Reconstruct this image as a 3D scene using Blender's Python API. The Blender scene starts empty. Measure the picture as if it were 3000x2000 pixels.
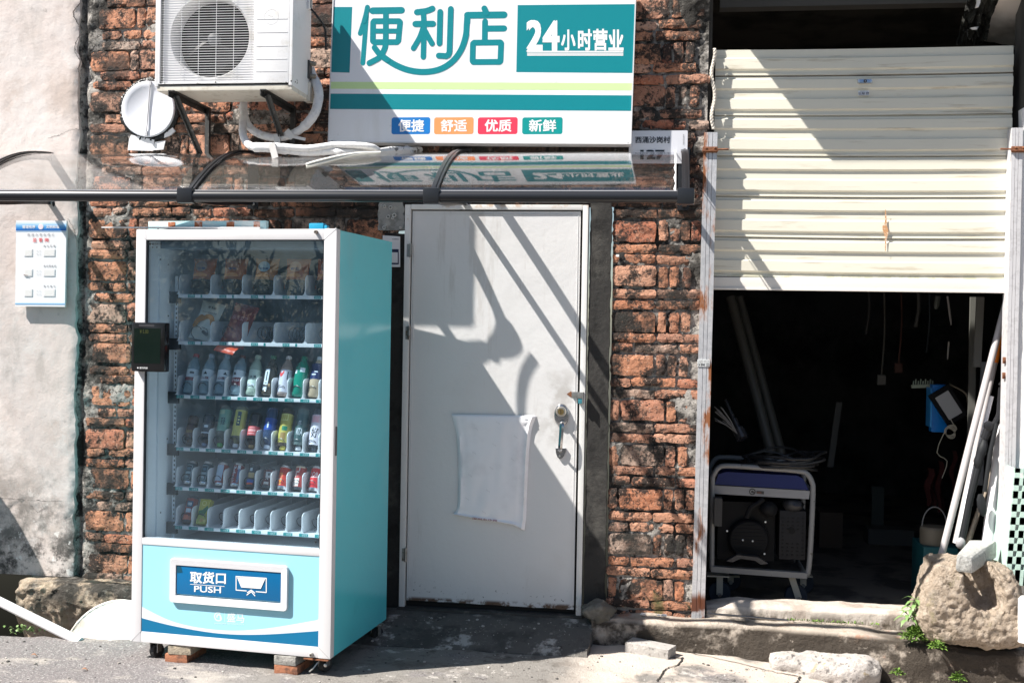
import bpy, bmesh, math, random
from mathutils import Vector, Matrix, noise, Euler
import numpy as np
random.seed(7)
SC = bpy.context.scene
COL = SC.collection
# ---------------------------------------------------------------- camera, sky, sun, exposure
F_PX, YAW, PITCH, ROLL = 3351.2, .134, -.0124, .0172
CAM = Vector((1.3516, -5.9934, 1.4695))
cy, sy = math.cos(YAW), math.sin(YAW)
cr_, cu_, cf_ = Vector((cy, sy, 0)), Vector((0, 0, 1)), Vector((-sy, cy, 0))
cp, sp = math.cos(PITCH), math.sin(PITCH)
cf_, cu_ = cf_ * cp + cu_ * sp, cu_ * cp - cf_ * sp
c2, s2 = math.cos(ROLL), math.sin(ROLL)
cr_, cu_ = cr_ * c2 + cu_ * s2, cu_ * c2 - cr_ * s2
cam = bpy.data.cameras.new('camera'); camo = bpy.data.objects.new('camera', cam); COL.objects.link(camo)
camo.matrix_world = Matrix(((cr_.x, cu_.x, -cf_.x, CAM.x), (cr_.y, cu_.y, -cf_.y, CAM.y), (cr_.z, cu_.z, -cf_.z, CAM.z), (0, 0, 0, 1)))
cam.sensor_width = 36; cam.sensor_fit = 'HORIZONTAL'; cam.lens = F_PX / 3000 * 36; cam.clip_end = 500; cam.clip_start = .05
SC.camera = camo
LDIR = Vector((.73, .39, -1)).normalized()            # the way the sunlight travels
world = bpy.data.worlds.new('World'); SC.world = world; world.use_nodes = True
wn = world.node_tree.nodes; wl = world.node_tree.links; wn.clear()
sky = wn.new('ShaderNodeTexSky'); sky.sky_type = 'NISHITA'; sky.sun_disc = False
sky.sun_elevation = math.asin(-LDIR.z); sky.sun_rotation = math.atan2(-LDIR.x, -LDIR.y)
sky.air_density = 1.0; sky.dust_density = 1.0; sky.ozone_density = 1.0
bg = wn.new('ShaderNodeBackground'); bg.inputs['Strength'].default_value = .050
wo = wn.new('ShaderNodeOutputWorld'); wl.new(sky.outputs[0], bg.inputs[0]); wl.new(bg.outputs[0], wo.inputs[0])
sun = bpy.data.lights.new('sun', 'SUN'); sun.energy = 5.0; sun.angle = math.radians(.55); sun.color = (1, .955, .89)
suno = bpy.data.objects.new('sun', sun); COL.objects.link(suno)
suno.rotation_euler = LDIR.to_track_quat('-Z', 'Y').to_euler(); suno.location = (-6, -4, 9)
SC.view_settings.view_transform = 'Standard'; SC.view_settings.look = 'None'
SC.view_settings.exposure = 1.2; SC.view_settings.gamma = 1
try: SC.view_settings.use_curve_mapping = False
except Exception: pass
SC.render.engine = 'CYCLES'
SC.cycles.max_bounces = 8; SC.cycles.transparent_max_bounces = 24; SC.cycles.glossy_bounces = 4; SC.cycles.transmission_bounces = 4
SC.cycles.sample_clamp_indirect = 4.0; SC.cycles.caustics_reflective = True; SC.cycles.use_denoising = True

def ray(px, py):
    return cr_ * ((px - 1500) / F_PX) + cu_ * ((1000 - py) / F_PX) + cf_
def at(px, py, y=0.):
    d = ray(px, py); return CAM + d * ((y - CAM.y) / d.y)
def atz(px, py, z):
    d = ray(px, py); return CAM + d * ((z - CAM.z) / d.z)

# ---------------------------------------------------------------- materials
def s2l(c):
    return tuple(((v / 255 + .055) / 1.055) ** 2.4 if v > 10 else v / 255 / 12.92 for v in c)
MATS = {}
class NT:
    def __init__(s, name):
        s.m = bpy.data.materials.new(name); s.m.use_nodes = True; s.t = s.m.node_tree; s.t.nodes.clear()
    def n(s, typ, **kw):
        nd = s.t.nodes.new('ShaderNode' + typ)
        for k, v in kw.items():
            if k.startswith('i_'): nd.inputs[int(k[2:]) if k[2:].isdigit() else k[2:].replace('_', ' ')].default_value = v
            else: setattr(nd, k, v)
        return nd
    def l(s, a, b): s.t.links.new(a, b)
def _c(c): return (c[0], c[1], c[2], 1)
def _noise(t, coord, scale, st=(1, 1, 1), off=0., detail=5., rough=.6, dist=0.):
    mp = t.n('Mapping'); mp.inputs['Scale'].default_value = st; mp.inputs['Location'].default_value = (off, off * 1.7, off * .6)
    t.l(coord, mp.inputs[0])
    nz = t.n('TexNoise'); nz.inputs['Scale'].default_value = scale; nz.inputs['Detail'].default_value = detail
    nz.inputs['Roughness'].default_value = rough; nz.inputs['Distortion'].default_value = dist
    t.l(mp.outputs[0], nz.inputs['Vector']); return nz.outputs['Fac']
def _range(t, v, lo, hi, a=0., b=1., smooth=True):
    r = t.n('MapRange'); r.interpolation_type = 'SMOOTHSTEP' if smooth else 'LINEAR'
    r.inputs['From Min'].default_value = lo; r.inputs['From Max'].default_value = hi
    r.inputs['To Min'].default_value = a; r.inputs['To Max'].default_value = b
    t.l(v, r.inputs['Value']); return r.outputs['Result']
def _math(t, op, a, b):
    m = t.n('Math', operation=op)
    for i, x in enumerate((a, b)):
        if isinstance(x, (int, float)): m.inputs[i].default_value = x
        else: t.l(x, m.inputs[i])
    return m.outputs[0]
def _mix(t, fac, a, b):
    m = t.n('MixRGB')
    for i, x in enumerate((fac, a, b)):
        if isinstance(x, (int, float)): m.inputs[i].default_value = x
        elif isinstance(x, tuple): m.inputs[i].default_value = _c(x)
        else: t.l(x, m.inputs[i])
    return m.outputs[0]
def mk(name, base, rough=.6, metal=0., ov=(), bump=(), spec=.5, rand=None, trans=0., alpha=1., coat=0., coords='world', ior=1.5):
    """ov: overlays dict(c,s,lo,hi,k,st,off,det,ax,a0,a1[,b0,b1]); bump: (scale, strength, distance[, stretch])"""
    if name in MATS: return MATS[name]
    t = NT(name); out = t.n('OutputMaterial'); bs = t.n('BsdfPrincipled')
    t.l(bs.outputs[0], out.inputs[0])
    if coords == 'world': co = t.n('NewGeometry').outputs['Position']
    else: co = t.n('TexCoord').outputs['Object']
    col = base
    if rand:
        src = t.n('ObjectInfo').outputs['Random'] if rand[0] == 'obj' else t.n('NewGeometry').outputs['Random Per Island']
        rp = t.n('ValToRGB'); cs = rand[1]
        while len(rp.color_ramp.elements) < len(cs): rp.color_ramp.elements.new(.5)
        for i, c in enumerate(cs):
            rp.color_ramp.elements[i].position = i / (len(cs) - 1); rp.color_ramp.elements[i].color = _c(c)
        t.l(src, rp.inputs[0]); col = rp.outputs[0]
    rg = None
    for o in ov:
        f = _range(t, _noise(t, co, o.get('s', 4), o.get('st', (1, 1, 1)), o.get('off', 0), o.get('det', 6), o.get('ro', .62), o.get('dist', 0)), o['lo'], o['hi'])
        f = _math(t, 'MULTIPLY', f, o.get('k', 1.))
        for ax, a0, a1 in o.get('z', ()):
            sx = t.n('SeparateXYZ'); t.l(co, sx.inputs[0])
            f = _math(t, 'MULTIPLY', f, _range(t, sx.outputs['XYZ'.index(ax)], min(a0, a1), max(a0, a1), 0. if a0 < a1 else 1., 1. if a0 < a1 else 0.))
        if 'rand' in o:      # only some pieces carry it
            f = _math(t, 'MULTIPLY', f, _range(t, t.n('ObjectInfo').outputs['Random'], o['rand'][0], o['rand'][1]))
        col = _mix(t, f, col, o['c'])
        if 'r' in o:
            rg = _mix(t, f, rg if rg is not None else (rough,) * 3, (o['r'],) * 3)
    if isinstance(col, tuple): bs.inputs['Base Color'].default_value = _c(col)
    else: t.l(col, bs.inputs['Base Color'])
    if rg is None: bs.inputs['Roughness'].default_value = rough
    else: t.l(rg, bs.inputs['Roughness'])
    bs.inputs['Metallic'].default_value = metal; bs.inputs['Specular IOR Level'].default_value = spec
    bs.inputs['Transmission Weight'].default_value = trans; bs.inputs['IOR'].default_value = ior
    bs.inputs['Alpha'].default_value = alpha; bs.inputs['Coat Weight'].default_value = coat
    prev = None
    for b in bump:
        bn = t.n('Bump'); bn.inputs['Strength'].default_value = b[1]; bn.inputs['Distance'].default_value = b[2]
        t.l(_noise(t, co, b[0], b[3] if len(b) > 3 else (1, 1, 1), off=3.3, detail=8, rough=.68), bn.inputs['Height'])
        if prev is not None: t.l(prev, bn.inputs['Normal'])
        prev = bn.outputs[0]
    if prev is not None: t.l(prev, bs.inputs['Normal'])
    MATS[name] = t.m; return t.m
def clear_sheet(name, tint, dust=(.8, .85, .9), dustk=.04, ior=1.5, rough=0., dusts=12):
    """thin clear glazing: lets light straight through, mirrors by Fresnel, a little dust or haze colour on it"""
    t = NT(name); out = t.n('OutputMaterial'); co = t.n('NewGeometry').outputs['Position']
    tr = t.n('BsdfTransparent'); tr.inputs[0].default_value = _c(tint)
    gl = t.n('BsdfGlossy'); gl.inputs['Roughness'].default_value = rough; gl.inputs[0].default_value = (1, 1, 1, 1)
    df = t.n('BsdfDiffuse'); df.inputs[0].default_value = _c(dust)
    fr = t.n('Fresnel'); gm = t.n('NewGeometry')
    t.l(_range(t, gm.outputs['Backfacing'], 0, 1, ior, 1 / ior, False), fr.inputs['IOR'])   # same mirror strength from both faces
    m1 = t.n('MixShader'); m2 = t.n('MixShader')
    f = _range(t, _noise(t, co, dusts, (1, 1, 1), 2., 8, .7), .35, .75, dustk * .5, dustk * 1.6)
    t.l(f, m1.inputs[0]); t.l(tr.outputs[0], m1.inputs[1]); t.l(df.outputs[0], m1.inputs[2])
    t.l(fr.outputs[0], m2.inputs[0]); t.l(m1.outputs[0], m2.inputs[1]); t.l(gl.outputs[0], m2.inputs[2])
    t.l(m2.outputs[0], out.inputs[0]); MATS[name] = t.m; return t.m
def plain(name, c, rough=.5, **k): return mk(name, s2l(c) if max(c) > 1 else c, rough, **k)

# ---------------------------------------------------------------- mesh building
def rot_to(d, up=Vector((0, 0, 1))):
    d = Vector(d).normalized()
    x = up.cross(d)
    if x.length < 1e-4: x = Vector((1, 0, 0))
    x.normalize(); return x, d.cross(x)
TEXT_CACHE = {}
def text_geo(body, bold):
    k = (body, bold)
    if k not in TEXT_CACHE:
        cu = bpy.data.curves.new('t', 'FONT'); cu.body = body; cu.size = 1; cu.resolution_u = 3; cu.offset = bold; cu.fill_mode = 'FRONT'
        ob = bpy.data.objects.new('t', cu); COL.objects.link(ob)
        dg = bpy.context.evaluated_depsgraph_get(); dg.update()
        me = bpy.data.meshes.new_from_object(ob.evaluated_get(dg))
        v = [tuple(p.co[:2]) for p in me.vertices]; f = [tuple(p.vertices) for p in me.polygons]
        bpy.data.objects.remove(ob); bpy.data.curves.remove(cu); bpy.data.meshes.remove(me)
        TEXT_CACHE[k] = (v, f)
    return TEXT_CACHE[k]
class MB:
    def __init__(s): s.v = []; s.f = []; s.m = []
    def add(s, v, f, mi=0):
        b = len(s.v); s.v += [tuple(p) for p in v]; s.f += [tuple(i + b for i in q) for q in f]; s.m += [mi] * len(f); return s
    def box(s, x0, x1, y0, y1, z0, z1, mi=0, bev=0.):
        x0, x1 = min(x0, x1), max(x0, x1); y0, y1 = min(y0, y1), max(y0, y1); z0, z1 = min(z0, z1), max(z0, z1)
        if bev <= 0:
            v = [(x, y, z) for z in (z0, z1) for y in (y0, y1) for x in (x0, x1)]
            return s.add(v, [(0, 2, 3, 1), (4, 5, 7, 6), (0, 1, 5, 4), (2, 6, 7, 3), (0, 4, 6, 2), (1, 3, 7, 5)], mi)
        bm = bmesh.new(); bmesh.ops.create_cube(bm, size=1)
        for q in bm.verts: q.co = ((x0 + x1) / 2 + q.co.x * (x1 - x0), (y0 + y1) / 2 + q.co.y * (y1 - y0), (z0 + z1) / 2 + q.co.z * (z1 - z0))
        bmesh.ops.bevel(bm, geom=list(bm.edges), offset=min(bev, .45 * min(x1 - x0, y1 - y0, z1 - z0)), segments=2, profile=.7, affect='EDGES')
        return s.bm(bm, mi)
    def bm(s, bm, mi=0):
        bm.verts.index_update()
        s.add([q.co[:] for q in bm.verts], [tuple(q.index for q in f.verts) for f in bm.faces], mi); bm.free(); return s
    def obox(s, c, ex, ey, ez, mi=0):
        c, ex, ey, ez = Vector(c), Vector(ex), Vector(ey), Vector(ez)
        v = [c + ex * a + ey * b + ez * d for d in (-.5, .5) for b in (-.5, .5) for a in (-.5, .5)]
        return s.add(v, [(0, 2, 3, 1), (4, 5, 7, 6), (0, 1, 5, 4), (2, 6, 7, 3), (0, 4, 6, 2), (1, 3, 7, 5)], mi)
    def bar(s, a, b, w, h, mi=0, up=(0, 0, 1)):
        a, b = Vector(a), Vector(b); d = b - a; x, y = rot_to(d, Vector(up)); return s.obox((a + b) / 2, x * w, y * h, d, mi)
    def tube(s, pts, r, n=8, mi=0, cap=True, flat=1.):
        pts = [Vector(p) for p in pts]; k = len(pts); rs = r if isinstance(r, (list, tuple)) else [r] * k
        v = []; px = None
        for i, p in enumerate(pts):
            d = (pts[min(i + 1, k - 1)] - pts[max(i - 1, 0)]).normalized()
            if px is None: px, py_ = rot_to(d)
            else:
                px = (px - d * px.dot(d)); px = px.normalized() if px.length > 1e-6 else rot_to(d)[0]; py_ = d.cross(px)
            for j in range(n):
                a = 2 * math.pi * j / n; v.append(p + px * (math.cos(a) * rs[i]) + py_ * (math.sin(a) * rs[i] * flat))
        f = [(i * n + j, i * n + (j + 1) % n, (i + 1) * n + (j + 1) % n, (i + 1) * n + j) for i in range(k - 1) for j in range(n)]
        if cap: f += [tuple(range(n))[::-1], tuple((k - 1) * n + j for j in range(n))]
        return s.add(v, f, mi)
    def lathe(s, prof, n=20, M=None, mi=0, mis=None, arc=None):
        """prof: (radius, height) up the local z axis; M places it"""
        M = M or Matrix(); v = []; k = len(prof)
        for r, z in prof:
            for j in range(n):
                a = 2 * math.pi * j / n; v.append(M @ Vector((r * math.cos(a), r * math.sin(a), z)))
        b = len(s.v); s.v += [tuple(p) for p in v]
        for i in range(k - 1):
            for j in range(n):
                s.f.append((b + i * n + j, b + i * n + (j + 1) % n, b + (i + 1) * n + (j + 1) % n, b + (i + 1) * n + j)); s.m.append(mis[i] if mis else mi)
        s.f.append(tuple(b + j for j in range(n))[::-1]); s.m.append(mis[0] if mis else mi)
        s.f.append(tuple(b + (k - 1) * n + j for j in range(n))); s.m.append(mis[-1] if mis else mi)
        return s
    def prism(s, poly, ex, mi=0):
        """poly: 3-D outline; ex: extrusion vector"""
        p = [Vector(q) for q in poly]; e = Vector(ex); k = len(p)
        return s.add(p + [q + e for q in p], [tuple(range(k))[::-1], tuple(range(k, 2 * k))] + [(i, (i + 1) % k, (i + 1) % k + k, i + k) for i in range(k)], mi)
    def face(s, poly, mi=0): return s.add(poly, [tuple(range(len(poly)))], mi)
    def grid(s, P, nx, ny, mi=0, skip=None):
        v = [P(i / nx, j / ny) for j in range(ny + 1) for i in range(nx + 1)]
        f = [(j * (nx + 1) + i, j * (nx + 1) + i + 1, (j + 1) * (nx + 1) + i + 1, (j + 1) * (nx + 1) + i) for j in range(ny) for i in range(nx) if not (skip and skip((i + .5) / nx, (j + .5) / ny))]
        return s.add(v, f, mi)
    def text(s, body, o, U, V, N, mi=0, bold=.0, lift=.0004):
        """fits the words into the parallelogram o + U, V, lifted along N"""
        v, f = text_geo(body, 0)      # heavier type: the same outlines laid over themselves a hair apart
        if not v: return s
        xs = [p[0] for p in v]; ys = [p[1] for p in v]; x0, x1, y0, y1 = min(xs), max(xs), min(ys), max(ys)
        o, U, V, N = Vector(o), Vector(U), Vector(V), Vector(N)
        for k, (dx, dy) in enumerate(((0, 0), (1, 1), (-1, 1), (1, -1), (-1, -1)) if bold > .004 else ((0, 0),)):
            s.add([o + U * ((x + dx * bold - x0) / (x1 - x0)) + V * ((y + dy * bold - y0) / (y1 - y0 or 1)) + N * (lift + .00003 * k) for x, y in v], f, mi)
        return s
    def blob(s, c, rad, seed=0, amp=.12, sub=3, mi=0, fr=1.6, flat=None, fine=.0):
        bm = bmesh.new(); bmesh.ops.create_icosphere(bm, subdivisions=sub, radius=1)
        for q in bm.verts:
            d = q.co.normalized(); k = 1 + amp * noise.noise(d * fr + Vector((seed * 3.7, seed, 1))) + amp * .5 * noise.noise(d * fr * 2.7 + Vector((seed, 5, seed))) + fine * noise.noise(d * 9 + Vector((seed, 2, 3)))
            p = Vector((d.x * rad[0], d.y * rad[1], d.z * rad[2])) * k
            if flat is not None: p.z = max(p.z, flat)
            q.co = p + Vector(c)
        return s.bm(bm, mi)
    def build(s, name, mats, parent=None, smooth=35, local=False, loc=None, **props):
        """one mesh object; vertices are in world space unless local"""
        me = bpy.data.meshes.new(name)
        v = s.v
        if parent is not None and not local:
            iv = WORLD[parent.name].inverted(); v = [iv @ Vector(p) for p in v]
        elif loc is not None and not local:
            v = [(p[0] - loc[0], p[1] - loc[1], p[2] - loc[2]) for p in v]
        me.from_pydata([tuple(p) for p in v], [], s.f)
        mats = mats if isinstance(mats, (list, tuple)) else [mats]
        for m in mats: me.materials.append(m)
        if len(mats) > 1: me.polygons.foreach_set('material_index', s.m)
        if smooth:
            me.polygons.foreach_set('use_smooth', [True] * len(me.polygons)); me.set_sharp_from_angle(angle=math.radians(smooth))
        me.update()
        o = bpy.data.objects.new(name, me); COL.objects.link(o)
        if parent is not None: o.parent = parent
        if loc is not None: o.location = loc
        WORLD[o.name] = WORLD[parent.name] if parent is not None else Matrix.Translation(loc or (0, 0, 0))
        for k_, x in props.items(): o[k_] = x
        return o
WORLD = {}
def thing(name, label, cat, loc=(0, 0, 0), rz=0., group=None, rot=None):
    o = bpy.data.objects.new(name, None); COL.objects.link(o); o.empty_display_size = .05
    o.location = loc; o.rotation_euler = rot or (0, 0, rz)
    o['label'] = label; o['category'] = cat; o['kind'] = 'thing'
    if group: o['group'] = group
    WORLD[o.name] = Matrix.Translation(loc) @ Euler(rot or (0, 0, rz)).to_matrix().to_4x4()
    return o
def copy_tree(o, parent=None):
    c = o.copy(); COL.objects.link(c); c.parent = parent
    for ch in list(o.children): copy_tree(ch, c)
    return c
def catmull(pts, n=6):
    P = [Vector(p) for p in pts]; out = []
    for i in range(len(P) - 1):
        a, b, c, d = P[max(i - 1, 0)], P[i], P[i + 1], P[min(i + 2, len(P) - 1)]
        for k in range(n):
            t = k / n; out.append(.5 * ((2 * b) + (c - a) * t + (2 * a - 5 * b + 4 * c - d) * t * t + (3 * b - a - 3 * c + d) * t ** 3))
    out.append(P[-1]); return out
def organic(b, voxel, amps, seed=0):
    """fuses the shapes into one skin of even little faces and roughens it"""
    me = bpy.data.meshes.new('tmp'); me.from_pydata([tuple(p) for p in b.v], [], b.f)
    bm = bmesh.new(); bm.from_mesh(me); bmesh.ops.recalc_face_normals(bm, faces=list(bm.faces)); bm.to_mesh(me); bm.free()
    ob = bpy.data.objects.new('tmp', me); COL.objects.link(ob)
    md = ob.modifiers.new('r', 'REMESH'); md.mode = 'VOXEL'; md.voxel_size = voxel
    dg = bpy.context.evaluated_depsgraph_get(); dg.update(); m2 = bpy.data.meshes.new_from_object(ob.evaluated_get(dg))
    out = MB(); vs = [v.co.copy() for v in m2.vertices]; ns = [v.normal.copy() for v in m2.vertices]
    for v, n in zip(vs, ns):
        d = sum(a * noise.fractal(v * s + Vector((seed, seed * .7, 1)), 1., 2.1, 4) for s, a in amps); out.v.append(tuple(v + n * d))
    out.f = [tuple(p.vertices) for p in m2.polygons]; out.m = [0] * len(out.f)
    bpy.data.objects.remove(ob); bpy.data.meshes.remove(me); bpy.data.meshes.remove(m2); return out
def fbm(x, y, z, o=4):
    return noise.fractal(Vector((x, y, z)), .9, 2.1, o)
# ================================================================ SETTING MATERIALS
SOOT = (.017, .016, .015)
def brick_mat(name, src):
    return mk(name, (.4, .15, .08), .9, rand=(src, [(.58, .23, .12), (.66, .31, .18), (.50, .17, .095), (.72, .38, .25), (.57, .26, .15), (.46, .23, .155), (.68, .32, .185), (.60, .26, .145), (.74, .44, .32), (.42, .34, .28)]),
      ov=[dict(c=(.60, .33, .22), s=22, lo=.48, hi=.72, k=.6, det=8), dict(c=(.20, .065, .035), s=34, lo=.55, hi=.75, k=.7, off=4),
          dict(c=(.34, .27, .22), s=13, lo=.60, hi=.72, k=.75, off=9, det=9, ro=.7),
          dict(c=SOOT, s=6.2, lo=.485, hi=.55, k=.95, off=2, det=10, ro=.78), dict(c=SOOT, s=60, lo=.575, hi=.64, k=.88, off=6, det=4), dict(c=(.72, .50, .38), s=90, lo=.62, hi=.68, k=.7, off=1, det=3),
          dict(c=(.016, .014, .012), s=7, lo=.34, hi=.46, k=.93, off=3, det=10, ro=.76, z=[('X', -.85, -.45), ('X', 1.25, 1.0), ('Z', 2.0, 2.06), ('Z', 2.52, 2.40)]),  # band under the sign: soot and the shade there painted together
          dict(c=(.024, .021, .018), s=2.1, lo=.50, hi=.60, k=.85, off=14, det=10, ro=.75),
          dict(c=(.03, .028, .024), s=7, lo=.40, hi=.62, k=.95, off=5, det=8, ro=.72, rand=(.60, .63)),
          dict(c=(.055, .085, .02), s=9, lo=.5, hi=.65, k=.8, off=3, z=[('Z', .28, .05), ('X', 1.2, 1.35)])],
      bump=[(30, .7, .014), (85, 1., .012), (210, .9, .006)])
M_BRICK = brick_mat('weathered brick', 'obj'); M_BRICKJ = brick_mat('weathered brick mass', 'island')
M_MORTAR = mk('old mortar', (.42, .39, .355), .95, ov=[dict(c=(.46, .43, .39), s=16, lo=.5, hi=.7, k=.8), dict(c=(.16, .145, .13), s=30, lo=.5, hi=.66, k=.8, off=3), dict(c=SOOT, s=6, lo=.46, hi=.58, k=.95, off=2, det=9, ro=.72), dict(c=SOOT, s=45, lo=.56, hi=.64, k=.9, off=8), dict(c=(.016, .014, .012), s=7, lo=.34, hi=.46, k=.93, off=3, det=10, ro=.76, z=[('X', -.85, -.45), ('X', 1.25, 1.0), ('Z', 2.0, 2.06), ('Z', 2.52, 2.40)]), dict(c=(.03, .027, .023), s=2.1, lo=.50, hi=.60, k=.85, off=14, det=10, ro=.75)],  # includes the same painted band of soot and shade under the sign
    bump=[(55, .9, .02), (160, .6, .006)])
M_PLASTER = mk('stained pink grey plaster', (.61, .535, .50), .9,
    ov=[dict(c=(.64, .59, .565), s=3, lo=.45, hi=.62, k=.8), dict(c=(.41, .325, .275), s=2.1, lo=.50, hi=.66, k=.6, off=6, det=9, ro=.68), dict(c=(.62, .585, .56), s=2.6, lo=.57, hi=.60, k=.55, off=12, det=9, ro=.66), dict(c=(.40, .36, .33), s=5.5, lo=.54, hi=.70, k=.6, off=2.2, det=9, st=(1, 1, .4)),
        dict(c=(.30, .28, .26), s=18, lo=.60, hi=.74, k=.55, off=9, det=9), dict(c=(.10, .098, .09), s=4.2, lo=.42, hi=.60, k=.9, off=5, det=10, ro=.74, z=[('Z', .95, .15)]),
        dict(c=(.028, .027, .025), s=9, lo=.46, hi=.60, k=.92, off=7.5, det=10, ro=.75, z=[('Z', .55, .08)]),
        dict(c=(.72, .69, .66), s=14, lo=.62, hi=.66, k=.9, off=1.5, det=4, z=[('Z', .7, .2)])],
    bump=[(9, .25, .02), (70, .35, .004)])
M_RENDER = mk('black mouldy cement render', (.030, .028, .026), .9, ov=[dict(c=(.10, .093, .082), s=5, lo=.52, hi=.74, k=.7, off=3, det=9), dict(c=(.015, .014, .013), s=8, lo=.5, hi=.64, k=.9, off=7), dict(c=(.36, .34, .31), s=60, lo=.70, hi=.76, k=.8, off=2)], bump=[(45, .5, .01), (160, .4, .004)])
M_CEMENT = mk('cement', (.32, .30, .27), .92, ov=[dict(c=(.46, .43, .39), s=6, lo=.5, hi=.68, k=.8), dict(c=(.14, .125, .105), s=9, lo=.52, hi=.68, k=.85, off=4, det=9), dict(c=(.03, .028, .024), s=4, lo=.56, hi=.66, k=.9, off=8, det=9)], bump=[(60, .6, .012), (180, .5, .004)])
M_FOOT = mk('rough footing', (.47, .37, .27), .95, ov=[dict(c=(.60, .50, .39), s=26, lo=.45, hi=.65, k=.7), dict(c=(.20, .15, .11), s=40, lo=.55, hi=.7, k=.8, off=2), dict(c=(.022, .021, .019), s=5, lo=.40, hi=.54, k=.95, off=5, det=9, z=[('Z', -.16, -.02)]), dict(c=(.30, .27, .24), s=22, lo=.5, hi=.7, k=.6, off=9, z=[('Z', -.05, .02)])], bump=[(45, 1., .03), (130, .7, .01)])
M_SILL = mk('limewashed sill', (.50, .445, .39), .9, ov=[dict(c=(.33, .27, .225), s=9, lo=.48, hi=.64, k=.8, det=9), dict(c=(.075, .06, .04), s=16, lo=.36, hi=.56, k=.9, off=4, det=9, st=(1, 1, .5), z=[('Z', .055, -.01)])], bump=[(40, .6, .012)])
M_WETLEDGE = mk('ledge concrete', (.42, .36, .30), .9, ov=[dict(c=(.55, .49, .43), s=8, lo=.5, hi=.7, k=.8), dict(c=(.40, .19, .11), s=4.5, lo=.57, hi=.65, k=.75, off=2), dict(c=(.035, .026, .018), s=5, lo=.36, hi=.5, k=.97, off=6, det=9, z=[('Z', -.010, -.035)]), dict(c=(.38, .33, .28), s=26, lo=.64, hi=.72, k=.8, off=1, z=[('Z', .0, -.03)]), dict(c=(.025, .022, .019), s=3, lo=.56, hi=.66, k=.8, off=3)], bump=[(50, .8, .02), (150, .5, .005)])
M_GROUND = mk('asphalt and worn concrete', (.185, .166, .165), .92,
    ov=[dict(c=(.135, .128, .125), s=70, lo=.47, hi=.60, k=.85, det=3), dict(c=(.36, .345, .33), s=95, lo=.56, hi=.64, k=.8, off=3, det=2),
        dict(c=(.42, .38, .335), s=5, lo=.52, hi=.68, k=.8, off=6, det=9, st=(.5, 1, 1)),
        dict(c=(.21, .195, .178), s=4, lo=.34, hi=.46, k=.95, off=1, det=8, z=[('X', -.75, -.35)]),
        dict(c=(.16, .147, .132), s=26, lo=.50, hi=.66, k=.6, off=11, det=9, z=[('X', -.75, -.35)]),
        dict(c=(.54, .505, .465), s=7, lo=.56, hi=.64, k=.75, off=3, det=9, ro=.72, z=[('X', -.9, -.2)]),
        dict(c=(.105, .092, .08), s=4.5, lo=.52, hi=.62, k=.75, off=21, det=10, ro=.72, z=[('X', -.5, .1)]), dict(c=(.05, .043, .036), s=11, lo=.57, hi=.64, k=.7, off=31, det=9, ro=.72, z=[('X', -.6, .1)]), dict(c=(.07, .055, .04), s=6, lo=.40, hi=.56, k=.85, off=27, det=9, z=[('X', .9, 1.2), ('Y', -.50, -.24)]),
        dict(c=(.55, .475, .41), s=3, lo=.36, hi=.50, k=.9, off=4, det=9, z=[('X', .8, 1.15)])],
    bump=[(75, .85, .012), (200, .5, .004), (6, .3, .02)])
M_GALV = mk('galvanised steel with rust', (.55, .55, .57), .45, .35, ov=[dict(c=(.42, .43, .45), s=40, lo=.45, hi=.6, k=.6, det=2), dict(c=(.66, .65, .65), s=5, lo=.5, hi=.7, k=.6, off=3, st=(1, 1, .3)), dict(c=(.20, .062, .018), s=3.2, lo=.55, hi=.60, k=.95, off=4.4, det=7, st=(3.2, 1, .9), r=.9), dict(c=(.36, .14, .05), s=3.2, lo=.51, hi=.57, k=.5, off=4.4, det=7, st=(3.2, 1, .9), r=.8), dict(c=(.14, .045, .02), s=7, lo=.30, hi=.4, k=.97, off=1, r=.95, z=[('Z', .13, .08)])], bump=[(60, .15, .003)])
M_RUST = mk('rusty iron', (.16, .06, .028), .9, ov=[dict(c=(.30, .13, .06), s=30, lo=.45, hi=.65, k=.8)], bump=[(90, .6, .004)])
M_SHUT = mk('cream shutter enamel', (.72, .69, .585), .42, ov=[dict(c=(.60, .565, .45), s=2.4, lo=.55, hi=.75, k=.4, det=8, st=(.5, 1, 4)), dict(c=(.40, .33, .22), s=9, lo=.56, hi=.70, k=.5, off=4, det=9, st=(.35, 1, 5)), dict(c=(.30, .31, .14), s=12, lo=.46, hi=.6, k=.5, off=6, det=8, z=[('Z', 1.79, 1.74)])], bump=[(3, .06, .02, (1, 1, 3))])
M_SHUTGRIME = mk('shutter seam grime', (.075, .05, .03), .9, ov=[dict(c=(.25, .2, .13), s=5, lo=.45, hi=.6, k=.8, st=(1, 1, 1))])
M_SEAM = mk('faint seam dust', (.50, .46, .37), .8, ov=[dict(c=(.22, .18, .12), s=5, lo=.5, hi=.66, k=.8, st=(.5, 1, 1))])
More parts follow.
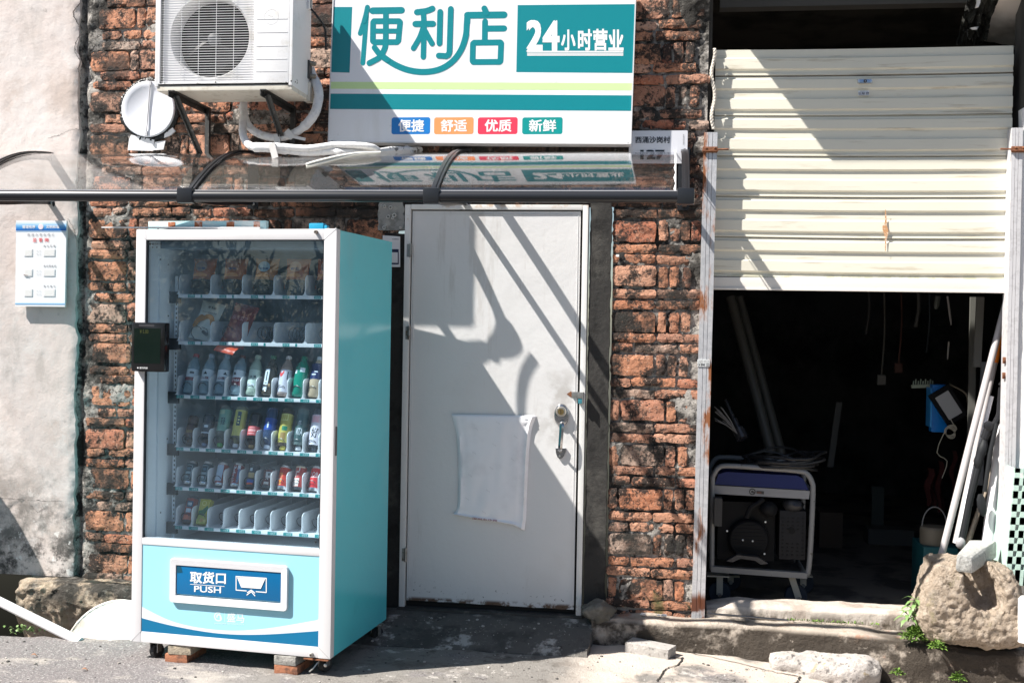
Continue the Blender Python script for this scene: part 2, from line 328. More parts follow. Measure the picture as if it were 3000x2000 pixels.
M_DOORW = mk('white door enamel', (.70, .69, .685), .34, ov=[dict(c=(.62, .60, .58), s=2.2, lo=.52, hi=.75, k=.45, det=8), dict(c=(.50, .47, .43), s=45, lo=.70, hi=.76, k=.5, off=2, det=3), dict(c=(.12, .06, .028), s=14, lo=.44, hi=.54, k=.95, off=3, det=9, r=.9, z=[('Z', .03, .012)]), dict(c=(.34, .31, .28), s=7, lo=.48, hi=.66, k=.55, off=13, det=9, z=[('X', .62, .80), ('Z', .75, .95), ('Z', 1.35, 1.1)]), dict(c=(.50, .47, .44), s=6, lo=.56, hi=.64, k=.45, off=17, det=9, ro=.7, st=(1, 1, .12)), dict(c=(.045, .03, .02), s=60, lo=.63, hi=.68, k=.9, off=5, z=[('Z', .14, .02)])], bump=[(2.2, .16, .04), (9, .06, .012), (60, .04, .003)])
M_FRAMEW = mk('white door frame enamel', (.74, .73, .71), .42, ov=[dict(c=(.50, .30, .15), s=11, lo=.50, hi=.62, k=.7, off=2, det=9, z=[('Z', 2.085, 2.11)]), dict(c=(.44, .37, .3), s=15, lo=.6, hi=.72, k=.6, off=5, det=8), dict(c=(.25, .13, .06), s=10, lo=.45, hi=.58, k=.9, off=3, z=[('Z', .12, .0)])], bump=[(12, .1, .01)])
M_BLACKGAP = plain('dark gap', (.012, .012, .012), .9)
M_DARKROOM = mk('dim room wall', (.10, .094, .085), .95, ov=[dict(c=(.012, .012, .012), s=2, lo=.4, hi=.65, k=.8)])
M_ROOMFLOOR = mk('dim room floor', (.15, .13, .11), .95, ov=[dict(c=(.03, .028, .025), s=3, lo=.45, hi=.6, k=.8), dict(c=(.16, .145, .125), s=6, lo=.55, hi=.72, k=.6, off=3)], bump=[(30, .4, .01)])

# ================================================================ GROUND
def ground_z(x, y):
    z = -.135 - .006 * math.sin(x * 1.7) + .012 * fbm(x * 1.1, y * 1.1, 3)
    t = max(0., min(1., (x - 1.15) / 1.9)); z -= .13 * t * t * (3 - 2 * t)
    z += .0045 * fbm(x * 9, y * 9, 7)
    # the asphalt stops short of the footing on the left and drops into a gully there
    if x < -1.05:
        e = -.575 - .05 * max(0, -1.1 - x) * .3 + .03 * fbm(x * 5, 1, 2)
        k = max(0., min(1., (y - e) / .10)) * max(0., min(1., (-1.05 - x) / .12)); z -= .30 * k * k * (3 - 2 * k)
    return z
mb = MB(); X0, X1, Y0, Y1 = -3.2, 4.2, -2.6, .15
mb.grid(lambda a, b: (X0 + a * (X1 - X0), Y0 + b * (Y1 - Y0), ground_z(X0 + a * (X1 - X0), Y0 + b * (Y1 - Y0)) - (.05 if a in (0, 1) or b in (0,) else 0)), 296, 110)
mb.add([(-90, -2.55, -.19), (-3.15, -2.55, -.19), (-3.15, 60, -.19), (-90, 60, -.19)], [(0, 1, 2, 3)])
mb.add([(4.15, -2.55, -.19), (90, -2.55, -.19), (90, 60, -.19), (4.15, 60, -.19)], [(0, 1, 2, 3)])
mb.build('ground', M_GROUND, kind='structure')
mb = MB(); mb.add([(-90, -90, -.187), (90, -90, -.187), (90, -2.58, -.187), (-90, -2.58, -.187)], [(0, 1, 2, 3)])
mb.build('road', mk('dark road asphalt', (.055, .055, .057), .9, ov=[dict(c=(.085, .083, .08), s=2, lo=.5, hi=.7, k=.7)], bump=[(60, .5, .01)]), kind='structure')
# cracks in the concrete, as narrow open joints
def ribbon(pts, w, z, n=7, seed=0):
    p = catmull(pts, n); v = []; f = []
    for i, q in enumerate(p):
        d = (p[min(i + 1, len(p) - 1)] - p[max(i - 1, 0)]).normalized(); nrm = Vector((-d.y, d.x, 0))
        j = .012 * noise.noise(Vector((i * .9, seed, 0))); ww = w * (.5 + 1.0 * abs(noise.noise(Vector((i * .6, seed, 4))))) + .0015
        for s_ in (-1, 1):
            r = q + nrm * (j + s_ * ww); v.append((r.x, r.y, ground_z(r.x, r.y) + z))
    f = [(2 * i, 2 * i + 2, 2 * i + 3, 2 * i + 1) for i in range(len(p) - 1)]; return v, f
mb = MB()
for k, L in enumerate([[(2345, 1957), (2335, 1975), (2318, 1985), (2312, 2000), (2300, 2040)], [(2000, 1925), (1985, 1950), (1955, 1962), (1935, 1985), (1925, 2000)], [(2000, 1905), (2120, 1925), (2260, 1950), (2345, 1957)], [(1840, 1900), (1930, 1925), (2000, 1928)]]):
    mb.add(*ribbon([atz(px, py, -.15).xy.to_3d() for px, py in L], .004 if k < 2 else .0025, .004, seed=k))
mb.build('ground_crack', plain('crack dirt', (.02, .017, .014), .95), kind='stuff')

# ================================================================ BRICK WALL
wall = thing('brick_wall', 'old sooty brick wall between the pale plaster and the shutter post', 'wall', (0, 0, -.14))
PER, ZT = .2318, 1.745
def in_door(x, z): return -.10 < x < 1.05 and z < 2.125
def mort(a, b):
    x = -1.96 + a * 3.50; z = -.2 + b * 3.75
    y = .001 + .009 * fbm(x * 14, z * 14, 1, 5) + .007 * fbm(x * 45, z * 45, 5, 3)
    if -1.895 < x < -1.862: y += .03
    if x < -1.62: y -= .012 * max(0, noise.noise(Vector((x * 6, z * 5, 9))) + .15) * min(1, (-1.62 - x) * 6)
    y -= .034 * max(0., noise.noise(Vector((x * 5.2, z * 5.2, 33))) - .12)
    return (x, y, z)
mb = MB(); mb.grid(mort, 230, 250, skip=lambda a, b: in_door(-1.96 + a * 3.5 + (.02 if a < .6 else -.02), -.2 + b * 3.75 + .02))
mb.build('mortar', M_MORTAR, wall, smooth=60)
def brick_mesh(w, h, seed, nx, nz):
    rnd = random.Random(seed); b = MB(); d = .03
    def P(i, j):
        u, v = i / nx, j / nz; x = (u - .5) * w; z = (v - .5) * h
        edge = (i in (0, nx)) + (j in (0, nz)); y = -.0025 * rnd.random() - .005 * noise.noise(Vector((u * 2.2 * w / .11, v * 2.2 * h / .11, seed)))
        if edge:
            x += (rnd.random() - .5) * .009 - (.5 - rnd.random() * .2) * .006 * (1 if u > .5 else -1) * (i in (0, nx))
            z += (rnd.random() - .5) * .007 - .002 * (1 if v > .5 else -1) * (j in (0, nz)); y += .0015 + .004 * rnd.random()
        if edge == 2: x *= .965; z *= .93; y += .002
        return (x, y, z)
    v = [P(i, j) for j in range(nz + 1) for i in range(nx + 1)]
    f = [(j * (nx + 1) + i, j * (nx + 1) + i + 1, (j + 1) * (nx + 1) + i + 1, (j + 1) * (nx + 1) + i) for j in range(nz) for i in range(nx)]
    ring = [i for i in range(nx + 1)] + [(j) * (nx + 1) + nx for j in range(1, nz + 1)] + [nz * (nx + 1) + i for i in range(nx - 1, -1, -1)] + [j * (nx + 1) for j in range(nz - 1, 0, -1)]
    k = len(ring); n0 = len(v); v += [(v[r][0] * 1.01, d, v[r][2] * 1.02) for r in ring]
    f += [(ring[(i + 1) % k], ring[i], n0 + i, n0 + (i + 1) % k) for i in range(k)]
    b.add(v, f); return b
KINDS = {}
def brick_var(kind, i):
    key = (kind, i)
    if key not in KINDS:
        w, h, nx, nz = {'thin': (.227, .048, 9, 3), 'tall': (.227, .109, 9, 5), 'end': (.050, .109, 3, 5), 'half': (.109, .048, 5, 3)}[kind]
        b = brick_mesh(w, h, hash((len(kind), i)) % 991 + i * 7, nx, nz); me = bpy.data.meshes.new('brick'); me.from_pydata(b.v, [], b.f)
        me.materials.append(M_BRICK); me.update()
        KINDS[key] = (me, b)
    return KINDS[key]
bricks = []
rb = random.Random(11)
XL, XR = -1.835, 1.505
for c in range(-9, 8):
    for kind, dz in (('tall', 0.), ('thin', .0885), ('thin', .1455)):
        z = ZT + PER * c + dz + .004 * math.sin(c * 2.1)
        if not -.16 < z < 3.5: continue
        x = XL + rb.random() * (.10 if kind == 'thin' else .05) - (.12 if rb.random() < .4 else 0)
        x = max(x, XL); step = 0
        hop = False
        while x < XR - .03:
            if x > .80 and not hop and z < 2.125: x = 1.064 + rb.random() * .012; hop = True; step = rb.choice((0, 0, 1)) if kind == 'tall' else 0
            if kind == 'tall': kd = 'tall' if step % 2 == 0 else 'end'
            else: kd = 'half' if rb.random() < .16 else 'thin'
            w = {'thin': .222, 'tall': .222, 'end': .047, 'half': .106}[kd]
            if x + w > XR + .070:
                kd = 'half' if (XR - x) > .05 and kind == 'thin' else 'end'; w = {'half': .106, 'end': .047}[kd]
            if kind == 'thin' and kd == 'end': break
            xc = x + w / 2
            if not (in_door(xc - w / 2 + .03, z) or in_door(xc + w / 2 - .03, z)):
                bricks.append((kd, xc, z + (rb.random() - .5) * .010, rb.randrange(8), (rb.random() - .5) * .035))
            x += w + .007 + rb.random() * .009; step += 1
def seen(x, z):
    if x < -1.30: return z > .0
    if x < 1.06: return z > 2.0 and not (-.33 < x < 1.06 and z > 2.47)
    return z > 0.0
mass = MB(); nb = 0
for kd, x, z, i, t in bricks:
    me, b = brick_var(kd, i); y = -.009 - .009 * rb.random(); pr = rb.random() < .5
    mtx = Matrix.Translation((x, y, z)) @ Matrix.Rotation(t + (math.pi if pr else 0), 4, 'Y') @ Matrix.Rotation((rb.random() - .5) * .05, 4, 'X')
    if seen(x, z) and nb < 300:
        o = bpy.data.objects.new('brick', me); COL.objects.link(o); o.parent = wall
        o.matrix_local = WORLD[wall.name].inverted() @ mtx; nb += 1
    else: mass.add([mtx @ Vector(p) for p in b.v], b.f)
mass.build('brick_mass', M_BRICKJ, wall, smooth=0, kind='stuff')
# dark cement pilasters and patches on the brick
def rough_slab(mb, x0, x1, z0, z1, y, nx, nz, amp=.004, seed=0, jag=.008, depth=.05):
    def P(a, b):
        x = x0 + a * (x1 - x0); z = z0 + b * (z1 - z0)
        if a in (0, 1): x += jag * noise.noise(Vector((z * 11, seed, a * 5)))+ jag * .6 * noise.noise(Vector((z * 40, seed, a * 5)))
        if b in (0, 1): z += jag * noise.noise(Vector((x * 11, seed, b * 9 + 3)))
        return (x, y + amp * fbm(x * 8, z * 8, seed, 5), z)
    n0 = len(mb.v); mb.grid(P, nx, nz)
    V = mb.v; ring = [n0 + i for i in range(nx + 1)] + [n0 + j * (nx + 1) + nx for j in range(1, nz + 1)] + [n0 + nz * (nx + 1) + i for i in range(nx - 1, -1, -1)] + [n0 + j * (nx + 1) for j in range(nz - 1, 0, -1)]
    k = len(ring); m0 = len(V); s_ = [(V[r][0], V[r][1] + depth, V[r][2]) for r in ring]; V += s_
    fs = [(ring[(i + 1) % k], ring[i], m0 + i, m0 + (i + 1) % k) for i in range(k)]; mb.f += fs; mb.m += [0] * k
mb = MB(); rough_slab(mb, .948, 1.058, -.05, 2.13, -.026, 8, 120, .003, 3, .006); mb.build('cement_pilaster', M_RENDER, wall, smooth=50)
mb = MB(); rough_slab(mb, -.15, -.040, -.05, 1.96, -.02, 8, 120, .003, 5, .006); mb.build('cement_pilaster', M_RENDER, wall, smooth=50)
mb = MB(); rough_slab(mb, -.185, -.045, 1.975, 2.14, -.028, 14, 16, .006, 9, .02)
mb.build('cement_patch', mk('wet grey patch', (.27, .27, .26), .8, ov=[dict(c=(.42, .41, .38), s=12, lo=.5, hi=.7, k=.7), dict(c=(.10, .10, .095), s=20, lo=.5, hi=.6, k=.5, off=3)], bump=[(50, .4, .006)]), wall, smooth=50)
mb = MB()
for q in range(9):
    x, z = -.175 + .12 * rb.random(), 1.985 + .12 * rb.random(); r = .006 + .005 * rb.random()
    mb.lathe([(r * .55, 0), (r, .0005), (r, .0025), (r * .6, .003), (r * .55, 0)], 12, Matrix.Translation((x, -.032, z)) @ Matrix.Rotation(math.pi / 2, 4, 'X'))
mb.build('plug_ring', plain('pale plug rings', (.6, .6, .58), .7), wall, kind='stuff')
mb = MB(); a = at(1810, 750); mb.box(a.x - .008, a.x + .008, -.034, -.024, a.z - .006, a.z + .006); mb.build('paint_tab', plain('white tab', (.8, .8, .78), .6), wall)

# ================================================================ PLASTER WALL (left)
pw = thing('plaster_wall', 'stained pinkish grey plaster wall with a cracked ragged edge beside the bricks', 'wall', (-2.2, 0, .03))
def pl_edge(z): return -1.893 - .006 * (z / 3) + .016 * noise.noise(Vector((z * 4.2, 3, 1))) + .011 * noise.noise(Vector((z * 15, 1, 2))) + .004 * noise.noise(Vector((z * 50, 1, 2)))
def pl(a, b):
    z = .04 + b * 3.6; x = -3.6 + a * (pl_edge(z) + 3.6) if a < 1 else pl_edge(z)
    y = -.034 + .0018 * fbm(x * 3, z * 3, 4) + .0008 * fbm(x * 22, z * 22, 6)
    y += -.0022 * max(0, fbm(x * 2.2 + 4, z * 2.2, 11)) + (.004 if (z < .42 + .1 * fbm(x * 4, z * 4, 2)) else 0)
    d = pl_edge(z) - x
    if d < .05: y += .008 * (1 - d / .05) ** 2 * (1 + noise.noise(Vector((x * 20, z * 20, 8))))
    return (x, y, z)
mb = MB(); NX, NZ = 90, 260
mb.grid(lambda a, b: pl(a ** .6, b), NX, NZ)
n0 = len(mb.v)
for j in range(NZ + 1):
    p = mb.v[j * (NX + 1) + NX]; mb.v.append((p[0] - .004, .03, p[2]))
for j in range(NZ): mb.f.append((j * (NX + 1) + NX, n0 + j, n0 + j + 1, (j + 1) * (NX + 1) + NX)); mb.m.append(0)
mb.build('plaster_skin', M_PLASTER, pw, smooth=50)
def crack(mb, pts, w, seed):
    p = catmull(pts, 8)
    v = []
    for i, q in enumerate(p):
        d = (p[min(i + 1, len(p) - 1)] - p[max(i - 1, 0)]).normalized(); nr = Vector((-d.z, 0, d.x)); j = .008 * noise.noise(Vector((i * .7, seed, 1)))
        ww = w * (.3 + abs(noise.noise(Vector((i * .5, seed, 6)))) * 1.2) * min(1, (len(p) - 1 - i) / 4 + .05)
        for s_ in (-1, 1): r = q + nr * (j + s_ * ww); v.append((r.x, pl_y(r.x, r.z) - .0012, r.z))
    mb.add(v, [(2 * i, 2 * i + 2, 2 * i + 3, 2 * i + 1) for i in range(len(p) - 1)])
def pl_y(x, z):
    a = (x + 3.6) / (pl_edge(z) + 3.6); return pl(min(a, .999), (z - .04) / 3.6)[1]
mb = MB()
for k, L in enumerate([[(236, 8), (222, 22), (214, 40), (222, 60), (232, 80), (236, 92)], [(250, 88), (226, 112), (218, 150), (234, 182), (228, 205), (236, 240)], [(140, 405), (175, 395), (210, 380), (238, 380)], [(0, 1458), (60, 1462), (120, 1466), (200, 1468)], [(90, 1480), (110, 1500), (122, 1490), (118, 1510)], [(198, 640), (214, 668), (222, 700), (236, 712)]]):
    crack(mb, [at(px, py, -.036) for px, py in L], .0035 if k < 2 else .0016, k)
mb.build('plaster_crack', plain('crack shadow dirt', (.05, .045, .04), .95), pw, kind='stuff', smooth=0)

# footing under both walls on the left
ft = MB()
def foot(a, b):
    x = -2.13 + a * 1.2
    yy = [0, -.17, -.20, -.21, -.19, -.05]; zz = [.035, .03, .0, -.06, -.16, -.42]
    k = b * 5; i = min(int(k), 4); t = k - i
    y = yy[i] + (yy[i + 1] - yy[i]) * t; z = zz[i] + (zz[i + 1] - zz[i]) * t
    r = 1 if a not in (0, 1) else 0
    return (x + .01 * fbm(z * 14, y * 9, 3), y - .022 * fbm(x * 7, z * 9, 2, 5) - .010 * fbm(x * 30, z * 30, 4), z + .016 * fbm(x * 7, y * 12, 8) - .012 * (x + 1.6))
ft.grid(foot, 110, 44)
e = [foot(0, j / 44) for j in range(45)]; ft.add(e + [(-2.13, .02, p[2]) for p in e], [(j, j + 1, 46 + j, 45 + j) for j in range(44)])
tag_ft = ft.build('stone_footing', M_FOOT, loc=(-1.6, -.1, -.3), label='rough mouldy stone footing under the plaster wall and left brick strip', category='footing', kind='thing')

# ================================================================ DOOR
dr = thing('door', 'white painted steel door with chrome pull handle between dark cement strips', 'door', (.45, -.02, -.02))
z_top, z_bot = 2.112, -.03
mb = MB(); mb.box(-.038, -.006, -.036, .05, z_bot, z_top, bev=.004).box(.909, .938, -.036, .05, z_bot, z_top - .0, bev=.004).box(-.0055, .9085, -.0362, .05, 2.086, z_top + .001, bev=.004)
mb.build('door_frame', M_FRAMEW, dr)
mb = MB(); mb.box(-.0055, .9085, .0, .04, z_bot, 2.0855); mb.build('door_rebate', M_BLACKGAP, dr)
def leaf(a, b):
    x = .001 + a * .896; z = .004 + b * 2.075
    return (x, -.022 + .0012 * fbm(x * 2.2, z * 2.2, 2) + .0016 * math.exp(-((x - .62) ** 2 + (z - .55) ** 2) * 40), z + (.006 * noise.noise(Vector((x * 14, 1, 1))) - .010 * max(0, a - .2) if b == 0 else 0))
mb = MB(); mb.grid(leaf, 30, 60); n = len(mb.v)
mb.add([(.001, -.022, .004), (.897, -.022, -.004), (.897, -.022, 2.079), (.001, -.022, 2.079), (.001, .005, .004), (.897, .005, -.004), (.897, .005, 2.079), (.001, .005, 2.079)], [(0, 4, 7, 3), (1, 2, 6, 5), (2, 3, 7, 6), (0, 1, 5, 4)])
for x0, x1, z0, z1 in ((.012, .886, 2.062, 2.0645), (.012, .0145, .02, 2.0645), (.8835, .886, .02, 2.0645)): mb.box(x0, x1, -.0245, -.020, z0, z1)
lf = mb.build('door_leaf', M_DOORW, dr)
M_STEEL = mk('dull steel', (.33, .33, .32), .45, .8, ov=[dict(c=(.15, .09, .05), s=30, lo=.5, hi=.65, k=.7, r=.8)])
M_CHROME = mk('worn chrome', (.42, .43, .45), .16, 1., ov=[dict(c=(.22, .2, .19), s=40, lo=.52, hi=.66, k=.5, r=.4)])
M_BRASS = mk('brass', (.45, .32, .14), .35, 1., ov=[dict(c=(.15, .10, .05), s=50, lo=.45, hi=.6, k=.7, r=.7)])
for zc in (at(1211, 735).z, at(1205, 975).z, at(1190, 1620).z):
    mb = MB(); mb.lathe([(.0075, -.036), (.0075, .036)], 12, Matrix.Translation((-.004, -.040, zc))).lathe([(.0078, .001), (.0078, .034)], 12, Matrix.Translation((-.004, -.0402, zc)))
    mb.box(-.024, -.006, -.0375, -.034, zc - .034, zc + .034); mb.build('hinge', M_STEEL, dr)
def dc(X, Y, d=-.022): return at(1560 + X / 6.535, 1120 + Y / 6.535, d)
RX = Matrix.Rotation(math.pi / 2, 4, 'X')      # local z -> -y (towards the street)
def face_front(x, y, z): return Matrix.Translation((x, y, z)) @ RX
e_ = dc(560, 625); hd = MB(); b2 = MB()
hd.lathe([(.0395, 0), (.0395, .010), (.036, .017), (.026, .021), (.001, .022)], 32, Matrix.Translation((e_.x, -.022, e_.z)) @ Matrix.Diagonal((1, 1, 1.52, 1)) @ RX)
gp = catmull([dc(570, 730, -.038), dc(568, 760, -.070), dc(560, 830, -.084), dc(550, 1000, -.086), dc(536, 1180, -.082), dc(528, 1290, -.064), dc(526, 1330, -.036)], 6)
hd.tube(gp, [.0105] * 5 + [.0115] * (len(gp) - 10) + [.0105] * 5, 4, flat=.62)
hd.prism([dc(x, y) for x, y in ((445, 1255), (645, 1255), (640, 1330), (610, 1400), (560, 1450), (520, 1458), (480, 1420), (455, 1350))][::-1], (0, -.014, 0))
hnd = hd.build('pull_handle', M_CHROME, dr, smooth=30)
q = dc(555, 550); b2.lathe([(.0275, 0), (.0275, .010), (.024, .015), (.018, .016)], 28, face_front(q.x, -.040, q.z)); b2.build('lock_ring', mk('satin lock ring', (.62, .57, .5), .3, .9), hnd)
b2 = MB(); b2.lathe([(.0165, 0), (.0165, .0175), (.003, .0175)], 24, face_front(q.x, -.040, q.z)).box(q.x - .0016, q.x + .0016, -.0585, -.0570, q.z - .010, q.z + .009, 1); b2.build('lock_cylinder', [M_BRASS, plain('key slot', (.02, .018, .012), .6)], hnd)
b2 = MB(); q = dc(522, 1410, -.037); b2.lathe([(.005, 0), (.005, .003), (.002, .004)], 10, face_front(q.x, -.036, q.z)); b2.build('foot_screw', M_STEEL, hnd)
lt = MB()
lt.prism([dc(x, y) for x, y in ((655, 222), (735, 168), (752, 180), (752, 280), (735, 276))][::-1], (0, -.003, 0), 1)
A, B_ = dc(752, 280), dc(875, 178); lt.box(A.x, B_.x, -.036, -.0225, A.z, B_.z, 0, .004)
A, B_ = dc(872, 300, -.04), dc(985, 185, -.04); lt.box(A.x, B_.x, -.064, -.036, A.z, B_.z, 0, .003)
A, B_ = dc(878, 400, -.04), dc(955, 305, -.04); lt.box(A.x, B_.x, -.062, -.038, A.z, B_.z, 2, .003); A, B_ = dc(955, 415, -.04), dc(982, 185, -.04); lt.box(A.x, B_.x, -.072, -.0365, A.z, B_.z, 0)
lt.build('hasp_latch', [M_STEEL, M_RUST, plain('teal enamel', (.05, .22, .27), .3)], dr)
mb = MB(); mb.box(-.045, .945, -.06, .03, -.075, -.031, 0, .006); mb.build('threshold', mk('dark stone threshold', (.05, .045, .04), .8, ov=[dict(c=(.16, .14, .12), s=12, lo=.55, hi=.7, k=.7)], bump=[(50, .5, .008)]), dr)

# ---------------- concrete apron in front of the door, ledge, sill
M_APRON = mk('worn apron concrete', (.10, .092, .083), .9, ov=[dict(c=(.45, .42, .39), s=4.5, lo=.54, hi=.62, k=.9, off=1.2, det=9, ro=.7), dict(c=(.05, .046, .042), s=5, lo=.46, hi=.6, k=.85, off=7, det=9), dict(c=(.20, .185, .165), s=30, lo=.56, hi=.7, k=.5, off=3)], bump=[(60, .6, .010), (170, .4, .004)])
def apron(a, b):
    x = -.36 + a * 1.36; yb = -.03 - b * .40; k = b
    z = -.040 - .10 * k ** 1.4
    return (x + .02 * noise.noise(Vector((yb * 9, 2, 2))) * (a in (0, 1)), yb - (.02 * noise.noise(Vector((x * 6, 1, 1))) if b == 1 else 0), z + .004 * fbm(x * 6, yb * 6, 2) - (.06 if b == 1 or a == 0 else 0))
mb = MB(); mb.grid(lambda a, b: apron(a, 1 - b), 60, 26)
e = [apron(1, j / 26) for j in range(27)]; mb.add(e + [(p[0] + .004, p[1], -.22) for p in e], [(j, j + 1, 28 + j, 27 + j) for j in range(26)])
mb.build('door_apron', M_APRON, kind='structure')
def ledge_front(x): return -.15 - .02 * fbm(x * 2.4, 1, 1) - .10 * max(0, min(1, (x - 1.9) / .7)) 
def ledge_pt(x, b, z0):
    f = ledge_front(x)
    yy = [.02, f + .02, f - .004, f - .012, f - .03]; zz = [z0, z0 - .004, z0 - .022, z0 - .07, -.34]
    k = b * 4; i = min(int(k), 3); t = k - i
    y = yy[i] + (yy[i + 1] - yy[i]) * t; z = zz[i] + (zz[i + 1] - zz[i]) * t
    return (x, y - .014 * fbm(x * 6, z * 8, 3, 5), z + .010 * fbm(x * 5, y * 6, 6, 5))
mb = MB(); mb.grid(lambda a, b: ledge_pt(1.0 + a * 3.0, 1 - b, -.008 - .035 * max(0, min(1, (a * 3 - 1.3) / .5))), 180, 44)
e = [ledge_pt(1.0, j / 44, -.008) for j in range(45)]; mb.add(e + [(.985, p[1] * .0 + .02, p[2]) for p in e], [(j, 45 + j, 46 + j, j + 1) for j in range(44)])
mb.build('step_ledge', M_WETLEDGE, kind='structure', smooth=60)
def sill(a, b):
    x = 1.585 + a * 1.5; k = b * 3; yy = [.16, .05, .0, -.012]; zz = [.062, .066, .045, -.03]; i = min(int(k), 2); t = k - i
    t2 = t * t * (3 - 2 * t)
    h = (.6 + .4 * min(1, a * 9 + .25 * noise.noise(Vector((a * 20, 2, 1)))))
    return (x, yy[i] + (yy[i + 1] - yy[i]) * t + .008 * fbm(x * 7, b * 3, 5), (zz[i] + (zz[i + 1] - zz[i]) * t2) * h + .008 * fbm(x * 5, b * 2, 2))
mb = MB(); mb.grid(lambda a, b: sill(a, 1 - b), 110, 20); mb.build('garage_sill', M_SILL, kind='structure', smooth=60)

# ================================================================ GARAGE ROOM (dark)
gr = thing('garage_room', 'dim cluttered garage room behind the half open shutter', 'garage', (2.4, .3, -.03))
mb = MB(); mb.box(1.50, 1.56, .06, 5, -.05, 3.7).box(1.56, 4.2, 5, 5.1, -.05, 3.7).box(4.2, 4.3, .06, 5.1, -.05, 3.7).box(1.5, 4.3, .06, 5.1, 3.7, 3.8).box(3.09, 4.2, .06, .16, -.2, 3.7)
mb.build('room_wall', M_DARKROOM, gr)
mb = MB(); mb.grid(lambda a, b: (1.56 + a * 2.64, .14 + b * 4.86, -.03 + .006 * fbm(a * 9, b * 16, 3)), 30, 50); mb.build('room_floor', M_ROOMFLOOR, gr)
mb = MB(); a = at(2110, 8, .9); b = at(2700, 12, .9); mb.box(a.x, 4.1, .9, 1.0, a.z - .03, a.z + .05); mb.build('ceiling_beam', plain('grey beam', (.30, .29, .28), .8), gr)

# ================================================================ ROLLER SHUTTER
sh = thing('roller_shutter', 'cream corrugated roller shutter pulled halfway up over the garage opening', 'shutter', (2.33, .06, 1.7))
seams = [at(2500, y, .05).z for y in (143, 217, 335.5, 455, 575, 695, 814)]
def slat_profile(z1, z0):
    H = z1 - z0; s_ = [(0, 0, 0), (.010, .004, 1), (.022, .004, 1), (.036, 0, 0), (.085, 0, 0), (.115, -.0095, 0), (.33, -.0095, 0), (.375, 0, 0), (.57, 0, 0), (.60, -.0095, 0), (.845, -.0095, 0), (.885, 0, 0), (.955, 0, 0), (.965, -.005, 0), (1, -.005, 0)]
    return [(.05 + y, z1 - f * H, m) for f, y, m in s_]
XA, XB = 1.578, 3.052
for i in range(6):
    z1, z0 = seams[i], seams[i + 1]
    if i == 0: z1 = z0 + .212; 
    pr = slat_profile(z1, z0)
    if i == 0: pr = [q for q in pr if q[1] < seams[0] + .004]
    b = MB(); NXS = 26
    def wv(x, z, k=i): return .0012 * noise.noise(Vector((x * 1.3, z * 3, k))) + .0006 * noise.noise(Vector((x * 5, z * 6, k)))
    sag = lambda x: -.0045 * math.sin((x - XA) / (XB - XA) * math.pi)
    for x in [XA + (XB - XA) * q / NXS for q in range(NXS + 1)]:
        for y, z, m in pr: b.v.append((x, y + wv(x, z), z + sag(x) + (.012 * (x - 2.3) / 1.5 * (-.35 if i > 1 else 0))))
    n = len(pr)
    for q in range(NXS):
        for j in range(n - 1): b.f.append((q * n + j, q * n + j + 1, (q + 1) * n + j + 1, (q + 1) * n + j)); b.m.append(pr[j][2])
    b.build('slat', [M_SHUT, M_SHUTGRIME if i == 1 else M_SEAM], sh, smooth=28)
zb = seams[6]; zr = at(2500, 851, .05).z
b = MB(); b.box(XA, XB, .040, .062, zr + .006, zb - .003, 0, .004).box(XA, XB, .032, .07, zr - .004, zr + .006, 0, .002); b.build('bottom_rail', mk('cream bottom rail enamel', (.76, .72, .66), .4), sh)
lk = at(2534, 239, .03); b = MB(); w_ = .0725
lkm = [mk('bluish lock steel', (.30, .40, .58), .3, .7), plain('lock bezel', (.62, .63, .66), .25, metal=.8), plain('lock core', (.035, .03, .028), .4)]
b.box(lk.x - w_ / 2, lk.x + w_ / 2, .026, .05, lk.z - .0105, lk.z + .0105, 1, .006).box(lk.x - .027, lk.x + .027, .0235, .028, lk.z - .0085, lk.z + .0085, 0, .002).lathe([(.0085, 0), (.0085, .004), (.006, .005)], 20, face_front(lk.x, .0245, lk.z), 2)
b.box(lk.x - .0015, lk.x + .0015, .0192, .0200, lk.z - .004, lk.z + .004, 1); b.build('shutter_lock', lkm, sh)
st = at(2530.5, 273, .035); b = MB(); sw, shh = .054, .0235
b.box(st.x - sw / 2, st.x + sw / 2, .0348, .0372, st.z - shh / 2, st.z + shh / 2, 0)
o_ = Vector((st.x - sw / 2, .0345, st.z - shh / 2))
b.text('135 3064 1878', o_ + Vector((.0015, 0, .0055)), (sw - .003, 0, 0), (0, 0, .0105), (0, -1, 0), 1, .02)
b.text('专修卷闸门业', o_ + Vector((.007, 0, .0183)), (sw - .014, 0, 0), (0, 0, .004), (0, -1, 0), 1, .0)
b.text('0755 84414841', o_ + Vector((.003, 0, .0010)), (sw - .006, 0, 0), (0, 0, .0035), (0, -1, 0), 1, .0)
b.build('phone_sticker', [plain('sticker white', (.72, .76, .82), .5), plain('sticker navy ink', (.01, .02, .06), .6)], sh)
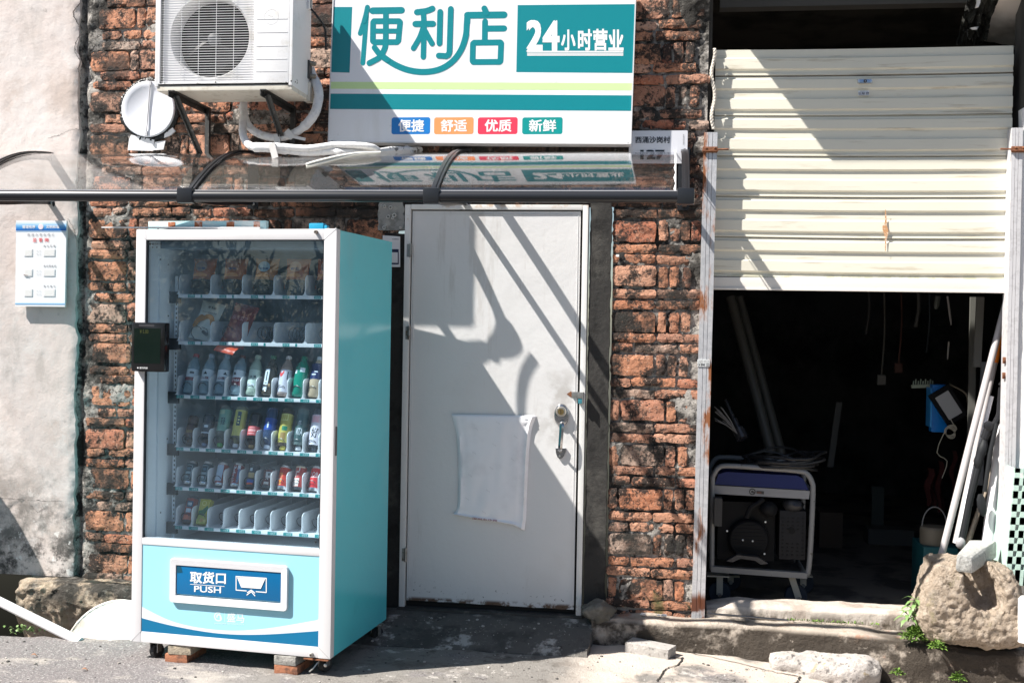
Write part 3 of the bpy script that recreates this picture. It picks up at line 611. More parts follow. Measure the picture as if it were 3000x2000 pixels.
# rust run on the shutter
rs = MB(); a = at(2595, 625, .034); pts = [(2594, 614, .8), (2595, 640, 2.6), (2595, 655, 3.4), (2592, 662, 6.5), (2594, 672, 8.5), (2596, 684, 6.5), (2595, 696, 3), (2594, 735, 1)]
v = []
for px, py, w in pts:
    for s_ in (-1, 1): q = at(px + s_ * w, py, .0335); v.append((q.x, q.y, q.z))
rs.add(v, [(2 * i, 2 * i + 1, 2 * i + 3, 2 * i + 2) for i in range(len(pts) - 1)]); rs.build('rust_run', mk('shutter rust', (.50, .26, .12), .9, ov=[dict(c=(.70, .63, .52), s=60, lo=.48, hi=.6, k=.9)]), sh)
b = MB(); pts = [at(2089 + 5 * math.sin(y * .05), y, .02) for y in range(146, 382, 9)]
for k in range(3):
    b.tube([p + Vector((.006 * math.sin(i * 1.9 + k * 2.1), -.02 + .006 * math.cos(i * 1.9 + k * 2.1), 0)) for i, p in enumerate(pts)], .006, 6)
b.build('rope', mk('frayed rope', (.62, .57, .50), .95, bump=[(120, .8, .004)]), loc=tuple(pts[-1]), label='frayed pale rope hanging down the left edge of the shutter', category='rope', kind='thing')

# ---------------- guide posts
def channel(mb, x0, x1, z0, z1, yf):
    w = x1 - x0; xs = [x0, x0, x0 + w * .33, x0 + w * .36, x0 + w * .39, x0 + w * .62, x0 + w * .65, x0 + w * .68, x1, x1]
    ys = [.06, yf, yf, yf + .004, yf, yf, yf + .004, yf, yf, .06]
    n = len(xs); NZ_ = 40
    for j in range(NZ_ + 1):
        z = z0 + (z1 - z0) * j / NZ_
        for x, y in zip(xs, ys): mb.v.append((x + .0012 * noise.noise(Vector((z * 3, x, 1))), y + .0012 * noise.noise(Vector((z * 2.2, x * 6, 4))), z))
    for j in range(NZ_):
        for i in range(n - 1): mb.f.append((j * n + i, j * n + i + 1, (j + 1) * n + i + 1, (j + 1) * n + i)); mb.m.append(0)
    mb.f.append(tuple(NZ_ * n + i for i in range(n))); mb.m.append(0)
gp1 = thing('shutter_guide', 'rust streaked galvanised guide post between brick pillar and garage opening', 'post', (1.55, -.02, -.02), group='shutter guide posts')
mb = MB(); channel(mb, 1.515, 1.582, -.03, at(2080, 388, -.03).z, -.034)
# lean as in the photograph: the foot stands 2 cm to the left of the head
mb.v = [(x - .018 * (1 - (z + .03) / 2.5) + .010, y, z) for x, y, z in mb.v]
mb.build('post_channel', M_GALV, gp1, smooth=25)
def bolt_clamp(px, py, x0, x1, parent, direction):
    p = at(px, py, -.04); b = MB()
    b.box(x0 - .006, x1 + .006, -.044, -.030, p.z - .016, p.z + .014, 0, .004).box(x0 - .008, x1 + .010, -.050, -.034, p.z - .010, p.z - .004, 0, .002)
    for x in (x0 + .012, x1 - .008): b.lathe([(.006, 0), (.006, .006), (.003, .008)], 6, face_front(x, -.044, p.z + .006))
    b.tube([(x1 if direction > 0 else x0, -.040, p.z), ((x1 + .062) if direction > 0 else (x0 - .058), -.040, p.z + .001)], .0045, 8)
    b.build('bolt_clamp', M_RUST, parent)
bolt_clamp(2083, 438, 1.524, 1.588, gp1, 1)
sp_ = at(2061, 1063, -.036); b = MB(); b.box(sp_.x - .031, sp_.x + .031, -.0385, -.0345, sp_.z - .018, sp_.z + .018)
o_ = Vector((sp_.x - .031, -.0387, sp_.z - .018))
b.text('134 8948 1222', o_ + Vector((.002, 0, .003)), (.058, 0, 0), (0, 0, .012), (0, -1, 0), 1, .02)
for r_, tx in ((.0175, '疏通管道 清洗油烟'), (.0265, '专业维修 安装门窗')): b.text(tx, o_ + Vector((.004, 0, r_)), (.054, 0, 0), (0, 0, .0065), (0, -1, 0), 1, 0)
b.build('phone_sticker', [plain('pale sticker', (.72, .74, .74), .5), plain('black ink', (.02, .02, .02), .6)], gp1)
gp2 = thing('shutter_guide', 'plain pale steel guide post on the side of the big stone', 'post', (3.06, -.02, -.02), group='shutter guide posts')
mb = MB(); channel(mb, 3.030, 3.082, -.03, at(2975, 375, -.03).z, -.034); mb.build('post_channel', mk('pale zinc', (.60, .59, .60), .5, .2, ov=[dict(c=(.45, .44, .45), s=40, lo=.5, hi=.62, k=.5, det=2), dict(c=(.25, .10, .05), s=30, lo=.70, hi=.74, k=.9, off=4)]), gp2, smooth=25)
bolt_clamp(2985, 437, 3.034, 3.09, gp2, -1)
for zc in (at(2947, 1055, .0).z, at(2947, 1100, 0).z):
    b = MB(); b.box(3.018, 3.031, -.02, .0, zc - .016, zc + .016, 0, .004).box(3.014, 3.022, -.028, -.016, zc - .006, zc + .008, 0, .002); b.build('rusty_lug', M_RUST, gp2)
# plaster reveal right of the opening, with the broken slab over it
rv = thing('white_wall', 'bright white wall right of the guide post, at the photo edge', 'wall', (3.3, 0, -.2))
mb = MB(); rough_slab(mb, 3.086, 4.2, -.25, 2.60, -.022, 20, 50, .004, 21, .004, .08); mb.build('wall_face', mk('white wash', (.74, .73, .72), .9, ov=[dict(c=(.55, .53, .5), s=5, lo=.55, hi=.7, k=.5)], bump=[(30, .3, .01)]), rv)
sl = thing('broken_slab', 'plastered underside of a broken concrete slab above the right end of the shutter', 'slab', (3.2, .2, 3.0))
P_ = [at(2935, -40, -.02), at(3060, -40, -.02), at(3060, 150, .42), at(2880, 118, .42)]
mb = MB(); A, B_, C_, D_ = [Vector(p) for p in P_]
mb.grid(lambda a, b: tuple((A * (1 - a) + B_ * a) * (1 - b) + (D_ * (1 - a) + C_ * a) * b + Vector((.02 * noise.noise(Vector((b * 7, 1, 5))) * (1 - a), 0, -.02 * math.sin(b * 3) + .01 * fbm(a * 3, b * 3, 2)))), 16, 20)
mb.build('slab_soffit', mk('smooth soffit plaster', (.74, .67, .61), .8, ov=[dict(c=(.40, .36, .33), s=4, lo=.5, hi=.7, k=.6)], bump=[(20, .2, .01)]), sl)
Q_ = [at(2845, -40, .02), at(2936, -40, -.018), at(2884, 124, .425), at(2800, 130, .46)]
A2, B2_, C2_, D2_ = [Vector(p) for p in Q_]
mb = MB(); mb.grid(lambda a, b: tuple((A2 * (1 - a) + B2_ * a) * (1 - b) + (D2_ * (1 - a) + C2_ * a) * b + Vector((0, .03 * fbm(a * 7, b * 9, 2, 5), .045 * fbm(a * 8, b * 10, 7, 5)))), 26, 34)
mb.build('slab_edge', mk('broken slab edge', (.07, .07, .06), .95, ov=[dict(c=(.45, .44, .42), s=26, lo=.60, hi=.66, k=.9, off=2), dict(c=(.02, .02, .018), s=12, lo=.45, hi=.6, k=.9)], bump=[(60, .8, .02)]), sl, smooth=60)
mb = MB(); q = at(2866, 8, -.03)
mb.prism([q + Vector(v_) for v_ in ((-.010, 0, .05), (.012, 0, .05), (.010, 0, -.002), (.002, 0, -.022), (-.012, 0, -.024), (-.006, 0, 0))], (0, .015, 0)); q = at(2855, 82, .2)
mb.prism([q + Vector(v_) for v_ in ((-.022, 0, .0), (.026, .02, .012), (.018, .02, -.004), (-.010, 0, -.010))], (0, .012, 0)); mb.build('plaster_chip', plain('white plaster chips', (.75, .72, .69), .8), sl)
mb = MB(); mb.box(2.95, 4.2, .16, 1.2, 2.93, 2.945).box(3.09, 4.2, -.02, .06, 2.60, 3.7); mb.build('slab_mass', plain('dark slab concrete', (.05, .05, .045), .95), sl)
# the eave over the garage: unseen, inferred from the shadow on the shutter
ev = MB(); ev.box(1.36, 4.4, -.395, .0, 3.46, 3.56, 0, .01)
ev.build('inferred_concrete_eave', mk('inferred eave concrete', (.38, .36, .33), .9, bump=[(40, .4, .01)]), loc=(2.8, -.2, 3.46), label='concrete eave slab projecting over the garage opening', category='eave', kind='thing')
# ================================================================ VENDING MACHINE
TH = .1032; MW, MD, MH = 1.0136, .7539, 1.954
mex = Vector((math.cos(TH), -math.sin(TH), 0)); mey = Vector((math.sin(TH), math.cos(TH), 0))
MO = Vector((-.1333, -.9707, -.0521)) - mex * MW            # front left bottom corner of the cabinet
GZ = -.137; V0 = MO.z - GZ
vm = thing('vending_machine', 'light blue and white snack and drink vending machine with a glass front', 'vending machine', (MO.x, MO.y, GZ), -TH)
MM = WORLD[vm.name]; MI = MM.inverted()
def mp(px, py, w=0.):
    """photograph point on the machine plane w behind its front -> (u, v) in the machine's own frame"""
    o = MI @ CAM; d = MI.to_3x3() @ ray(px, py); p = o + d * ((w - o.y) / d.y); return Vector((p.x, w, p.z))
B0, T0 = V0, V0 + MH
TEAL = mk('pale teal machine enamel', (.098, .575, .655), .20, coat=.3, ov=[dict(c=(.056, .50, .60), s=3, lo=.5, hi=.75, k=.4), dict(c=(.16, .20, .19), s=70, lo=.735, hi=.76, k=.8, off=3, det=2), dict(c=(.16, .50, .56), s=2.2, lo=.52, hi=.75, k=.5, off=7, det=9, st=(1, 1, .35)), dict(c=(.05, .30, .36), s=5, lo=.5, hi=.64, k=.5, off=9, det=9, z=[('Z', .22, -.04)])], bump=[(1.6, .05, .05)])
WHITE = mk('white machine enamel', (.66, .65, .66), .32, ov=[dict(c=(.60, .59, .59), s=4, lo=.55, hi=.75, k=.35)])
LINER = plain('white liner', (.76, .79, .82), .45)
LINERD = plain('grey back liner', (.20, .25, .30), .5)  # back and top lining greyed to paint the unlit interior
BLACK = plain('black plastic', (.014, .014, .015), .35)
mb = MB(); t_ = .03; WD = .045
mb.box(.004, t_, WD, MD, B0, T0).box(MW - t_, MW - .004, WD, MD, B0, T0 - .004).box(t_, MW - t_, WD + .01, MD, B0, B0 + .30).box(t_, MW - t_, MD - .02, MD - .002, B0 + .30, T0 - t_)
mb.build('cabinet', TEAL, vm, local=True)
mb = MB(); mb.box(t_ + .0005, MW - t_ - .0005, WD, MD - .0005, T0 - t_, T0 - .003); mb.build('top_panel', plain('neutral grey top panel', (.30, .29, .28), .6), vm, local=True)  # unseen top coloured neutral grey to keep teal bounce off the awning
mb = MB(); fl = mp(700, 1600, .3).z
mb.box(t_ + .001, t_ + .012, WD + .004, MD - .022, B0 + .32, T0 - t_ - .001).box(MW - t_ - .012, MW - t_ - .001, WD + .004, MD - .022, B0 + .32, T0 - t_ - .001).box(t_ + .013, MW - t_ - .013, MD - .035, MD - .022, B0 + .32, T0 - t_ - .001, 1)
mb.box(t_ + .013, MW - t_ - .002, WD + .004, MD - .036, B0 + .302, mp(700, 1592, .22).z - .02).box(t_ + .013, MW - t_ - .013, WD + .10, MD - .036, T0 - t_ - .05, T0 - t_ - .003, 1)
# joggle in the left liner with its fixing screws
mb.box(t_ + .012, t_ + .022, .13, .20, B0 + .42, T0 - t_ - .09)
for px, py in ((492, 775), (465, 760), (493, 925), (445, 690), (493, 1036), (490, 1285), (490, 1430), (465, 1500)):
    w = .06 + (px - 425) / 90 * .17; p = MI @ CAM; d = MI.to_3x3() @ ray(px, py); q = p + d * ((t_ + .0125 - p.x) / d.x)
    mb.lathe([(.0045, 0), (.004, .003)], 8, Matrix.Translation((t_ + .021 if .13 < q.y < .2 else t_ + .0115, q.y, q.z)) @ Matrix.Rotation(math.pi / 2, 4, 'Y'), 2)
mb.build('inner_liner', [LINER, LINERD, plain('liner screw', (.12, .13, .14), .4)], vm, local=True)
# glazed door: white frame
gu0, gu1 = mp(424, 1000).x, mp(945, 1000).x
gv1 = (mp(425, 703).z + mp(950, 702).z) / 2; gv0 = (mp(418, 1578).z + mp(940, 1605).z) / 2; pv1 = (mp(415, 1596).z + mp(938, 1627).z) / 2; pv0 = (mp(414, 1850).z + mp(934, 1892).z) / 2
fr = MB()
fr.box(0, gu0, 0, WD, B0 + .001, T0, 0, .006).box(gu1, MW, 0, WD, B0 + .001, T0, 0, .006).box(gu0 - .002, gu1 + .002, .0008, WD, gv1, T0 - .0012, 0, .006).box(gu0 - .002, gu1 + .002, .0006, WD, pv1, gv0, 0, .006).box(gu0 - .002, gu1 + .002, .0008, WD, B0 + .0018, pv0, 0, .006)
for a, b in (((gu0, gv1), (0, T0)), ((gu1, gv1), (MW, T0)), ((gu1, pv0), (MW, B0)), ((gu0, pv0), (0, B0))):   # mitred corners
    fr.bar((a[0], -.0002, a[1]), (b[0] * .97 + a[0] * .03, -.0002, b[1] * .97 + a[1] * .03), .0012, .0012, 1)
fr.box(gu0 - .001, gu0 + .004, .004, .02, gv0, gv1, 2).box(gu1 - .004, gu1 + .001, .004, .02, gv0, gv1, 2).box(gu0, gu1, .004, .02, gv1 - .004, gv1 + .001, 2)
dfr = fr.build('door_frame', [WHITE, plain('mitre seam', (.3, .3, .3), .6), plain('glazing gasket', (.03, .035, .04), .6)], vm, local=True)
gl = MB(); gl.box(gu0 + .001, gu1 - .001, .012, .017, gv0 + .0005, gv1 - .0005)
GLASS = clear_sheet('display glass', (.90, .96, .99), (.40, .60, .78), .019, 1.45, 0., 7)  # blue dust colour paints a bluish sky haze over the pane
gl.build('glass', GLASS, dfr, local=True)
mk_ = MB(); p = mp(434, 711); q = mp(470, 713)
k_ = .0035 / 1
mk_.text('盛马科技', (p.x + .012, .0112, p.z - .010), (q.x - p.x - .012 + .002, 0, 0), (0, 0, .0095), (0, -1, 0), 0, .01)
mk_.lathe([(.0035, 0), (.0055, 0), (.0055, .0003), (.0035, .0003)], 14, Matrix.Translation((p.x + .004, .0112, p.z - .005)) @ RX)
for px in (444, 456): a = mp(px, 724); mk_.lathe([(.0018, 0), (.0034, 0), (.0034, .0003), (.0018, .0003)], 10, Matrix.Translation((a.x, .0112, a.z)) @ RX)
a = mp(922, 1588); mk_.lathe([(.0045, 0), (.0055, 0), (.0055, .0003), (.0045, .0003)], 14, Matrix.Translation((a.x, .0112, a.z)) @ RX).text('MAX', (a.x - .003, .0112, a.z - .0015), (.006, 0, 0), (0, 0, .003), (0, -1, 0)).text('加热玻璃', (a.x - .006, .0112, a.z - .0105), (.012, 0, 0), (0, 0, .003), (0, -1, 0))
mk_.build('glass_print', plain('dark glass print', (.02, .025, .03), .5), dfr, local=True)
for px, py in ((927, 680), (914, 1916)):
    a = mp(px, py); b = MB(); b.lathe([(.0085, 0), (.0085, .012), (.007, .014), (.0045, .014), (.0045, .008)], 16, Matrix.Translation((a.x, .001, a.z)) @ RX).lathe([(.0042, 0), (.0042, .0128)], 10, Matrix.Translation((a.x, .001, a.z)) @ RX, 1)
    b.build('door_lock', [M_STEEL, plain('lock hole', (.05, .045, .04), .5)], dfr, local=True)
b = MB(); a, c = mp(975, 1250), mp(975, 1336); b.box(MW - .003, MW + .006, .020, .030, c.z, a.z, 0, .003); b.build('door_grip', plain('grip steel', (.18, .17, .17), .4, metal=.6), dfr, local=True)
# lower panel, printed band by band
LB, WV, DT = mk('pale blue panel print', s2l((150, 206, 222)), .3), plain('white wave print', (.66, .66, .70), .3), plain('deep teal print', s2l((0, 104, 146)), .3)
pn = MB(); pn.box(gu0 - .001, gu1 + .001, .004, .02, pv0 - .001, pv1 + .001, 0)
def cr4(X, Y): return (X / 1.96, 1450 + Y / 1.96)
def curve(pts, y): return [Vector((p.x, y, p.z)) for p in catmull([mp(*cr4(*q)) for q in pts], 8)]
up = curve([(800, 634), (1000, 728), (1250, 773), (1500, 768), (1845, 712)], .0034); lo_ = curve([(800, 702), (1000, 752), (1250, 793), (1500, 800), (1845, 778)], .0034)
def strip(mbx, A, B, mi):
    n = len(A); mbx.add(A + B, [(i, n + i, n + i + 1, i + 1) for i in range(n - 1)], mi)
def cl(P, y): return [Vector((max(gu0, min(gu1, p.x)), y, max(pv0, p.z))) for p in P]
strip(pn, cl(up, .0034), cl(lo_, .0034), 1)
bt = [Vector((p.x, .0031, pv0)) for p in lo_]; strip(pn, cl(lo_, .0031), cl(bt, .0031), 2)
pnl = pn.build('front_panel', [LB, WV, DT], dfr, local=True)
lg = MB(); a0 = mp(*cr4(1228, 726)); a1 = mp(*cr4(1275, 668)); s = a1.x - a0.x; hh = a1.z - a0.z; cxx, czz = (a0.x + a1.x) / 2, (a0.z + a1.z) / 2
def ring2(mbx, c, r0, r1, a_0, a_1, y, n=18, mi=0, sx=1.):
    v = []
    for i in range(n + 1):
        a = math.radians(a_0 + (a_1 - a_0) * i / n)
        for r in (r0, r1): v.append((c[0] + r * math.cos(a) * sx, y, c[1] + r * math.sin(a)))
    mbx.add(v, [(2 * i, 2 * i + 1, 2 * i + 3, 2 * i + 2) for i in range(n)], mi)
ring2(lg, (cxx, czz), s * .40, s * .54, 60, 330, .0036); ring2(lg, (cxx + s * .06, czz), s * .14, s * .32, -40, 210, .0035); ring2(lg, (cxx + s * .16, czz - s * .2), s * .05, s * .3, 300, 420, .0034)
a = mp(*cr4(1288, 726)); lg.box(a.x - .0007, a.x + .0007, .0034, .0039, a.z, a.z + hh * .95)
a, b2, c = mp(*cr4(1302, 728)), mp(*cr4(1400, 732)), mp(*cr4(1302, 674)); lg.text('盛马', (a.x, .0038, a.z), (b2.x - a.x, 0, b2.z - a.z), (0, 0, c.z - a.z), (0, -1, 0), 0, .02)
a, b2, c = mp(*cr4(1228, 740)), mp(*cr4(1400, 746)), mp(*cr4(1228, 731)); lg.text('SHENGMA TECHNOLOGY', (a.x, .0034, a.z), (b2.x - a.x, 0, b2.z - a.z), (0, 0, c.z - a.z), (0, -1, 0), 0, .004)
lg.build('panel_emblem', plain('pale emblem print', s2l((206, 230, 238)), .4), dfr, local=True)
# delivery hatch
def rrect(c00, c11, r, y, n=5):
    x0, z0, x1, z1 = c00[0], c00[1], c11[0], c11[1]; out = []
    for cxx_, czz_, a0_ in ((x1 - r, z1 - r, 0), (x0 + r, z1 - r, 90), (x0 + r, z0 + r, 180), (x1 - r, z0 + r, 270)):
        for i in range(n + 1):
            a = math.radians(a0_ + 90 * i / n); out.append(Vector((cxx_ + r * math.cos(a), y, czz_ + r * math.sin(a))))
    return out
ho0 = mp(*cr4(979, 640)); ho1 = mp(*cr4(1657, 380)); hi0 = mp(*cr4(1013, 594)); hi1 = mp(*cr4(1620, 418))
zmid = lambda pxa, pya, pxb, pyb: (mp(*cr4(pxa, pya)).z + mp(*cr4(pxb, pyb)).z) / 2
oz0, oz1 = zmid(985, 612, 1650, 662), zmid(985, 360, 1650, 404); iz0, iz1 = zmid(1013, 574, 1619, 617), zmid(1013, 398, 1619, 440)
hb = MB(); O = rrect((ho0.x, oz0), (ho1.x, oz1), .016, -.010); I = rrect((hi0.x, iz0), (hi1.x, iz1), .002, -.010); n = len(O)
O2 = [p + Vector((0, .014, 0)) for p in O]; I2 = [p + Vector((0, .03, 0)) for p in I]
Ob = [Vector((p.x * .996 + .004 * (ho0.x + ho1.x) / 2, -.0135, p.z * .98 + .02 * (oz0 + oz1) / 2)) for p in O]
hb.add(O2 + O + Ob + I + I2, [(k * n + i, k * n + (i + 1) % n, (k + 1) * n + (i + 1) % n, (k + 1) * n + i) for k in range(4) for i in range(n)])
hatch = hb.build('hatch', plain('white hatch plastic', (.68, .68, .70), .35), vm, local=True)
FLB = plain('blue flap print', s2l((0, 96, 146)), .28)
fb = MB(); fb.box(hi0.x + .003, hi1.x - .003, -.0065, .0, iz0 + .008, iz1 - .003, 0, .002)
fb.box(hi0.x + .0005, hi1.x - .0005, .0105, .0125, iz0, iz1, 1)
c_ = [(hi0.x + .005, .0036 - .0105, iz1 - .004), (hi0.x + .026, .0036 - .0105, iz1 - .006), (hi0.x + .034, .0034 - .0105, iz1 - .034), (hi0.x + .006, .0036 - .0105, iz1 - .038)]; fb.face(c_[::-1], 2)
FY = -.0075
def ftext(body, X0_, Y0_, X1_, Y1_, Yr, bold=.01):
    a, b_, c = mp(*cr4(X0_, Y1_)), mp(*cr4(X1_, Yr)), mp(*cr4(X0_, Y0_)); fb.text(body, (a.x, FY + .0005, a.z), (b_.x - a.x, 0, b_.z - a.z), (0, 0, c.z - a.z), (0, -1, 0), 3, bold)
ftext('取货口', 1097, 435, 1299, 500, 507, .025); ftext('PUSH', 1120, 517, 1272, 551, 559, .015)
def fseg(X0_, Y0_, X1_, Y1_, w): a, b_ = mp(*cr4(X0_, Y0_)), mp(*cr4(X1_, Y1_)); fb.bar((a.x, FY + .0006, a.z), (b_.x, FY + .0006, b_.z), .0012, w, 3, up=(0, -1, 0)) if False else stroke(fb, [(a.x, a.z), (b_.x, b_.z)], w, FY, 3)
SEQ = [0]
def stroke(mbx, pts, w, y, mi, caps=True):
    """a rounded pen stroke printed in a plane facing the street"""
    P = [Vector((p[0], p[1])) for p in pts]; r = w / 2
    for i in range(len(P) - 1):
        a, b_ = P[i], P[i + 1]; d = b_ - a
        if d.length < 1e-6: continue
        d.normalize(); nn = Vector((-d.y, d.x)) * r; SEQ[0] = (SEQ[0] + 1) % 40; yy = y - .000025 * SEQ[0]; out = []
        ang = math.atan2(nn.y, nn.x)
        if caps:
            for k in range(7): t = ang + math.pi * k / 6; out.append((a.x + r * math.cos(t), yy, a.y + r * math.sin(t)))
            for k in range(7): t = ang + math.pi + math.pi * k / 6; out.append((b_.x + r * math.cos(t), yy, b_.y + r * math.sin(t)))
        else: out = [(q.x, yy, q.y) for q in (a + nn, a - nn, b_ - nn, b_ + nn)]
        mbx.face(out, mi)
fseg(1098, 508, 1293, 521, .0025)
for sgs in (((1360, 463), (1360, 541)), ((1360, 463), (1533, 474)), ((1533, 474), (1533, 555)), ((1360, 541), (1419, 546)), ((1475, 550), (1533, 555)), ((1425, 556), (1447, 541)), ((1447, 541), (1467, 558)), ((1422, 569), (1447, 550)), ((1447, 550), (1468, 574))): fseg(*sgs[0], *sgs[1], .0045)
fb.face([tuple(Vector((p.x, FY - .0012, p.z))) for p in (mp(*cr4(1366, 468)), mp(*cr4(1390, 526)), mp(*cr4(1502, 534)), mp(*cr4(1528, 476)))], 3)
fb.build('flap', [FLB, BLACK, plain('curled film', (.0, .06, .11), .4), plain('white flap print', (.78, .78, .78), .4)], hatch, local=True)
# card and face terminal
tm = MB(); a, b2 = mp(386, 1092, -.04), mp(486, 943, -.04); tm.box(a.x, b2.x, -.048, -.001, (mp(386, 1086, -.04).z + mp(486, 1092, -.04).z) / 2, (mp(386, 943, -.04).z + mp(486, 945, -.04).z) / 2, 0, .012)
zt, zb_ = (mp(386, 943, -.04).z + mp(486, 945, -.04).z) / 2, (mp(386, 1086, -.04).z + mp(486, 1092, -.04).z) / 2; ww = b2.x - a.x
tm.box(a.x + .015 * 1, b2.x - .022, -.0488, -.047, zb_ + .04, zt - .028, 1).box(a.x + .04, b2.x - .055, -.0486, -.047, zt - .020, zt - .010, 2)
tm.text('¥ 5.00', (a.x + .045, -.0488, zt - .052), (.045, 0, 0), (0, 0, .018), (0, -1, 0), 3, 0).text('盛马科技', (a.x + .046, -.0482, zb_ + .014), (.042, 0, 0), (0, 0, .009), (0, -1, 0), 4, .02)
tm.lathe([(.004, 0), (.004, .0006)], 10, Matrix.Translation((a.x + .037, -.0482, zb_ + .018)) @ RX, 4)
tm.build('payment_terminal', [plain('gloss black terminal', (.008, .008, .009), .12), plain('dark screen', (.006, .012, .010), .06), plain('camera bar', (.05, .05, .055), .2), plain('dim screen digits', (.05, .055, .01), .4), plain('white print', (.6, .6, .6), .5)], vm, local=True)
# castors
M_CASTOR = plain('black castor rubber', (.02, .02, .02), .7)
for k, (px, py, w) in enumerate(((450, 1905, .03), (945, 1960, .05), (1098, 1850, .62), (480, 1900, .66))):
    u = mp(px, py, w).x; b = MB(); R_ = .034
    b.box(u - .028, u + .028, w + .004, w + .05, B0 - .009, B0 + .002, 1, .002)
    b.box(u - .022, u - .018, w + .002, w + .046, B0 - .052, B0 - .008, 1).box(u + .016, u + .020, w + .002, w + .046, B0 - .052, B0 - .008, 1)
    b.lathe([(.012, -.015), (R_ * .9, -.016), (R_, -.010), (R_, .010), (R_ * .9, .016), (.012, .015)], 18, Matrix.Translation((u - .001, w + .030, max(.036, B0 - .048))) @ Matrix.Rotation(math.pi / 2, 4, 'Y') @ Matrix.Rotation(.4, 4, 'X'), 0)
    if k == 1: b.tube([(u - .02, w - .01, B0 - .03), (u - .035, w - .03, B0 - .055), (u - .05, w - .035, B0 - .068)], .0035, 6, 2).lathe([(.008, 0), (.008, .01), (.004, .012)], 8, Matrix.Translation((u + .018, w - .004, B0 - .04)) @ RX, 2)
    b.build('castor', [M_CASTOR, M_STEEL, plain('bright bolt', (.6, .6, .58), .3, metal=.8)], vm, local=True)
b = MB(); a = mp(890, 1931); b.box(mp(890, 1930).x, mp(962, 1930).x, -.004, .03, B0 - .008, B0 - .003); b.build('hinge_plate', M_RUST, vm, local=True)

# shelves, with dividers, tag strips and spirals
SW = .22
rows = [((525, 859), (945, 868), 5, 92.4, 524), ((522, 996), (945, 1009), 5, 92.4, 524), ((520, 1154), (944, 1171), 10, 46.0, 519), ((518, 1308), (942, 1328), 10, 46.0, 518), ((514, 1425), (940, 1446), 10, 46.2, 515), ((513, 1538), (938, 1564), 10, 46.2, 514)]
M_DIV = plain('white shelf plastic', (.72, .74, .77), .4); M_SPR = plain('dark spiral wire', (.018, .022, .03), .35); M_TAG = plain('teal price tag', s2l((0, 132, 132)), .5); M_TAGW = plain('white price tag', (.75, .78, .8), .5)
NUM0 = [1, 11, 21, 31, 41, 51]; EMPTY = {1: (2, 3, 4), 5: (2, 3, 4, 5, 6, 7, 8, 9)}
SHV = []; SLOT = {}
def spiral(mbx, u, v, w0, r, turns, pitch, thick=.0022, seg=14, ph=-1.2):
    pts = [(u + r * math.cos(ph + 2 * math.pi * k / seg), w0 + pitch * k / seg, v + r * math.sin(ph + 2 * math.pi * k / seg)) for k in range(int(turns * seg) + 1)]
    mbx.tube(pts, thick, 5)
for ri, (L, R_, ns, pit, x0) in enumerate(rows):
    vz = (mp(*L, SW).z + mp(*R_, SW).z) / 2; yy = (L[1] + R_[1]) / 2
    us = [mp(x0 + pit * i, yy, SW).x for i in range(ns + 1)]
    u0 = us[0] - .002; u1 = MW - t_ - .016
    b = MB(); b.box(u0, u1, SW, .66, vz - .006, vz - .001, 0).box(u0, u1, SW - .002, SW + .004, vz - .018, vz - .0005, 0, .001)
    sh_ = b.build('shelf', M_DIV, vm, local=True)
    for i in range(ns + 1):
        u = us[i]
        if u > u1: continue
        d = MB(); h = .098 if ri < 2 else .094
        prof = [(SW + .002, vz), (SW + .002, vz + h * .74)] + [(SW + .002 + .030 * (1 - math.cos(a)), vz + h * .74 + h * .26 * math.sin(a)) for a in (.4, .8, 1.2, 1.57)] + [(.64, vz + h * 1.02), (.64, vz)]
        d.prism([(u - .0016, w, v) for w, v in prof], (.0032, 0, 0))
        d.prism([(u - .013, SW - .001, vz), (u + .013, SW - .001, vz), (u + .005, SW - .001, vz + .006), (u + .0022, SW - .001, vz + .018), (u - .0022, SW - .001, vz + .018), (u - .005, SW - .001, vz + .006)], (0, .002, 0))
        d.build('divider', M_DIV, sh_, local=True, smooth=30)
    for i in range(ns):
        um = (us[i] + us[i + 1]) / 2; SLOT[(ri, i)] = (um, vz)
        tw = (us[i + 1] - us[i]); tg = MB()
        if ri < 2: x_0, x_1, x_2, x_3 = us[i] + tw * .30, us[i] + tw * .52, us[i] + tw * .70, us[i] + tw * .75
        else: x_0, x_1, x_2, x_3 = us[i] - tw * .02, us[i] + tw * .44, us[i] + tw * .86, us[i] + tw * .98
        if x_1 > u1: continue
        tg.box(x_0, x_1, SW - .0035, SW - .0021, vz - .0165, vz - .002, 0).box(x_1, min(x_2, u1), SW - .0036, SW - .0021, vz - .0145, vz - .004, 1).box(min(x_2, u1), min(x_3, u1 + .001), SW - .0034, SW - .0021, vz - .0165, vz - .002, 0)
        tg.text('%03d' % (NUM0[ri] + i), (x_0 + .006, SW - .0036, vz - .0135), (x_1 - x_0 - .012, 0, 0), (0, 0, .0085), (0, -1, 0), 2, 0)
        tg.build('price_tag', [M_TAG, M_TAGW, plain('tag figures', (.55, .72, .72), .6)], sh_, local=True, smooth=0)
        s_ = MB(); r = .033 if ri < 2 else .0265
        if um + r > u1: continue
        if i in EMPTY.get(ri, ()): spiral(s_, um, vz + r + .008, SW + .035, r, 4 if ri == 5 else 6, .085 if ri == 5 else .042, .0019)
        else: spiral(s_, um, vz + r + .008, SW + .012, r, .62, .03, .0019, ph=.5)
        s_.build('spiral', M_SPR, sh_, local=True)
    b = MB(); b.box(t_ + .012, us[0] - .004, SW + .012, SW + .03, vz - .045, vz + .012); b.build('shelf_hook', BLACK, sh_, local=True)
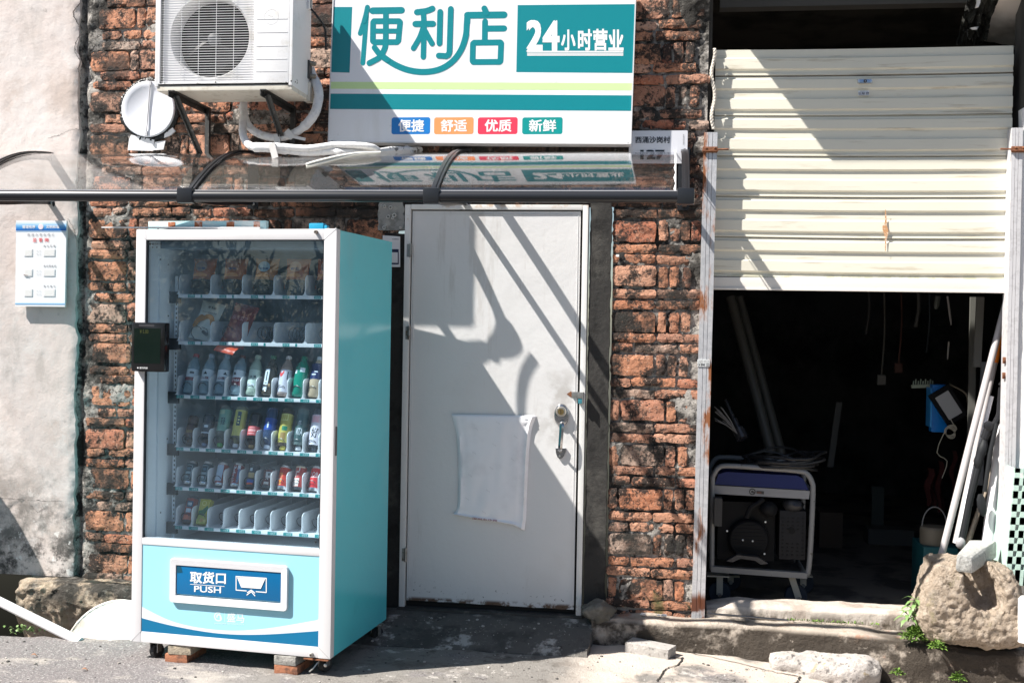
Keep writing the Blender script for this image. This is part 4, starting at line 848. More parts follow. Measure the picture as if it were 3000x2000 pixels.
# slotted rail beside the shelves
b = MB(); ur = mp(512, 1300, SW + .03).x; vA, vB = mp(512, 1560, SW + .03).z, mp(512, 880, SW + .03).z
b.box(ur - .012, ur + .004, SW + .032, SW + .034, vA - .03, vB + .12, 0)
k = vA
while k < vB: b.box(ur - .004, ur + .001, SW + .0305, SW + .0318, k, k + .010, 1); k += .022
b.build('slotted_rail', [LINER, BLACK], vm, local=True)
# ================================================================ GOODS ON THE SHELVES
CLEAR = {}
def pet(name, c, k=.5, rough=.12):
    """coloured clear plastic with drink inside"""
    if name in MATS: return MATS[name]
    t = NT(name); out = t.n('OutputMaterial'); bs = t.n('BsdfPrincipled'); tr = t.n('BsdfTransparent'); mx = t.n('MixShader')
    bs.inputs['Base Color'].default_value = _c(c); bs.inputs['Roughness'].default_value = rough; tr.inputs[0].default_value = (.85, .9, .92, 1)
    mx.inputs[0].default_value = k; t.l(tr.outputs[0], mx.inputs[1]); t.l(bs.outputs[0], mx.inputs[2]); t.l(mx.outputs[0], out.inputs[0]); MATS[name] = t.m; return t.m
WATER = pet('clear water bottle', (.45, .62, .72), .45)
def P(c): return plain('ink %d %d %d' % c, c, .35)
ALU = mk('can aluminium', (.72, .72, .74), .25, 1.)
U_MAX = MW - t_ - .05
def product(name, label, cat, ri, i, w=.03, tilt=.36, du=0., dv=.004, group=None, roll=0.):
    u, v = SLOT[(ri, i)]
    loc = MM @ Vector((u + du, SW + w, v + dv))
    o = thing(name, label, cat, tuple(loc), rot=tuple((MM.to_3x3() @ Euler((-tilt, roll, 0)).to_matrix()).to_euler()), group=group)
    return o
def marks(mbx, r, z, lst, y_sign=-1, mi0=0):
    """small printed shapes wrapped on the front of a round body: (angle deg, dz, w deg, h, material)"""
    for a, dz, wd, h, mi in lst:
        n = max(2, int(wd / 12)); v = []
        for k in range(n + 1):
            t = math.radians(a - wd / 2 + wd * k / n)
            for q in (0, 1): v.append((r * math.sin(t), -r * math.cos(t), z + dz + h * q))
        mbx.add(v, [(2 * k, 2 * k + 2, 2 * k + 3, 2 * k + 1) for k in range(n)], mi)
def wrap_text(mbx, body, r, z, h, a0, wd, mi, bold=.01, vert=False):
    v, f = text_geo(body, bold)
    xs = [p[0] for p in v]; ys = [p[1] for p in v]; x0, x1, y0, y1 = min(xs), max(xs), min(ys), max(ys)
    out = []
    for x, y in v:
        fx, fy = (x - x0) / (x1 - x0), (y - y0) / (y1 - y0)
        if vert: fx, fy = fy, 1 - fx
        t = math.radians(a0 + wd * (fx - .5)); out.append((r * math.sin(t), -r * math.cos(t), z + h * fy))
    mbx.add(out, f, mi)
def bottle(name, label, cat, ri, i, body, capc, lab, labz=(.06, .12), r=.031, H=.205, liquid=None, flip=False, extra=None, tilt=.36, w=.036, shape=0, group=None):
    o = product(name, label, cat, ri, i, w=w, tilt=tilt, group=group)
    prof = [(r * .80, 0), (r * .97, .006), (r, .016), (r * .97, labz[0] - .002), (r * .965, labz[1] + .002), (r, labz[1] + .012), (r * .96, H * .70), (r * .72, H * .80), (r * .44, H * .88), (.0125, H * .90), (.0125, H * .925)]
    if shape == 1: prof = [(r * .8, 0), (r, .008), (r, H * .70), (r * .8, H * .79), (r * .5, H * .87), (.014, H * .895), (.014, H * .92)]
    if shape == 2: prof = [(r * .8, 0), (r * 1.0, .01), (r * .98, H * .18), (r * .84, H * .34), (r * .86, H * .46), (r, H * .62), (r * .82, H * .76), (r * .45, H * .87), (.0125, H * .90), (.0125, H * .925)]
    cap = [(.0145, H * .915), (.0150, H * .92), (.0150, H * .985), (.0135, H)]
    X = Matrix(); 
    if flip: X = Matrix.Translation((0, 0, H)) @ Matrix.Rotation(math.pi, 4, 'X')
    b = MB(); b.lathe(prof, 20, X); b.build('bottle_body', body, o, local=True, smooth=50)
    c = MB(); c.lathe(cap, 16, X); c.build('cap', capc, o, local=True, smooth=40)
    l = MB(); z0, z1 = labz; rl = (r * .985 if shape == 0 else r * 1.008)
    if flip: z0, z1 = H - labz[1], H - labz[0]
    n = 20; ring = [(rl, z0), (rl, z1)]
    if shape == 2 and flip:
        pr = [(pr_, H - pz) for pr_, pz in prof if labz[0] - .001 <= pz <= labz[1] + .001]; ring = [(a * 1.012, b_) for a, b_ in sorted(pr, key=lambda q: q[1])]
    v = [(a * math.cos(2 * math.pi * j / n), a * math.sin(2 * math.pi * j / n), z) for a, z in ring for j in range(n)]
    l.add(v, [(k * n + j, k * n + (j + 1) % n, (k + 1) * n + (j + 1) % n, (k + 1) * n + j) for k in range(len(ring) - 1) for j in range(n)], 0)
    mats = [lab] + list((extra or {}).get('mats', []))
    if extra:
        marks(l, rl * 1.012, z0, extra.get('marks', []))
        for t in extra.get('text', []): wrap_text(l, t[0], rl * 1.02, z0 + t[1], t[2], t[3], t[4], t[5], .012, len(t) > 6)
    l.build('wrapper', mats, o, local=True, smooth=50)
    return o
W_, K_ = P((214, 224, 232)), P((24, 44, 66))
DR = P((120, 26, 42)); NAVY = P((20, 34, 84)); RED = P((214, 52, 56)); GRN = P((34, 120, 92)); YEL = P((196, 190, 70))
dia = lambda a, z: [(a, z, 34, .004, 1), (a, z + .004, 24, .005, 1), (a, z + .009, 12, .005, 1)]
G3 = 'bottles on the third shelf'; G4 = 'upside down bottles on the fourth shelf'; G5 = 'drink cans on the fifth shelf'
bottle('drink_bottle', 'water bottle with white and dark red label, leftmost on the third shelf', 'bottle', 2, 0, WATER, P((170, 60, 70)), W_, extra=dict(mats=[K_, DR], marks=[(0, .0, 170, .018, 2), (20, .036, 40, .010, 1)]), group=G3)
bottle('drink_bottle', 'water bottle with white label and black diamond above tag 022', 'bottle', 2, 1, WATER, P((150, 170, 190)), W_, extra=dict(mats=[K_, DR], marks=dia(0, .034), text=[('山泉', .008, .016, 0, 80, 2)]), group=G3)
bottle('drink_bottle', 'water bottle with white label, dark diamond turned right, above tag 023', 'bottle', 2, 2, WATER, P((120, 140, 160)), W_, extra=dict(mats=[K_, DR], marks=dia(40, .034), text=[('山泉', .008, .016, 10, 70, 2)]), group=G3)
bottle('drink_bottle', 'water bottle with dark red lower label above tag 024', 'bottle', 2, 3, WATER, P((96, 50, 40)), W_, extra=dict(mats=[K_, DR, W_], marks=[(0, -.018, 175, .040, 2)] + dia(-20, .036), text=[('山泉', .002, .014, 0, 80, 3)]), group=G3)
bottle('drink_bottle', 'pale green flavoured water bottle with grey green label above tag 025', 'bottle', 2, 4, pet('pale green bottle', (.50, .62, .52), .7), P((168, 188, 172)), P((196, 214, 204)), (.03, .125), extra=dict(mats=[K_, W_], text=[('水清', .05, .015, 10, 60, 1)], marks=[(0, .012, 70, .012, 2)]), group=G3)
bottle('drink_bottle', 'dark tea bottle with slim white paper label above tag 026', 'bottle', 2, 5, pet('dark tea bottle', (.06, .045, .03), .92), P((60, 110, 80)), P((52, 44, 36)), (.02, .13), extra=dict(mats=[W_, K_, P((190, 160, 120))], marks=[(-8, .03, 44, .08, 1), (-10, .003, 40, .018, 1), (-6, .05, 12, .045, 2), (-6, .034, 26, .008, 2), (26, .018, 16, .018, 3)]), group=G3)
bottle('drink_bottle', 'white wrapped bottle with a big red chevron above tag 027', 'bottle', 2, 6, pet('brown drink bottle', (.36, .26, .22), .85), P((196, 188, 186)), P((198, 198, 210)), (.01, .13), extra=dict(mats=[RED, K_], marks=[(-34, .09, 16, .016, 1), (-24, .082, 16, .016, 1), (-12, .088, 14, .016, 1), (-2, .096, 12, .016, 1), (40, .07, 10, .04, 2)]), group=G3)
bottle('drink_bottle', 'bright green soda bottle without paper label above tag 028', 'bottle', 2, 7, pet('green soda bottle', (.0, .24, .16), .9, .06), P((0, 120, 90)), pet('green soda bottle', (.0, .24, .16), .9), (.04, .10), r=.034, extra=dict(mats=[W_], marks=[(26, .078, 40, .022, 1), (-30, .07, 22, .02, 1)]), shape=1, group=G3)
bottle('drink_bottle', 'tan milk tea bottle with dark blue sleeve top above tag 029', 'bottle', 2, 8, P((186, 166, 140)), P((190, 196, 204)), NAVY, (.085, .165), r=.032, extra=dict(mats=[W_], marks=[(-10, .02, 40, .006, 1), (10, .034, 30, .006, 1)]), shape=1, group=G3)
bottle('drink_bottle', 'dark blue bottle half hidden by the right door frame, third shelf', 'bottle', 2, 9, pet('dark blue bottle', (.02, .04, .10), .9), NAVY, NAVY, (.05, .12), group=G3)
COLA = pet('cola bottle', (.012, .008, .008), .95, .06)
bottle('drink_bottle', 'small brown bottle in shade, leftmost on the fourth shelf', 'bottle', 3, 0, pet('brown bottle', (.06, .035, .03), .95), P((60, 40, 36)), P((84, 56, 50)), (.05, .11), r=.026, H=.15, flip=True, extra=dict(mats=[P((120, 96, 50))], marks=[(0, .02, 80, .015, 1)]), group=G4)
bottle('drink_bottle', 'dark bottle with pale blue cap above tag 032', 'bottle', 3, 1, pet('dark bottle', (.02, .03, .045), .95), P((120, 140, 170)), P((52, 66, 80)), (.05, .10), r=.029, H=.16, flip=True, extra=dict(mats=[W_], marks=[(10, .0, 120, .006, 1), (10, .03, 40, .012, 1)]), group=G4)
bottle('drink_bottle', 'mint labelled drink bottle with a bright green cap above tag 033', 'bottle', 3, 2, pet('smoky bottle', (.12, .15, .14), .85), P((98, 178, 96)), P((122, 168, 152)), (.02, .13), flip=True, extra=dict(mats=[K_, P((170, 190, 160))], text=[('茶派', .03, .04, 12, 40, 1)], marks=[(-8, .085, 50, .02, 2)]), group=G4)
bottle('drink_bottle', 'yellow labelled drink bottle with a white cap above tag 034', 'bottle', 3, 3, pet('olive bottle', (.20, .20, .12), .85), P((222, 222, 224)), P((196, 190, 104)), (.02, .15), flip=True, extra=dict(mats=[P((52, 78, 92)), P((214, 210, 140))], marks=[(12, .05, 34, .07, 1), (12, .06, 16, .008, 2), (12, .075, 16, .008, 2), (12, .09, 16, .008, 2)]), group=G4)
bottle('drink_bottle', 'dark cola bottle with red label and tan cap above tag 035', 'bottle', 3, 4, COLA, P((178, 146, 98)), P((196, 70, 76)), (.07, .115), H=.175, flip=True, extra=dict(mats=[P((226, 160, 160))], marks=[(0, .006, 70, .005, 1), (0, .018, 76, .012, 1), (0, .036, 60, .004, 1)]), group=G4)
bottle('drink_bottle', 'clear blue drink bottle with a white and blue cap above tag 036', 'bottle', 3, 5, pet('blue bottle', (.03, .06, .14), .85), P((206, 212, 226)), P((22, 66, 150)), (.055, .115), flip=True, extra=dict(mats=[W_, P((40, 96, 180))], marks=[(0, .01, 14, .03, 1), (-16, .014, 8, .026, 2)]), group=G4)
bottle('drink_bottle', 'lemon yellow bottle with fruit slice print and yellow cap above tag 037', 'bottle', 3, 6, pet('dark lemon bottle', (.05, .035, .02), .9), P((232, 214, 92)), P((182, 172, 78)), (.03, .18), flip=True, extra=dict(mats=[P((224, 220, 150)), P((30, 120, 90)), P((150, 120, 60))], marks=[(0, .115, 70, .004, 1), (0, .143, 70, .004, 1), (-30, .118, 8, .025, 1), (30, .118, 8, .025, 1), (-10, .118, 4, .025, 1), (10, .118, 4, .025, 1), (14, .065, 50, .022, 2), (6, .02, 50, .035, 3)]), group=G4)
bottle('drink_bottle', 'dark green grey bottle with white lettering and white cap above tag 038', 'bottle', 3, 7, pet('grey green bottle', (.10, .15, .15), .9), P((206, 208, 214)), P((42, 74, 76)), (.03, .17), flip=True, extra=dict(mats=[W_], text=[('VITA', .035, .035, 6, 66, 1), ('爪', .085, .022, 2, 30, 1)]), group=G4)
bottle('drink_bottle', 'white bottle fading to pink with black brush lettering above tag 039', 'bottle', 3, 8, pet('dark base bottle', (.06, .07, .09), .9), P((52, 60, 72)), P((212, 208, 220)), (.03, .18), flip=True, shape=1, extra=dict(mats=[P((20, 20, 26)), P((226, 150, 158)), P((206, 176, 190))], marks=[(0, .11, 176, .039, 3), (0, .112, 60, .030, 2)], text=[('好', .035, .05, 8, 66, 1)]), group=G4)
bottle('drink_bottle', 'dark bottle almost hidden by the right frame, fourth shelf', 'bottle', 3, 9, pet('dark bottle', (.02, .03, .045), .95), K_, K_, (.05, .11), flip=True, H=.17, group=G4)
def can(label, ri, i, col, extra, r=.0275, H=.118, dark=False, cat='can', tilt=.42):
    o = product('drink_can', label, cat, ri, i, w=.040, tilt=tilt, group=G5 if ri == 4 else None)
    b = MB(); b.lathe([(r * .80, .003), (r * .86, 0), (r * .90, .002), (r, .014), (r, H - .012), (r * .88, H - .002), (r * .86, H), (r * .80, H - .003)], 22, None, 0, [1, 1, 1, 0, 1, 1, 1])
    mats = [col, ALU if not dark else P((60, 64, 70))] + list(extra.get('mats', []))
    marks(b, r * 1.006, 0, [(a, z, wd, h, m + 1) for a, z, wd, h, m in extra.get('marks', [])])
    for t in extra.get('text', []): wrap_text(b, t[0], r * 1.012, t[1], t[2], t[3], t[4], t[5] + 1, .012, len(t) > 6)
    b.build('can_body', mats, o, local=True, smooth=45); return o
DT_ = P((16, 62, 74)); SIL = P((150, 172, 180))
oval = [(0, .022, 60, .003, 1), (0, .094, 60, .003, 1), (-32, .026, 6, .066, 1), (32, .026, 6, .066, 1), (0, .07, 40, .014, 2), (0, .05, 52, .012, 1), (0, .030, 40, .013, 1)]
can('dark teal can with oval badge, leftmost on the fifth shelf', 4, 0, DT_, dict(mats=[SIL, P((60, 110, 130))], marks=oval))
can('dark teal can with oval badge above tag 042', 4, 1, DT_, dict(mats=[SIL, P((60, 110, 130))], marks=oval))
can('red can with a large pale blue label panel above tag 043', 4, 2, P((150, 56, 50)), dict(mats=[P((188, 204, 222))], marks=[(-12, .022, 90, .082, 1)]))
can('red can with slanted white script and a blue grey strip above tag 044', 4, 3, P((136, 44, 52)), dict(mats=[W_, P((110, 130, 170))], marks=[(34, .02, 24, .07, 2), (30, .085, 30, .02, 1)], text=[('Refresh', .02, .08, -16, 34, 1, 1)]))
can('black can with colourful picture band above tag 045', 4, 4, P((18, 40, 52)), dict(mats=[P((176, 150, 96)), P((40, 90, 170)), P((200, 90, 60)), P((180, 190, 196))], marks=[(0, .046, 70, .026, 1), (0, .022, 80, .016, 2), (0, .012, 70, .010, 3), (-6, .080, 30, .016, 4)]), dark=True)
can('short brown red can with a white face drawing above tag 046', 4, 5, P((92, 36, 38)), dict(mats=[P((206, 200, 196)), P((30, 26, 26))], marks=[(16, .050, 46, .030, 1), (24, .062, 16, .012, 2), (10, .040, 30, .008, 1), (10, .018, 50, .012, 1)]), H=.104, dark=True)
can('orange red can with yellow lettering and silver bottom above tag 047', 4, 6, P((196, 50, 30)), dict(mats=[P((236, 150, 40)), P((230, 90, 60))], marks=[(-10, .02, 20, .018, 1)], text=[('红牛', .03, .05, -14, 40, 1, 1)]))
can('tall red can with white curl mark above tag 048', 4, 7, P((176, 44, 36)), dict(mats=[P((230, 214, 206)), P((210, 190, 160))], marks=[(-16, .016, 70, .040, 1), (-10, .085, 34, .006, 1), (6, .092, 12, .02, 1), (-26, .06, 10, .03, 1), (0, .108, 120, .008, 2)]), H=.125, dark=True)
can('bright red can with white slanted lettering above tag 049', 4, 8, P((206, 36, 44)), dict(mats=[P((236, 226, 226))], text=[('OIL', .068, .022, 16, 70, 1)], marks=[(6, .064, 90, .003, 1)]), H=.122)
can('dark can nearly hidden by the right frame on the fifth shelf', 4, 9, P((20, 44, 54)), dict(mats=[W_], marks=[]))
can('red drink can with round dark blue badge on the bottom shelf', 5, 0, P((150, 56, 52)), dict(mats=[P((40, 80, 110)), W_, P((210, 120, 100))], marks=[(8, .078, 64, .030, 1), (8, .086, 36, .014, 2), (6, .05, 50, .02, 2), (0, .014, 100, .022, 3)]), r=.029, H=.135, dark=True)
o = product('juice_carton', 'yellow green juice carton with leaf print on the bottom shelf', 'carton', 5, 1, w=.03, tilt=.40)
b = MB(); b.box(-.027, .027, -.018, .022, 0, .125, 0, .002); b.box(-.0255, .0255, -.0186, -.0181, .002, .050, 1)
b.face([(-.024, -.0188, .048), (.006, -.0188, .040), (.026, -.0188, .078), (.018, -.0188, .094), (-.006, -.0188, .070), (-.024, -.0188, .066)], 2)
ring2(b, (-.002, .104), .009, .0125, 0, 360, -.0189, 16, 3); ring2(b, (.0, .02), .003, .010, 0, 360, -.0189, 12, 4); ring2(b, (.017, .016), .001, .008, 0, 360, -.0190, 12, 5)
b.build('carton_body', [P((186, 178, 70)), P((156, 162, 76)), P((40, 112, 66)), P((220, 214, 130)), P((196, 150, 100)), P((206, 190, 120))], o, local=True)
# snack packs, top shelf
def pouch(mbx, w, d, h, mi=0, seed=0, nx=10, nz=14, z0=0., crimp=.08):
    for sgn in (-1, 1):
        def Q(a, b_):
            x = (a - .5) * w * (1 - .10 * math.sin(b_ * math.pi) + .02 * noise.noise(Vector((b_ * 6, seed, sgn)))); prof = max(0, math.sin(math.pi * min(1, max(0, (b_ - .02) / .96)))) ** .55 * (1 - abs(2 * a - 1) ** 2.4) ** .6 if 0 < b_ < 1 and 0 < a < 1 else 0
            return (x, sgn * d / 2 * prof + .004 * noise.noise(Vector((a * 5, b_ * 5, seed + sgn * 3))), z0 + b_ * h)
        mbx.grid(Q, nx, nz, mi)
def snack(label, i, c1, c2, ov):
    o = product('snack_pack', label, 'snack', 0, i, w=.07, tilt=.22, group='snack packs on the top shelf')
    b = MB(); k = 16
    b.lathe([(.036, 0), (.048, .012), (.058, .055), (.062, .062), (.061, .064), (.054, .058)], 22, Matrix.Diagonal((1.02, .8, 1, 1))); b.build('bowl', pet('dark clear bowl', (.03, .035, .03), .8, .1), o, local=True, smooth=60)
    b = MB(); pouch(b, .128, .08, .150, 0, i, z0=.030); b.build('wrapper', [pet('wrapper ' + c1, s2l(tuple(int(c1[q:q + 2], 16) for q in (0, 2, 4))), .92, .16)], o, local=True, smooth=60)
    l = MB(); ring2(l, (.006, .128), 0, .026, 0, 360, -.046, 18, 0, 1.2); 
    l.text(ov, (-.016, -.0465, .112), (.044, 0, 0), (0, 0, .012), (0, -1, 0), 1, .02); ring2(l, (.004, .078), 0, .020, 0, 180, -.046, 14, 2, 1.9)
    l.build('print', [P(tuple(int(c2[q:q + 2], 16) for q in (0, 2, 4))), P((40, 60, 110)), P((214, 140, 70))], o, local=True, smooth=0)
snack('orange wrapped snack bowl in shade, leftmost on the top shelf', 0, 'c8682e', '8a6a5c', '早餐')
snack('brown orange snack bowl with plain golden wrapper above tag 002', 1, 'c86a30', '9c5a30', '面包')
snack('snack bowl with pale blue round badge above tag 003', 2, 'd08a56', '9db0b8', '中小面')
snack('orange snack bowl with peach swirl badge above tag 004', 3, 'd87842', 'c8906a', '虾仁')
snack('red orange snack bowl cut off by the right frame, top shelf', 4, 'd0683e', 'b4907e', '面')
# bags on the second shelf
o = product('snack_bag', 'white chip bag with fried chicken wing picture on the second shelf', 'bag', 1, 0, w=.045, tilt=.42, du=.004, dv=.006, roll=.18)
b = MB(); pouch(b, .128, .05, .205, 0, 41); b.build('bag_body', P((206, 206, 196)), o, local=True, smooth=60)
b = MB(); wing = catmull([(-.040, .062), (-.034, .088), (-.010, .104), (.012, .118), (.034, .110), (.046, .084)], 4); stroke(b, [(p.x, p.y) for p in wing], .024, -.030, 0); stroke(b, [(-.034, .085), (-.022, .108)], .028, -.0302, 0)
b.text('老大兵', (-.010, -.028, .160), (.046, 0, 0), (0, 0, .014), (0, -1, 0), 1, .02).text('来自大自然的零食', (-.028, -.031, .134), (.078, 0, 0), (0, 0, .007), (0, -1, 0), 1, .01)
stroke(b, [(.0, .056), (.03, .052), (.044, .030)], .003, -.030, 1); stroke(b, [(.016, .035), (.040, .024)], .016, -.030, 2); b.build('print', [P((172, 112, 40)), P((50, 54, 58)), P((90, 92, 92))], o, local=True, smooth=0)
o = product('snack_bag', 'dark red snack bag drooping over the second shelf edge', 'bag', 1, 1, w=.03, tilt=.40, du=.016, dv=-.012, roll=.20)
b = MB(); pouch(b, .132, .052, .225, 0, 77, z0=-.012); b.build('bag_body', mk('crinkled red foil', s2l((120, 36, 34)), .35, bump=[(40, .5, .006)]), o, local=True, smooth=60)
b = MB(); b.text('乐天贝贝', (-.036, -.030, .118), (.080, 0, 0), (0, 0, .022), (0, -1, 0), 0, .02); b.build('print', [P((176, 120, 120))], o, local=True, smooth=0)
b = MB(); b.grid(lambda a, b_: (-.052 + a * .104 - .012 * b_, -.012 - .02 * math.sin(b_ * 2) + .003 * noise.noise(Vector((a * 8, b_ * 5, 2))), -.012 - b_ * .048), 10, 6); b.build('bag_tail', mk('orange foil tail', s2l((196, 72, 36)), .3, bump=[(40, .4, .004)]), o, local=True, smooth=60)
# ---------------- props under and on the machine
def brickprop(label, c_px, w, size, mat, rz=0., zc=0., name='loose_brick', group=None):
    p = mp(*c_px, w); q = MM @ Vector((p.x, w, zc))
    b = MB(); b.box(-size[0] / 2, size[0] / 2, -size[1] / 2, size[1] / 2, 0, size[2], 0, .005)
    b.v = [tuple(Vector(v) + Vector((.004 * noise.noise(Vector(v) * 40), .004 * noise.noise(Vector(v) * 40 + Vector((3, 3, 3))), .003 * noise.noise(Vector(v) * 30)))) for v in b.v]
    o = b.build(name, mat, None, local=True, loc=tuple(q), label=label, category='brick', kind='thing')
    if group: o['group'] = group
    o.rotation_euler = (0, 0, rz); return o
M_BLK = mk('old concrete block', (.34, .29, .22), .95, ov=[dict(c=(.50, .42, .30), s=30, lo=.45, hi=.6, k=.7), dict(c=(.12, .11, .09), s=14, lo=.55, hi=.65, k=.7, off=3)], bump=[(80, .8, .008)])
M_BLK2 = mk('grey concrete block', (.26, .25, .23), .95, ov=[dict(c=(.08, .08, .075), s=30, lo=.5, hi=.6, k=.7), dict(c=(.42, .40, .37), s=18, lo=.55, hi=.65, k=.7, off=3)], bump=[(80, .8, .008)])
M_LOOSE = mk('loose red brick', (.34, .14, .075), .95, ov=[dict(c=(.12, .06, .04), s=20, lo=.5, hi=.62, k=.8)], bump=[(70, .7, .006)])
hk = V0 / 2 - .001
brickprop('tan concrete block under the machine, left of its front edge', (552, 1915), .10, (.115, .19, hk), M_BLK, -TH + .05, hk)
brickprop('red brick below the tan block, left under the machine', (545, 1940), .10, (.115, .19, hk), M_LOOSE, -TH + .0, .0)
brickprop('grey concrete block under the right front of the machine', (862, 1945), .09, (.11, .19, hk), M_BLK2, -TH - .05, hk)
brickprop('dark red brick below the grey block, right under the machine', (862, 1975), .09, (.115, .19, hk), M_LOOSE, -TH, .0)
M_PBOARD = mk('pale blue painted board', s2l((176, 222, 228)), .6, ov=[dict(c=(.78, .80, .78), s=9, lo=.5, hi=.65, k=.7, st=(.5, 1, 1)), dict(c=(.25, .22, .18), s=25, lo=.68, hi=.74, k=.7, off=5)], bump=[(30, .2, .004)])
tb = MM @ Vector((mp(434, 665, .08).x, .08, T0 + .001)); wb = mp(780, 665, .08).x - mp(434, 665, .08).x
bd = thing('painted_board', 'pale blue painted timber board with rust patches lying on the machine', 'board', tuple(tb), -TH - .006)
b = MB(); b.box(0, wb, 0, .028, .004, .044, 0, .002); b.build('board_body', M_PBOARD, bd, local=True)
for x, w in ((.135, .038), (.270, .040), (.430, .040), (.56, .032)):
    x = x * wb / .59 - .0; b = MB(); b.box(x - w / 2 - .015, x + w / 2 - .015, -.0012, .004, .008, .040); b.build('rust_patch', mk('patchy rust', (.42, .14, .06), .9, ov=[dict(c=(.72, .52, .46), s=22, lo=.46, hi=.58, k=.9)], bump=[(60, .4, .004)]), bd, local=True, smooth=0)
tp = MM @ Vector((mp(297, 655, .05).x, .05, T0 + .002)); lb = mp(760, 668, .05).x - mp(297, 655, .05).x
st_ = thing('white_batten', 'thin white batten projecting left from the top of the machine', 'batten', tuple(tp), -TH)
b = MB(); b.prism([(0, 0, .010), (lb, 0, .002), (lb, 0, .010), (0, 0, .015)], (0, .018, 0)); b.build('batten_body', plain('white batten paint', (.76, .75, .74), .5), st_, local=True)
b = MB(); b.prism([(.375 * .8, -.001, .004), (.385 * .8, -.001, .004), (.390 * .8, -.004, -.004), (.380 * .8, -.006, -.012)], (0, .002, 0)); b.build('torn_tape', plain('grey tape', (.2, .2, .18), .8), st_, local=True)
cp_ = MM @ Vector((mp(932, 668, .06).x, .06, T0 + .0)); bc = thing('blue_clip', 'small blue plastic clip block on the right end of the machine top', 'clip', tuple(cp_), -TH)
b = MB(); b.box(-.042, .030, -.010, .03, 0, .030, 0, .007).box(.030, .046, -.006, .024, 0, .020, 0, .004); b.build('clip_body', plain('blue clip plastic', s2l((30, 140, 176)), .4), bc, local=True)
for x in (.052, .088):
    b = MB(); b.lathe([(.006, 0), (.006, .006), (.004, .008)], 8, Matrix.Translation((x, .0, .0))); b.build('stud', M_STEEL, bc, local=True)
# ================================================================ SHOP SIGN
def c2_(X, Y): return (900 + X / 2.351, Y / 2.351)
SY = -.135
sg = thing('shop_sign', 'large white and teal convenience store light box above the door', 'sign', (.36, -.07, 2.42))
S_WHITE = mk('sign face white', (.76, .76, .78), .35, ov=[dict(c=(.60, .585, .55), s=5, lo=.54, hi=.72, k=.35, det=9, st=(1.6, 1, .25)), dict(c=(.50, .48, .44), s=18, lo=.62, hi=.70, k=.35, off=4, det=9)]); S_TEAL = plain('sign teal film', s2l((0, 126, 135)), .35); S_GRN = plain('sign pale green film', s2l((196, 222, 158)), .35)
c00, c10, c11, c01 = at(*c2_(146, 978), SY), at(*c2_(2228, 990), SY), at(*c2_(2264, -70), SY), at(*c2_(182, -70), SY)
mb = MB(); mb.prism([c00, c10, c11, c01], (0, .115, 0)); mb.build('box', S_WHITE, sg)
mb = MB()
for a, b in ((c00, c10), (c10, c11), (c11, c01), (c01, c00)): mb.bar(Vector(a) + Vector((0, -.001, 0)), Vector(b) + Vector((0, -.001, 0)), .006, .006, 0, up=(0, 1, 0))
mb.build('edge_trim', plain('sign edge trim', (.62, .62, .63), .4), sg)
mb = MB(); FYS = SY - .0004
def sq(pts, mi): mb.face([tuple(Vector(at(*c2_(*p), FYS))) for p in pts][::-1], mi)
sq([(181, 50), (310, 50), (292, 502), (163, 498)], 0); sq([(1450, 37), (2258, 30), (2240, 504), (1440, 498)], 0)
sq([(160, 565), (2242, 574), (2240, 624), (158, 612)], 1); sq([(157, 646), (2236, 658), (2232, 765), (152, 752)], 0)
mb.build('colour_bands', [S_TEAL, S_GRN], sg, smooth=0)
mb = MB()
def st(pts, w=40, sm=0):
    q = [at(*c2_(*p), SY) for p in pts]; q = [(p.x, p.z) for p in q]
    if sm: q = [(p.x, p.y) for p in catmull([(a, b, 0) for a, b in q], sm)]
    stroke(mb, q, w / 2.351 / 559, FYS - .0002, 0)
st([(415, 52), (400, 120), (365, 232)], 34, 4); st([(408, 110), (396, 270), (383, 436)], 34)
st([(450, 76), (650, 73)], 46)
st([(460, 148), (632, 148), (640, 156), (628, 282), (618, 292), (462, 292), (452, 284), (454, 156), (460, 148)], 40); st([(452, 216), (630, 216)], 34)
st([(542, 90), (540, 290), (530, 345), (500, 395), (460, 420), (428, 436)], 40, 4); st([(464, 330), (490, 365), (520, 392)], 40)
st([(515, 388), (600, 445), (700, 485), (810, 497), (915, 478), (1000, 425), (1060, 345), (1092, 250), (1099, 170), (1103, 108)], 42, 6)
st([(1103, 107), (1356, 104)], 46); st([(1103, 107), (1102, 160)], 42)
st([(756, 86), (820, 78), (862, 62)], 42, 3); st([(800, 80), (805, 180), (800, 394)], 38); st([(745, 167), (866, 166)], 42); st([(798, 196), (775, 260), (732, 334)], 38, 3); st([(812, 215), (830, 250), (860, 302)], 38, 3)
st([(916, 84), (911, 300)], 40); st([(989, 64), (980, 360), (972, 380), (958, 388), (906, 385)], 40)
st([(1220, 60), (1234, 92)], 40); st([(1225, 150), (1223, 286)], 40); st([(1228, 199), (1356, 198)], 42)
st([(1150, 296), (1330, 294), (1336, 302), (1331, 422), (1325, 428), (1145, 429), (1139, 421), (1142, 303), (1150, 296)], 40)
mb.build('main_lettering', S_TEAL, sg, smooth=0)
mb = MB()
def tx(body, x0, y0, x1, y1, bold, mi=0, mbx=None, dy=.0006):
    a, b, c = at(*c2_(x0, y1), SY), at(*c2_(x1, y1), SY), at(*c2_(x0, y0), SY); (mbx or mb).text(body, Vector(a) + Vector((0, -dy, 0)), b - a, c - a, (0, -1, 0), mi, bold)
tx('2', 1517, 150, 1614, 347, .035); tx('4', 1629, 153, 1731, 347, .035)
for ch, x0, x1, y0 in (('小', 1752, 1845, 210), ('时', 1868, 1958, 207), ('营', 1972, 2066, 205), ('业', 2078, 2176, 210)): tx(ch, x0, y0, x1, 346, .028)
